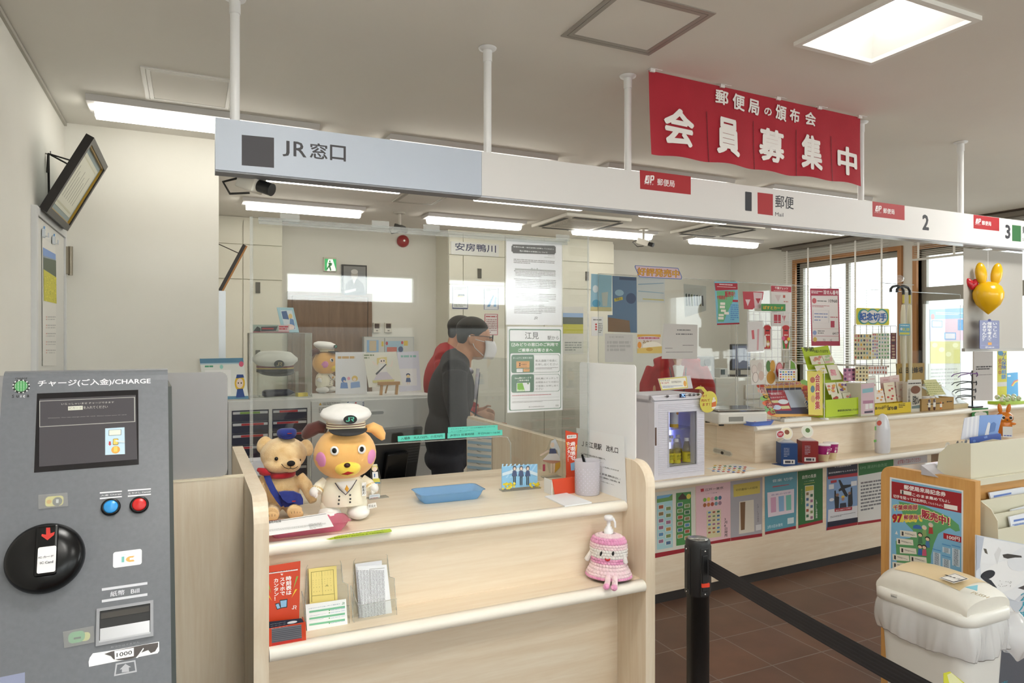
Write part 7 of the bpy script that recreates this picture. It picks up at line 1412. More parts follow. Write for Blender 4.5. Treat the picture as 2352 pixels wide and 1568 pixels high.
# lime card display
LM='#b4cc1e:.5'
t=T('card_display','lime green stepped display of illustrated cards','card display',FC@Vector((xl(780,.1),.1,ZP_)))
s=Sh(pl2(.14,.22),ZC2);s.bpoly([(502,986),(545,1000),(720,972),(760,1110),(830,1200),(900,1290),(962,1380),(962,1500),(705,1500),(560,1180)],LM,.003);s.t('季節',524,984,600,1024,'#4a5418',.03);s.t('の絵入りはがき',604,1008,716,1034,'#4a5418',.02);s.part('back_board',t)
s=Sh(pl2(.02),ZC2);s.bpoly([(700,1420),(985,1395),(978,1535),(702,1560)],LM,.003);s.t('郵便局限定販売絵入りはがき',798,1486,974,1516,'#30380e',.02);s.g(816,1518,930,1528,1,'#4a5418',.6);s.part('front_box',t)
b=MB(FC,LM);xa,xb=xl(704,.02),xl(978,.02);b.box(xa,.022,ZP_+.001,xa+.003,.17,ZP_+.07);b.box(xb-.003,.022,ZP_+.001,xb,.17,ZP_+.07);b.box(xa,.022,ZP_+.001,xb,.17,ZP_+.004);b.build('sides',t)
b=MB(FC,'#3c3e3a:.5');xs2=xl(520,.3);b.prism([(.18,ZP_),(.25,ZP_),(.265,ZP_+.40),(.235,ZP_+.40)],'x',xs2,xs2+.004);b.build('back_stay',t)
for nm,P,y,cs in(('pale card with a red sprig at the upper left of the lime display',[(568,1062),(664,1054),(694,1124),(590,1130)],.122,('#d88a7a','#e0a898')),('pale green sprig card at the upper right of the lime display',[(668,1054),(746,1048),(778,1116),(698,1122)],.124,('#b8cf9a','#e0b8b0')),('plain card with a yellow flower in the second row of the lime display',[(608,1140),(690,1132),(716,1200),(640,1206)],.106,('#e0c85a','#d8d0b0')),('tall card of pink blossoms in the second row of the lime display',[(706,1134),(790,1128),(836,1250),(746,1256)],.104,('#e0a0a8','#d88a94')),('tulip card in the third row of the lime display',[(694,1280),(780,1274),(800,1370),(730,1376)],.070,('#e0a84a','#d87a6a')),('pansy card in the third row of the lime display',[(784,1274),(868,1268),(894,1352),(810,1364)],.072,('#7a5a9a','#d8a04a')),('strawberry card in the front row of the lime display',[(744,1372),(828,1362),(852,1462),(776,1476)],.050,('#b8302c','#5a8a3c')),('pink and blue patterned card in the front row of the lime display',[(834,1362),(918,1354),(946,1452),(866,1462)],.052,('#d8888a','#8ab8d0'))):
 x0_=P[0][0];R=random.Random(x0_);xm_=(min(p[0]for p in P[:1]+P[3:])+max(p[0]for p in P[1:3]))/2;ym_=(P[0][1]+P[2][1])/2
 stand(nm,P,'#e9e2ce',[('e',xm_+a-11,ym_+c-10,xm_+a+11,ym_+c+10,q)for a,c,q in((R.uniform(-26,26),R.uniform(-26,24),cs[i%2])for i in range(9))],y,.2,'picture_card')
# stamp rack with sign
ys=.20;xa,xb=xl(932,ys),xl(1278,ys);t=T('wire_rack','black wire rack of stamp sheets below the sign 記念切手','rack',FC@Vector(((xa+xb)/2,ys,ZP_)));wire(t,'wire_grid',xa,xb,ZP_+.001,cz(2010,748,ys),ys,7,9,'#3a3c40:.4:.5');b=MB(FC,'#3a3c40:.4:.5');[b.tube([(x,ys-.05,ZP_+.003),(x,ys+.06,ZP_+.003)],.003)for x in(xa,xb)];b.build('foot',t)
s=Sh(pl2(ys-.004),ZC2);u0,v0,u1,v1=s.bx(952,664,1220,808);s.slab(rr(u0,v0,u1,v1,.015),'#d9d23a',.003);s.e(962,672,1060,800,'#3f9a96');s.e(1030,670,1140,802,'#3f9a96');s.e(1110,672,1212,800,'#3f9a96');s.e(976,684,1056,790,'#e6e4e0');s.e(1036,682,1136,792,'#e6e4e0');s.e(1116,684,1200,790,'#e6e4e0');s.t('記念切手',974,700,1196,774,'#2f62b0',.05);s.part('sign_board',t)
def sheet_(nm,x0,y0,x1,y1,bg,nc,nr,cs,y=ys-.008):
 R=random.Random(x0);w_,h_=(x1-x0)/nc,(y1-y0)/nr
 stand(nm,B4(x0,y0,x1,y1),bg,[('e',x0+(i+R.uniform(.1,.25))*w_,y0+(j+R.uniform(.1,.2))*h_,x0+(i+R.uniform(.7,.9))*w_,y0+(j+R.uniform(.7,.85))*h_,R.choice(cs),8)for j in range(nr)for i in range(nc)],y,0,'stamp_sheet','stamp sheet')
sheet_('sticker stamp sheet with mixed shapes at the left of the stamp rack',932,880,1076,1090,'#d8cfa8',6,6,('#b8503c','#4a6a4a','#3a3a44','#d8a83a','#7a9ab8','#c88a9a'))
sheet_('stamp sheet with small colourful pairs in the middle of the stamp rack',1080,872,1128,1086,'#d9d6d0',3,8,('#4a5a9a','#c84a4a','#d8c04a','#7a4a8a'))
sheet_('pale stamp sheet with green trees at the right of the stamp rack',1130,872,1222,1086,'#dfddd2',4,7,('#5a9a6a','#8ab87a','#7aa8b0'))
sheet_('narrow dark red stamp strip at the edge of the stamp rack',1232,870,1278,1084,'#6a2c34',1,9,('#8a6a50','#3a2c34','#b89a7a'))
sheet_('purple stamp leaflet lying against the stamp rack',846,1160,944,1264,'#b87a9a',3,3,('#4a2c54','#8a4a74','#d8b0c4'),.14)
sheet_('cream sticker sheet of caps and vehicles before the stamp rack',944,1146,1050,1268,'#d8cca4',4,4,('#2a2c34','#b8863a','#4a3a34','#7a6a54'),.12)
sheet_('white sample sheet of red brown blocks before the stamp rack',1048,1140,1204,1212,'#dcdad8',7,2,('#b8705a','#c8846a','#a85a4a'),.15)
# umbrellas in a clear bag on a hook
yu=.24;t=T('umbrella_hook','clear hook bag from which two clear umbrellas hang beside the window','hook',FC@Vector((xl(1290,yu),yu,1.9)));b=MB(FC,'filmbag');zt_=cz(2062,634,yu);b.ell((xl(1300,yu),yu,zt_-.02),(.045,.03,.03));b.build('bag',t);b=MB(FC,'#c9c9cc:.3:.7');b.tube([(xl(1150,yu),yu,zt_-.062),(xl(1420,yu),yu,zt_-.062)],.0025);b.build('rail',t)
for i,(a,nm)in enumerate(((1316,'left clear umbrella with a black hooked handle'),(1368,'right clear umbrella with a black hooked handle'))):
 zh_=cz(2075,660,yu);x=xl(a,yu);xk=xl(a-104,yu)-x;t=T('umbrella',nm,'umbrella',FC@Vector((x,yu-.02,1.5)));zb_,zm_=cz(2075,836,yu),cz(2075,700,yu)
 b=MB(FC,'#2a2c30:.3');b.tube([(x+xk,yu-.02,zh_-.045),(x+xk,yu-.02,zh_-.02),(x+xk*.85,yu-.02,zh_-.002),(x+xk*.5,yu-.02,zh_+.008),(x+xk*.15,yu-.02,zh_-.002),(x,yu-.02,zh_-.025),(x,yu-.02,zh_-.06)],.0105,n=10);b.build('handle',t)
 b=MB(FC,'#c9b84a:.4');b.tube([(x,yu-.02,zh_-.06),(x,yu-.02,zm_+.01)],.008,n=10);b.build('grip_wrap',t)
 b=MB(FC,'#d8d2b8:.35');b.tube([(x,yu-.02,zm_),(x-.004,yu-.02,zm_-.06),(x-.006,yu-.02,zm_-.3),(x,yu-.02,zb_-.1),(x,yu-.02,zb_-.24)],[.012,.017,.021,.016,.006],n=14);b.build('furled_cover',t)
stand('blue price tag ¥1,100 hanging on the umbrellas',B4(1302,796,1390,890),'#5fa8c8',(('g',1310,802,1380,818,1,'#dcecf0'),('t','¥1,100',1330,828,1384,860,'#d8d83a',.03),('r',1306,866,1386,884,'#d8d04a'),('e',1310,826,1328,850,'#e4e4e2')),yu-.06,0,'price_tag','tag')
# goods in a row
def bxf(label,x0,x1,y0_,y1_,zt,m,items,zoom=ZC2,nm='goods_box',cat='box',open_=True):
 """box on the counter: column range at its front, depth, top height"""
 a,c=cx(zoom[0]+x0*zoom[2],y0_),cx(zoom[0]+x1*zoom[2],y0_);b=MB(FC,m)
 if open_:b.box(a,y0_,ZP_+.001,c,y0_+.003,zt);b.box(a,y1_-.003,ZP_+.001,c,y1_,zt);b.box(a,y0_,ZP_+.001,a+.003,y1_,zt);b.box(c-.003,y0_,ZP_+.001,c,y1_,zt);b.box(a,y0_,ZP_+.001,c,y1_,ZP_+.004)
 else:b.box(a,y0_,ZP_+.001,c,y1_,zt)
 s=Sh(pl2(y0_-.0006),zoom,mb=MB())
 for it in items:{'r':s.r,'e':s.e,'t':s.t,'g':s.g,'p':s.p,'v':s.tv}[it[0]](*it[1:])
 s.mb.X=I4();n_=len(b.v);b.v+=s.mb.v;b.f+=[tuple(i+n_ for i in f)for f in s.mb.f];b.k+=s.mb.k;b.sm+=s.mb.sm
 return one(b,nm,label,cat,FC@Vector(((a+c)/2,y0_,ZP_)))
bxf('pink patterned front of a row of thin boxed goods beside the lime display',988,1100,.0,.20,cz(1700+1040*.2807,520+1285*.2807,0),'#d6d3c4:.5',(('p',[(990,1290),(1096,1276),(1098,1530),(990,1536)],'#d3b7c0'),('p',[(1000,1330),(1088,1318),(1088,1352),(1000,1364)],'#8ab8c4'),('r',1004,1420,1090,1450,'#b07a94'),('r',1024,1450,1050,1496,'#e6dfe0'),('r',1056,1446,1084,1490,'#dfe4dc'),('p',[(1016,1512),(1086,1504),(1086,1522),(1016,1528)],'#4a4258')),open_=False)
YL='#d8bc1e:.5';yb=.0
bxf('yellow box of small envelopes labelled ぽち袋',1102,1398,yb,.14,cz(1700+1250*.2807,520+1445*.2807,yb),YL,(('t','書いちゃおう',1106,1470,1180,1500,'#3a3010',.04),('t','いろいろ',1166,1460,1216,1486,'#3a3010',.03),('t','ぽち袋',1206,1468,1284,1504,'#3a3010',.05),('g',1296,1444,1350,1486,3,'#5a4a14',.5)))
for nm,P,y,c,d in(('pink topped envelope at the back left of the yellow box',[(1144,1234),(1222,1226),(1240,1400),(1160,1410)],.10,'#dcb8b8','#b85a5a'),('pink envelope at the back right of the yellow box',[(1222,1222),(1300,1212),(1316,1400),(1240,1404)],.11,'#e6cfcc','#d88a90'),('cream envelope with red flowers in front in the yellow box',[(1172,1280),(1258,1270),(1282,1430),(1196,1440)],.05,'#e8dcc4','#c03a34'),('plain pink cream envelope right of the flowered one',[(1274,1272),(1340,1262),(1370,1424),(1290,1432)],.06,'#e6d6c6','#d8a89a'),('orange animal envelope at the left end of the yellow box',[(1098,1340),(1168,1334),(1190,1438),(1104,1446)],.02,'#e8e0d8','#e09a4a'),('tall white envelope behind the orange animal one',[(1034,1226),(1108,1216),(1122,1400),(1060,1420)],.09,'#dfe0da','#c86a6a')):
 xm_=sum(p[0]for p in P)/4;stand(nm,P,c,[('e',xm_+a-9,P[2][1]-e_-9,xm_+a+9,P[2][1]-e_+9,d)for a,e_ in((14,20),(-16,34),(22,44),(-4,90),(16,104))]+[('g',xm_-20,P[0][1]+16,xm_+20,P[0][1]+26,1,d,.5)],y,.12,'envelope','envelope')
stand('gold board reading 山田養蜂場 behind the goods',[(1276,1122),(1508,1116),(1508,1290),(1290,1292)],'#a98a48',(('t','山田養蜂場',1300,1146,1496,1204,'#2c2414',.03),),.22,0,'shop_board','board',th=.004)
bxf('pouch pack of curry with a white top in the goods row',1366,1486,.01,.045,cz(1700+1425*.2807,520+1270*.2807,.01),'#cfc8ba:.4',(('r',1370,1250,1482,1300,'#d8d4cc'),('g',1376,1274,1478,1292,1,'#3a302a',.7),('e',1396,1300,1474,1370,'#7a4a30'),('v','山田養蜂',1372,1320,1394,1440,'#4a3a2a'),('t','月花カレー',1410,1380,1480,1460,'#1e1c1a',.05),('p',[(1404,1470),(1484,1456),(1484,1486),(1404,1490)],'#6a7a7a')),nm='food_pouch',cat='pouch',open_=False)
KR='#a8854c:.6'
bxf('kraft box holding jars and leaflets at the right of the goods row',1482,1748,.0,.14,cz(1700+1620*.2807,520+1402*.2807,.0),KR,(('g',1530,1446,1580,1462,1,'#3a2e1c',.7),('g',1604,1436,1670,1454,1,'#3a2e1c',.7),('g',1690,1424,1736,1440,1,'#3a2e1c',.7)))
for nm,px,y,m,cap,w_ in(('left dark brown jar with a white lid in the kraft box',1516,.03,'#4a2a24:.2','#dcd8d4:.4',24),('right dark brown jar with a white lid in the kraft box',1558,.03,'#4a2a24:.2','#dcd8d4:.4',24),('small amber honey jar with a gold lid in the kraft box',1606,.035,'#c8742c:.2','#b89a4a:.3:.6',26)):
 x=xl(px,y);k=(xl(px+w_,y)-x)*.9;h=.10 if w_==24 else .075;t=T('jar',nm,'jar',FC@Vector((x,y,ZP_+.005)));b=MB(fr(FC@Vector((x,y,ZP_+.005)),AC),m);b.lathe([(k*.9,0),(k,.006),(k,h*.8),(k*.8,h*.9)]);b.lathe([(k*1.01,h*.25),(k*1.01,h*.6)],m='#dcd8d0:.5',cap=False);b.build('glass',t);b=MB(fr(FC@Vector((x,y,ZP_+.005)),AC),cap);b.cyl(0,0,h*.88,h*1.06,k*.85);b.build('lid',t)
stand('yellow leaflets standing behind the jars in the kraft box',[(1500,1256),(1600,1250),(1700,1395),(1560,1400)],'#d8d49a',(('g',1530,1270,1640,1380,6,'#a8ac6a',.4),),.10,.3,'leaflet','leaflet')
t=T('slanted_case','slanted wooden display case right of the kraft box','display case',FC@Vector((xl(1760,.1),.1,ZP_)));xa,xb=xl(1690,.02),xl(1868,.02);b=MB(FC,'#cdbb94:.5');b.prism([(.02,ZP_+.001),(.24,ZP_+.001),(.24,ZP_+.17),(.02,ZP_+.03)],'x',xa,xb);b.build('case',t);b=MB(FC,'#8d8a78:.2');b.add([(xa+.01,.027,ZP_+.0375),(xb-.01,.027,ZP_+.0375),(xb-.01,.225,ZP_+.1635),(xa+.01,.225,ZP_+.1635)],[(0,1,2,3)]);b.build('glazed_top',t)
# spectacles stand
yg=.02;x=xl(1900,yg);t=T('glasses_stand','black stand holding reading glasses on the postal counter','glasses stand',FC@Vector((x,yg,ZP_)));b=MB(FC,'#2b3036:.4');b.box(x-.06,yg-.045,ZP_+.001,x+.07,yg+.045,ZP_+.012);b.cyl(x,yg,ZP_+.012,ZP_+.30,.006,n=10);b.build('post',t)
for i,(zz,c,nm)in enumerate(((.27,'#7a4a9a:.3','topmost reading glasses with purple temples on the stand'),(.20,'#1d1d20:.3','second black reading glasses on the stand'),(.14,'#242a34:.3','third dark reading glasses on the stand'),(.085,'#1d1d20:.3','lowest black reading glasses on the stand'))):
 o=FC@Vector((x,yg,ZP_+zz));b=MB(fr(o,AC+.9-.1*i),c)
 for q in(-1,1):b.tube([(q*.034+.026*math.cos(a),-.012,.018*math.sin(a))for a in[2*PI*k/16 for k in range(17)]],.0034,n=5);b.tube([(q*.062,-.012,.006),(q*.066,.05,.008),(q*.062,.11,-.006),(q*.06,.13,-.025)],.0038,n=5)
 b.tube([(-.009,-.012,.004),(.009,-.012,.004)],.002,n=5);one(b,'reading_glasses',nm,'glasses',o)
stand('tall white sign with small black print beside the glasses',B4(1914,1022,2068,1424),'#cfcac8',(('g',1930,1136,2060,1176,2,'#3a3638',.6),('g',1930,1208,2058,1218,1,'#4a4648',.7)),-.02,0,'notice_stand','sign',th=.01)
stand('tall yellow sign がん保険 with blue and red writing',B4(2106,1008,2182,1410),'#d8cf2a',(('v','がん保険',2136,1030,2178,1170,'#2f5aa0',.03),('v','相談',2136,1170,2178,1250,'#3a8ac8',.03),('v','受付中',2112,1080,2138,1220,'#b0402e',.02),('e',2110,1010,2150,1056,'#3a8ab8'),('r',2106,1270,2182,1310,'#dcd8d4')),.10,0,'notice_stand','sign')
stand('blue card with a rainbow behind the tray of eggs',[(2106,1310),(2180,1310),(2180,1200),(2272,1192),(2276,1400),(2106,1400)],'#3f9ad0',(('p',[(2216,1300),(2240,1262),(2274,1250),(2274,1258),(2244,1272),(2226,1306)],'#c86a5a'),('p',[(2222,1304),(2246,1270),(2274,1260),(2274,1268),(2250,1280),(2232,1308)],'#d8c04a'),('e',2186,1214,2216,1230,'#dfeaf0')),.16,0,'picture_card')
a,c=xl(2150,.02),xl(2350,.02);b=MB(FC,'#a8c43a:.5');b.box(a,.0,ZP_+.001,c,.14,ZP_+.025);one(b,'egg_tray','lime tray with wrapped white eggs at the far end of the counter','tray',FC@Vector(((a+c)/2,.05,ZP_)))
for i in range(8):
 q=FC@Vector((a+.02+(c-a-.04)*((i%4)+.5*(i//4))/4,.035+.06*(i//4),ZP_+.045+.012*(i//4)));b=MB(m='#d8d6c4:.4');b.ell(tuple(q),(.02,.02,.022));b.ell((q.x-.004,q.y-.012,q.z+.002),(.010,.010,.008),'#8ab86a:.4');one(b,'wrapped_egg','white wrapped egg with a green mark in the lime tray','egg',q,'wrapped eggs in the lime tray')
# far side of the bag shelf
p=gp(2252,985,ZL+.05);yv=-.10;s=Sh(PL(FC@Vector((0,yv,ZL)),AC,.1),ZC4);s.bpoly([(1730,506),(1925,500),(1925,780),(1730,780)],'#2f7a3c',.002);s.e(1764,550,1830,610,'#d8d6d0');s.e(1800,540,1870,600,'#d8d6d0');s.e(1846,550,1904,612,'#d8d6d0');one(s.mb,'green_card','green card with a white cloud on the far part of the bag shelf','card',s.w(s.q(1825,780),0))
yv=-.14;x=cx(2307,yv);p=FC@Vector((x,yv,ZL));kk=dep(p)/F;t=T('toy_rabbit','shiny orange toy rabbit holding a white tag on the bag shelf','toy',p);X=fr(p,face_cam(p)+.35);OG='#d87a1e:.2'
b=MB(X,OG);b.ell((0,0,26*kk),(15*kk,13*kk,24*kk));b.ell((0,-2*kk,46*kk),(17*kk,14*kk,14*kk));b.ell((-9*kk,0,66*kk),(4.5*kk,3.5*kk,12*kk),R=(0,-.15,0));b.ell((8*kk,0,66*kk),(4.5*kk,3.5*kk,12*kk),R=(0,.2,0));b.ell((14*kk,-6*kk,33*kk),(7*kk,4*kk,3.5*kk));b.ell((-14*kk,-6*kk,31*kk),(6*kk,4*kk,3.5*kk));o=b.build('body',t)
for q in(-1,1):b=MB(X,'#e4e0d8:.3');b.ell((q*7*kk,-13.5*kk,47*kk),(5*kk,2*kk,5*kk));e_=b.build('eye',o);b=MB(X,'#17141a:.2');b.ell((q*7*kk,-15*kk,47*kk),(3*kk,1.4*kk,3*kk));b.build('pupil',e_)
b=MB(X,'#5a2a14:.3');b.ell((0,-16*kk,42*kk),(2*kk,1.2*kk,1.6*kk));b.build('nose',o)
s=Sh(PL(X@Vector((-9*kk,-16*kk,3*kk)),face_cam(p)+.35),wh=(19*kk,24*kk,19,24));s.base(0,0,19,24,'#dcdcdc',.001);s.g(2,19,17,22,1,'#4a5aa8',.8);s.part('paper_tag',t)
# ---- behind the postal counter
def cab(nm,label,px0,px1,y,d,z0,z1,m,cat='cabinet'):
 a,c=yp(px0,784,y).x,yp(px1,784,y).x;t=T(nm,label,cat,((a+c)/2,y,z0));b=MB(m=m);b.box(a,y,z0,c,y+d,z1);b.build('carcass',t,bv=.01);return t,a,c
t,a,c=cab('office_machine','tall grey office machine behind the clerk',1598,1642,5.0,.5,0,yp(1620,818,5.0).z,'#8d8f90:.5','machine');p=yp(1624,832,4.995);b=MB(Matrix.Translation(p)@Matrix.Rotation(PI/2,4,'X'),'#5a5c5e:.4');b.cyl(0,0,0,.012,.035);b.build('dial',t);s=Sh(PL(yp(1618,852,4.998)));s.base(1618,840,1634,852,'#dcdcdc',.001);s.part('label_sticker',t)
t,a,c=cab('side_cabinet','white cabinet carrying the black monitor behind the counter',1644,1768,5.25,.5,0,yp(1700,866,5.25).z,'#d2d0c6:.5');zt_=yp(1700,866,5.25).z
b=MB(m='#e0ded6:.5');xx=yp(1712,900,5.24).x;[b.box(xx,5.235,zt_-.22-i*.16,c-.02,5.25,zt_-.08-i*.16)for i in range(3)];b.build('drawer_fronts',t)
pm=yp(1688,866,5.45);t=T('computer_monitor','black computer monitor on the white cabinet','monitor',(pm.x,5.4,zt_));b=MB(m='#17181c:.3');b.box(pm.x-.13,5.36,yp(1688,850,5.36).z,pm.x+.13,5.39,yp(1688,790,5.36).z);b.build('display',t,bv=.006);b=MB(m='#17181c:.4');b.box(pm.x-.02,5.39,zt_+.01,pm.x+.02,5.42,zt_+.15);b.cyl(pm.x,5.42,zt_+.001,zt_+.015,.11);b.build('stand',t);b=MB(m='#33384e:.3:0:.35');b.box(pm.x-.12,5.3585,yp(1688,846,5.36).z,pm.x+.12,5.36,yp(1688,794,5.36).z);b.build('lit_screen',t)
p=yp(1656,862,5.30);b=MB(m='#c9cac6:.4');b.box(p.x-.03,5.28,zt_,p.x+.07,5.4,zt_+.09);b.box(p.x-.02,5.275,zt_+.03,p.x+.03,5.28,zt_+.08,'#3a4a4c:.3');one(b,'desk_phone','small pale device with a dark display beside the black monitor','device',(p.x,5.3,zt_))
# white board with posters by the second window
yw=1.0;a,c=cx(2126,yw),cx(2236,yw);t=T('display_partition','white partition with posters standing by the second window','partition',FC@Vector(((a+c)/2,yw,0)));zt_=cz(2180,700,yw);b=MB(FC,'#d8d8d6:.5');b.box(a,yw,.05,c,yw+.03,zt_);b.build('panel',t);b=MB(FC,'#b9b9b6:.4');[b.box(x,yw-.15,0,x+.03,yw+.18,.05)for x in(a,c-.03)];b.build('foot',t)
for nm,P,bg,it in(('blue and pink poster on the white partition',[(1552,680),(1900,664),(1900,930),(1554,936)],'#8ab8dc',(('g',1600,696,1860,730,2,'#dfe8f0',.5),('e',1560,714,1592,760,'#c8888a'),('p',[(1556,760),(1900,750),(1900,930),(1556,934)],'#dcb8c8'),('r',1566,768,1654,826,'#5f9ad0'),('r',1572,774,1648,820,'#d6cfd8'),('r',1670,866,1766,926,'#5f9ad0'),('r',1678,874,1758,918,'#d6cfd8'),('r',1780,760,1860,850,'#5f9ad0'))),('yellow paper with pale flowers below the blue poster',B4(1556,940,1800,1120),'#c9c27a',tuple(('e',1570+i*56,950+(i*37)%110,1616+i*56,990+(i*37)%110,'#dcd8a8')for i in range(4))),('pale month calendar at the foot of the white partition',B4(1542,1122,1796,1340),'#c9c9c4',(('g',1560,1150,1780,1330,6,'#a4a4a2',.4),))):
 s=Sh(PL(FC@Vector((0,yw-.002,0)),AC),ZC2);s.bpoly(P,bg,.001);[{'r':s.r,'e':s.e,'g':s.g,'p':s.p}[i[0]](*i[1:])for i in it];one(s.mb,'wall_poster',nm,'poster',s.w(s.q(*P[3]),0))
# ---- roller screen, balloon and tag under the sign board
YR2=2.53;a=yp(2213,700,YR2).x;t=T('roller_screen','pale grey roller screen let down below the sign board','screen',(a+.7,YR2,2.1));zb=yp(2213,800,YR2).z
b=MB(m='#b7b4ae:.7');b.box(a,YR2,zb,4.75,YR2+.002,SZ0-.007);b.build('cloth',t);b=MB(m='#a5a29c:.4');b.box(a,YR2-.008,zb-.018,4.75,YR2+.01,zb);b.build('bottom_bar',t)
YB2=2.46;pb2=yp(2270,690,YB2);k=dep(pb2)/F;t=T('balloon_rabbit','yellow balloon rabbit with a red heart hanging before the roller screen','balloon',pb2)
X=fr(pb2,face_cam(pb2)*.6);BY='#e6b416:.18';b=MB(X,BY);b.lathe([(.001,-32*k),(4*k,-29*k),(13*k,-21*k),(24*k,-10*k),(31*k,6*k),(31.5*k,18*k),(27*k,31*k),(17*k,40*k),(.001,44*k)],sy=.8);b.build('body',t)
for cx_,cz_,r_ in((-15,62,-.12),(17,60,.14)):b=MB(X,BY);b.ell((cx_*k,0,cz_*k),(12*k,8*k,26*k),R=(0,r_,0));b.build('ear',t)
b=MB(X,'#b8202c:.2');b.ell((-36*k,.01,40*k),(8*k,5*k,14*k),R=(0,-.6,0));b.ell((-28*k,.01,38*k),(8*k,5*k,14*k),R=(0,.5,0));b.build('heart',t)
b=MB(m='#e4e4e4:.3');b.tube([(pb2.x,pb2.y,pb2.z+40*k),(pb2.x-.005,YB2,SZ0-.004)],.0015,n=5);b.tube([(pb2.x-.03,YB2,SZ0-.012),(pb2.x-.005,YB2,SZ0-.004),(pb2.x+.03,YB2,SZ0-.014)],.003,n=5);b.build('hanging_string',t)
s=Sh(PL(yp(2250,802,YB2)),ZC2);u0,v0,u1,v1=s.bx(1960,766,2122,1000);s.slab(rr(u0,v0,u1,v1,.006),'#26307a:.3',.003);s.tv('いっしょに',2064,782,2104,910,'#e4e4ea',.02);s.tv('保険を考えて',2020,782,2060,940,'#e4e4ea',.02);s.tv('みませんか？',1978,782,2018,940,'#e4e4ea',.02);s.r(2028,948,2058,970,'#d89a3a');s.p([(1972,972),(2112,968),(2112,972),(1972,976)],'#8a90c0');jp_mark(s,2006,980,2026,996,'#e4e4ea','#26307a');s.g(2030,982,2080,994,1,'#e4e4ea',.6);s.e(2026,756,2054,776,'#26307a');s.one('hanging_tag','dark blue tag いっしょに保険を考えてみませんか？ below the balloon rabbit','tag')
# ================================================================ barrier post and belt
PX,PY=1.411,1.657;HP=.945
def post(p,label):
 t=T('barrier_post',label,'barrier post',p);b=MB(fr(p),'#161617:.45');b.lathe([(.15,0),(.15,.01),(.14,.018),(.05,.026),(.034,.03),(.034,HP-.16),(.0345,HP-.16)],cap=True);b.build('pole',t)
 b=MB(fr(p),'#18181a:.5');b.lathe([(.0345,HP-.17),(.0375,HP-.165),(.038,HP-.012),(.036,HP-.003),(.033,HP)],cap=True);hd=b.build('head',t)
 b=MB(fr(p),'#8d8d8a:.25:.8');b.lathe([(.031,HP+.0002),(.031,HP+.0012),(.001,HP+.0012)],n=32);b.build('cap_plate',hd)
 for a in(0,PI/2,PI,1.5*PI):
  b=MB(fr(p,a-.15),'#141415:.4');b.box(-.009,-.0415,HP-.15,.009,-.036,HP-.04);b.box(-.014,-.039,HP-.165,.014,-.035,HP-.02);c=b.build('belt_slot',hd,bv=.003);b=MB(fr(p,a-.15),'#b9b9b8:.2:.9');b.ell((0,-.040,HP-.028),(.003,.002,.003),seg=8,rings=5);b.ell((0,-.040,HP-.158),(.003,.002,.003),seg=8,rings=5);b.build('screw',c)
 return t
tp=post((PX,PY,0),'black barrier post with a grey cap at the ticket counter corner')
b=MB(fr((PX,PY,0),-.15),'#d23c22:.4');b.box(-.0125,-.045,HP-.135,.0125,-.038,HP-.124);b.build('red_clip',tp)
post((1.24,.25,0),'black barrier post outside the picture where the belt ends')
b=MB(m='#1b191c:.7');A1=Vector((PX+.004,PY-.044,.87));A2=Vector((1.245,.295,.868))
n=24;P=[A1.lerp(A2,i/n)+Vector((0,0,-.012*math.sin(PI*i/n)))for i in range(n+1)]
b.strip(P,.046,.0012,None,(0,0,1))
for k in range(5):b.strip([q+Vector((0,0,-.018+.009*k))for q in P],.003,.0022,'#232126:.7',(0,0,1))
one(b,'barrier_belt','black belt stretched from the barrier post toward the lower right','belt',A1)
# ================================================================ writing desk
ZK=(1980,1040,.3367);XD=2.79;ZD=1.0
t=T('writing_desk','oak writing desk with a rounded side panel at the right','desk',(XD,1.8,0));b=MB(m='oak_z');R_=.05
pts=[(1.655,0),(2.06,0),(2.06,ZD-R_)]+[(2.06-R_+R_*math.cos(a),ZD-R_+R_*math.sin(a))for a in[PI/2*i/7 for i in range(1,8)]]+[(1.655,ZD)]
b.prism(pts,'x',XD,XD+.034);b.build('side_panel',t)
b=MB(m='oak_x');b.box(XD+.034,1.70,ZD-.04,4.2,2.05,ZD-.012);o=b.build('desk_top',t);b=MB(m='#c9c2c0:.08');b.box(XD+.05,1.86,ZD-.012,3.9,2.04,ZD-.010);b.build('glossy_mat',o)
b=MB(m='oak_x');b.box(XD+.034,1.72,.08,4.2,1.74,ZD-.04);b.build('front_panel',t)
s=Sh(PT((XD-.0012,2.0,.5),(0,-1,0),(0,0,1)),ZK)
s.bpoly([(190,164),(690,256),(688,826),(184,852)],'#e9eaee',.0008);s.p([(202,176),(680,264),(678,820),(196,840)],'#7fb8dc');s.p([(202,192),(680,276),(678,410),(202,308)],'#9c1f2c')
s.sl=.184;s.t('郵便局来局記念券',286,214,572,300,'#f2ecec',.03);s.r(262,250,338,292,'#e6e2dc');s.r(272,254,284,284,'#3a3638');s.t('このまま集めて',344,272,546,332,'#f2ecec',.03);s.t('もよし',546,312,602,342,'#f2ecec',.02);s.t('切手を貼って記念押印',214,280,436,344,'#f2ecec',.02);s.t('してもらうもよし',438,330,554,366,'#f2ecec',.01);s.p([(560,346),(652,362),(652,394),(560,376)],'#efeae6')
s.p([(250,330),(420,360),(560,420),(600,440),(660,490),(668,530),(640,536),(600,510),(580,516),(520,550),(490,620),(470,700),(470,750),(340,776),(280,800),(240,790),(230,600),(250,590),(330,580),(350,530),(300,480)],'#5fa06a')
s.sl=-.02;s.t('千葉県南部',208,346,384,396,'#e8d85a',.10);s.t('97郵便局で',204,412,420,476,'#e8d85a',.10);s.sl=.3;s.t('販売中！',400,372,606,506,'#e8d85a',.10)
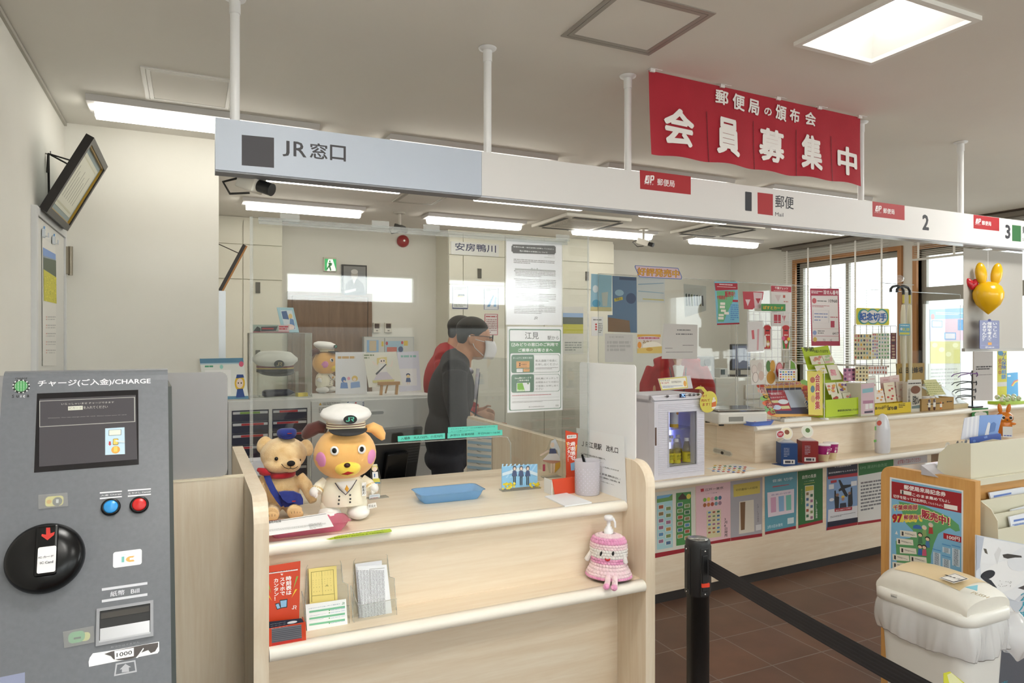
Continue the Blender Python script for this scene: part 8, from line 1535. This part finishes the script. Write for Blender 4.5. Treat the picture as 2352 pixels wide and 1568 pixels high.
s.sl=-.02;s.t('千葉県南部',212,350,382,392,'#ece6e4',.06);s.t('千葉県南部',214,352,380,390,'#a81c34',.03);s.t('97',206,414,276,476,'#a81c34',.06);s.t('郵便局で',282,418,420,456,'#ece6e4',.06);s.t('郵便局で',286,420,416,454,'#a81c34',.03);s.sl=.3;s.t('販売中！',404,376,602,502,'#ece6e4',.06);s.t('販売中！',408,380,598,498,'#a81c34',.035)
for x_,y_ in((260,526),(236,580),(258,640),(208,688),(328,700),(208,742)):s.p([(x_,y_),(x_+112,y_+12),(x_+116,y_+50),(x_+2,y_+42)],'#e6e2d4');s.r(x_+12,y_+8,x_+24,y_+38,'#3a3434');s.g(x_+34,y_+14,x_+104,y_+44,2,'#6a6460',.5)
for x_,y_,c1,c2 in((470,490,'#c9c4c0','#b0403a'),(426,508,'#c9cac8','#8aa86a'),(398,556,'#2e2a28','#4a7a5a'),(448,584,'#2e2a28','#4a7ab0'),(398,636,'#2e2a28','#3a6ab0'),(428,640,'#2e2a28','#c85a7a')):s.p([(x_-16,y_+60),(x_-12,y_+16),(x_+12,y_+18),(x_+16,y_+62)],c2);s.e(x_-17,y_-20,x_+17,y_+20,c1);s.e(x_-13,y_-10,x_+13,y_+18,'#e6c9ac')
s.p([(350,496),(372,488),(396,494),(408,510),(404,520),(348,514)],'#3a6ab0');s.p([(226,552),(236,530),(246,556)],'#e6e8ea')
s.p([(556,544),(678,572),(678,612),(556,582)],'#a81c2c');s.sl=.2;s.t('100円',580,558,668,604,'#f2ecec',.03)
for x0_,x1_,y0_,y1_ in((482,540,650,790),(546,606,616,690),(612,672,624,780),(546,606,694,800)):s.r(x0_,y0_,x1_,y0_+22,'#4a90d0');s.r(x0_+4,y0_+22,x1_-4,y1_,'#cfe0ec');s.g(x0_+14,y0_+26,x1_-14,y1_-2,int((y1_-y0_)/9),'#4a5a70',.5)
s.p([(196,824),(240,834),(240,842),(196,842)],'#a81c2c');one(s.mb,'desk_poster','blue and red poster 郵便局来局記念券 on the side of the writing desk','poster',s.w(s.q(190,850),0))
# beige organiser with a blue envelope box
BG='#d8d3bd:.45';yo=1.705;xo=2.845
t=T('desk_organiser','beige tray organiser with curved sides on top of the writing desk','organiser',(xo+.3,yo,ZD));zt_=yp(2235,1018,yo).z;b=MB(m=BG);b.box(xo,yo,ZD-.011,4.0,yo+.005,zt_);b.build('front_wall',t)
z0=ZD-.011
for x_ in(xo,3.06):b=MB(m=BG);b.prism([(yo+.005,z0),(yo+.14,z0),(yo+.13,z0+(zt_-z0)*.6),(yo+.09,z0+(zt_-z0)*.88),(yo+.04,zt_),(yo+.005,zt_)],'x',x_,x_+.005);b.build('side_wall',t)
b=MB(m=BG);b.box(xo,1.688,ZD-.03,4.0,1.699,ZD-.003);b.build('lower_rail',t)
t=T('envelope_box','blue cardboard box of envelopes standing in the organiser','box',(3.0,1.85,ZD));s=Sh(PL((2.95,1.84,ZD),0,.12),ZC4);s.bpoly([(1826,592),(2096,578),(2040,800),(2060,900),(1790,900),(1786,834)],'#2f6cb8:.4',.003);s.p([(1880,830),(1920,680),(1934,672),(1950,690),(1930,820)],'#c9ccd4');s.p([(1930,800),(1960,690),(1990,670),(2020,690),(2000,780)],'#2a5fa6');s.part('back_flap',t)
s=Sh(PL((2.95,1.80,ZD)),ZC4);s.bpoly([(1710,856),(2056,806),(2078,812),(2078,930),(1712,930)],'#2850a8:.4',.003);s.e(1740,880,1775,916,'#5a80c8');s.p([(1870,850),(1910,830),(1916,860),(1880,868)],'#6a8cd0');s.part('front_panel',t)
for i in range(7):
 s=Sh(PL((2.95,1.80+.006*i,ZD),.0,.14),ZC4);x_=1642+i*24;s.bpoly([(x_,626-i*5),(x_+36,614-i*4),(x_+14,880),(x_-40+i*4,880)],'#d6d6dc' if i%2 else '#c6c7d2',.0025);one(s.mb,'envelope','white envelope of the row standing in the blue box','envelope',s.w(s.q(x_,880),0),'white envelopes in the blue box')
def penlike(label,x0_,y0_,x1_,y1_,c,r=.004,nm='pen',cat='pen'):
 A_=yp(ZC4[0]+x0_*ZC4[2],ZC4[1]+y0_*ZC4[2],1.80);B_=yp(ZC4[0]+x1_*ZC4[2],ZC4[1]+y1_*ZC4[2],1.84);b=MB(m=c);b.tube([tuple(A_),tuple(A_.lerp(B_,.85)),tuple(B_)],[r,r,r*.6],n=8);one(b,nm,label,cat,A_)
penlike('left black pen in the organiser',1540,990,1560,900,'#1c1c20:.3');penlike('right black pen in the organiser close to the blue box',1590,980,1612,906,'#1c1c20:.3');penlike('dark clip pen leaning before the blue box',1640,950,1662,886,'#22242c:.3',.005)
t=T('magnifier_stand','clear stand with a clear handled magnifier on the writing desk','magnifier',yp(2170,1060,1.82));p=yp(1900+1440*.1922,840+1010*.1922,1.83);b=MB(m='acrylic_edge');kk=dep(p)/F;b.tube([(p.x+8*kk*math.cos(a),p.y,p.z+17*kk*math.sin(a))for a in[2*PI*i/20 for i in range(21)]],.004,n=6);b.tube([(p.x-.002,p.y,p.z-17*kk),(p.x-.01,p.y,p.z-32*kk)],.004,n=6);b.build('magnifier',t);q=yp(1900+1390*.1922,840+1180*.1922,1.83);b=MB(m='acrylic_edge');b.box(q.x-.02,q.y-.015,ZD-.011,q.x+.025,q.y+.02,ZD+.035);b.build('holder',t)
p=yp(2146,1078,1.84);b=MB(m='#b9b6bc:.4');b.prism([(1.80,ZD-.0095),(1.87,ZD-.0095),(1.87,ZD+.03)],'x',p.x-.04,p.x+.05);one(b,'small_card_stand','small grey wedge card stand on the glossy mat','stand',(p.x,1.84,ZD))
# pocket rack with forms on the front of the desk
yk=1.66;t=T('form_rack','beige pocket rack holding blue printed forms on the desk front','form rack',(2.95,yk,.8));xk0=yp(1980+842*.3367,1240,yk).x
s=Sh(PT((xk0,yk,.8),(0,-1,0),(0,0,1)),ZK);zr0,zr1=yp(2330,1246,yk-.02).z,yp(2266,1146,yk).z
b=MB(m=BG);b.prism([(yk+.055,zr0-.03),(yk+.055,zr1),(yk+.03,zr1-.003),(yk-.02,zr1-.035),(yk-.045,zr1-.075),(yk-.05,zr0-.03)],'x',xk0,xk0+.004);b.build('side_wall',t)
for i,(dy,dz)in enumerate(((.02,0),(-.015,-.05),(-.045,-.1))):b=MB(m=BG);b.box(xk0+.004,yk+dy,zr0-.03,3.6,yk+dy+.004,zr1+dz-.01);b.build('pocket_wall',t)
b=MB(m=BG);b.box(xk0,yk-.05,zr0-.034,3.6,yk+.055,zr0-.03);b.build('rack_floor',t)
for i,(nm,P,dy)in enumerate((('blue lined forms in the back pocket of the rack',[(868,270),(1098,232),(1160,236),(1150,330),(890,352)],.03),('white forms in the middle pocket of the rack',[(1018,388),(1160,350),(1160,440),(1024,450)],-.005),('blue edged forms in the front pocket of the rack',[(1004,436),(1160,400),(1160,540),(1030,552)],-.035))):
 s=Sh(PL((xk0,yk+dy,.8),0,.1),ZK);s.bpoly(P,'#dfe2ea',.006);x_,y_=P[0]
 if i!=1:s.p([(x_+30,y_+20),(x_+150,y_-2),(x_+150,y_+10),(x_+30,y_+34)],'#5a78c0');s.p([(x_+34,y_+50),(x_+120,y_+36),(x_+120,y_+54),(x_+34,y_+68)],'#8aa0d4')
 s.g(x_+20,y_+36,x_+150,y_+48,1,'#7a88b4',.5);one(s.mb,'printed_forms',nm,'form',s.w(s.q(*P[0]),0))
# photo panel of a white puppy
yd=1.60;s=Sh(PL((2.72,yd,.3)),ZK);s.bpoly([(778,558),(1250,650),(1250,1700),(775,1700)],'#cfd3dc',.004);s.p([(790,566),(1250,656),(1250,1000),(1180,1020),(1040,1010),(960,960),(860,900),(810,820)],'#e4e4e6');s.e(800,700,1120,990,'#e9e8e8');s.e(780,580,1010,780,'#e6e6e8');s.e(990,610,1240,830,'#dfe0e4')
s.p([(826,650),(846,654),(856,690),(836,680)],'#5a564e');s.p([(956,692),(990,686),(1084,700),(1088,712),(1040,712),(990,720),(964,712)],'#3c3836');s.e(808,788,906,872,'#23272e');s.p([(812,830),(880,868),(920,920),(870,900),(820,860)],'#2c3038');s.p([(1060,920),(1110,900),(1160,920),(1110,935)],'#4a4548')
s.p([(778,560),(830,575),(812,680),(800,780),(778,800)],'#b4bac8');s.p([(1100,950),(1250,900),(1250,1040),(1120,1020),(1040,1004)],'#c9cbd2');s.p([(860,900),(960,980),(1060,1010),(1040,1024),(930,990),(850,920)],'#b9bcc4');s.p([(900,690),(930,640),(948,660),(920,760)],'#d6d5d6')
R=random.Random(6);[s.e(x_-3,y_-3,x_+3,y_+3,'#8a8684',6)for x_,y_ in((R.uniform(930,1030),R.uniform(860,920))for _ in range(16))]
s.p([(940,1000),(1250,1030),(1250,1400),(980,1300)],'#c4c8d0');s.p([(930,1340),(1250,1300),(1250,1700),(930,1700)],'#565860');s.tv('２人笑ネ',1064,940,1130,1210,'#2a9ab0',.01);s.t('店',940,1545,990,1600,'#2a9ab0')
one(s.mb,'puppy_poster','tall photo panel of a white puppy behind the bin','poster',s.w(s.q(778,1690),0))
# bin with a bag
BX0,BX1,BY0,BY1,ZB=2.315,2.585,1.395,1.755,.615;mx,my=(BX0+BX1)/2,(BY0+BY1)/2
t=T('waste_bin','white push lid waste bin with a hanging bag before the writing desk','bin',(mx,my,0))
def dense(P,k):return[(P[i][0]+(P[(i+1)%len(P)][0]-P[i][0])*j/m,P[i][1]+(P[(i+1)%len(P)][1]-P[i][1])*j/m)for i in range(len(P))for m in[k*(7 if math.hypot(P[(i+1)%len(P)][0]-P[i][0],P[(i+1)%len(P)][1]-P[i][1])>.05 else 1)if k>1 else 1]for j in range(m)]
def ring(hx,hy,z,r=.05,wob=0,n=6,ph=0):return[(mx+a+wob*(math.sin(7*math.atan2(c,a)+ph)+.3*math.sin(29*math.atan2(c,a)+2*ph))*a/hx,my+c+wob*(math.sin(9*math.atan2(c,a)+ph*2)+.3*math.sin(37*math.atan2(c,a)-ph))*c/hy,z+wob*.7*math.sin(5*math.atan2(c,a)+ph))for a,c in dense(rr(-hx,-hy,hx,hy,r,n),4 if wob else 1)]
b=MB(m='#dad8d3:.4');b.loft([ring(.095,.135,.001),ring(.098,.138,.02),ring(.122,.166,ZB-.03),ring(.122,.166,ZB-.01)]);bo=b.build('bin_body',t)
b=MB(m='#e3e1da:.35');b.loft([ring(.128,.172,ZB-.02,.06),ring(.137,.181,ZB-.016,.06),ring(.138,.182,ZB+.016,.06),ring(.130,.174,ZB+.024,.06),ring(.125,.168,ZB+.024,.05)]);lid=b.build('lid_ring',t)
def arch(y,hx,h):return[(mx+hx*math.cos(a),y,ZB+.022+h*math.sin(a)**.75)for a in[PI*i/18 for i in range(19)]]
b=MB(m='grime');H0=.088;prof=[(-.166,.045),(-.155,.062),(-.12,.08),(-.06,H0+.002),(0,H0+.004),(.06,H0+.002),(.12,.082),(.155,.06),(.166,.035)]
rs=[]
for y,h in prof:rs.append([(mx+.120*math.cos(a),my+y,ZB+.020+h*max(math.sin(a),0)**.6)for a in[PI*i/20 for i in range(21)]])
b.loft(rs,None,True,False,False);b.add(rs[0],[tuple(range(21))],None);b.add(rs[-1],[tuple(range(21))[::-1]],None);b.build('dome',lid)
b=MB(m='#d9c49c:.4');rs=[]
for y,h in[(p_[0],p_[1])for p_ in prof if-.15<p_[0]<.15]:rs.append([(mx+.121*math.cos(a),my+y,ZB+.0215+h*max(math.sin(a),0)**.6)for a in[PI*(.24+.5*i/14)for i in range(15)]])
b.loft(rs,None,True,False,False);b.build('push_flap',lid)
# labels on lid and body
fz=ZB+.024+H0;s=Sh(PT((mx-.05,my+.02,fz+.0035),(0,-1,0),(1,0,.12)),ZK);s.dl=.0006;s.bpoly([(526,852),(634,818),(730,858),(626,888)],'#e2e0dc',.0006);s.p([(534,852),(634,822),(720,858),(626,884)],'#262628');s.p([(542,853),(634,826),(710,858),(626,880)],'#e2e0dc');s.t('燃えるゴミ',560,836,696,870,'#262628',.03);s.part('lid_label',lid);s.mb=MB();s.p([(700,916),(790,900),(786,942)],'#7fc4d8');s.t('PUSH',762,946,850,992,'#b8a888',.01);s.part('push_mark',lid)
s=Sh(PT((BX0+.018,my-.1,.5),(0,-1,0),(0,0,1)),ZK);s.O.x=mx-.138;s.O=s.O-Vector((.001,0,0));s.bpoly([(194,958),(240,966),(238,1000),(194,992)],'#d6d4ce',.0006);s.g(198,968,236,992,3,'#3a3a3c',.6);s.part('barcode_sticker',lid)
s=Sh(PL((mx,my-.1655,.5)),ZK);s.bpoly([(802,1396),(894,1376),(894,1404),(802,1426)],'#3a3a3e',.0006);s.g(812,1386,884,1414,1,'#b9b8b6',.5);s.part('maker_sticker',bo)
b=MB(m='bag');rs=[]
for j,(e_,z,wb)in enumerate(((.004,ZB-.012,.001),(.010,ZB-.03,.003),(.012,ZB-.065,.006),(.012,ZB-.10,.009),(.006,ZB-.135,.010))):rs.append(ring(.128+e_,.170+e_,z,.06,wb,12,j*.35))
b.loft(rs,None,True,False);b.build('bag',t,mods=[('solid',.0012,0),('sub',1)])
b=MB(m='bag');cxx,cyy=mx+.165,my-.13;n=22;rs=[]
for j in range(9):
 f_=j/8;rr_=(.02+.055*math.sin(PI*min(f_*.8+.1,1)));rs.append([(cxx+.03*f_+rr_*math.cos(2*PI*i/n)*(1+.22*math.sin(5*2*PI*i/n+j)),cyy-.02*f_+rr_*math.sin(2*PI*i/n)*(1+.2*math.cos(4*2*PI*i/n+j*.7)),ZB-.02-.15*f_+.012*math.sin(3*2*PI*i/n))for i in range(n)])
b.loft(rs);b.build('bag_knot',t,mods=[('sub',1)])
s=Sh(PL((2.28,1.18,.3)),ZK);s.bpoly([(556,1502),(600,1490),(700,1568),(720,1700),(560,1700)],'#c8c83a',.0008);s.p([(580,1512),(610,1498),(690,1570),(600,1590)],'#dcdca8');s.O0=s.w(s.q(560,1690),0)
b=s.mb;one(b,'yellow_leaflet','yellow leaflet at the bottom edge below the barrier belt','leaflet',s.O0)
bpy.data.objects.remove(_fo)
for o in list(COL.objects):
 if '_w' in o:del o['_w']
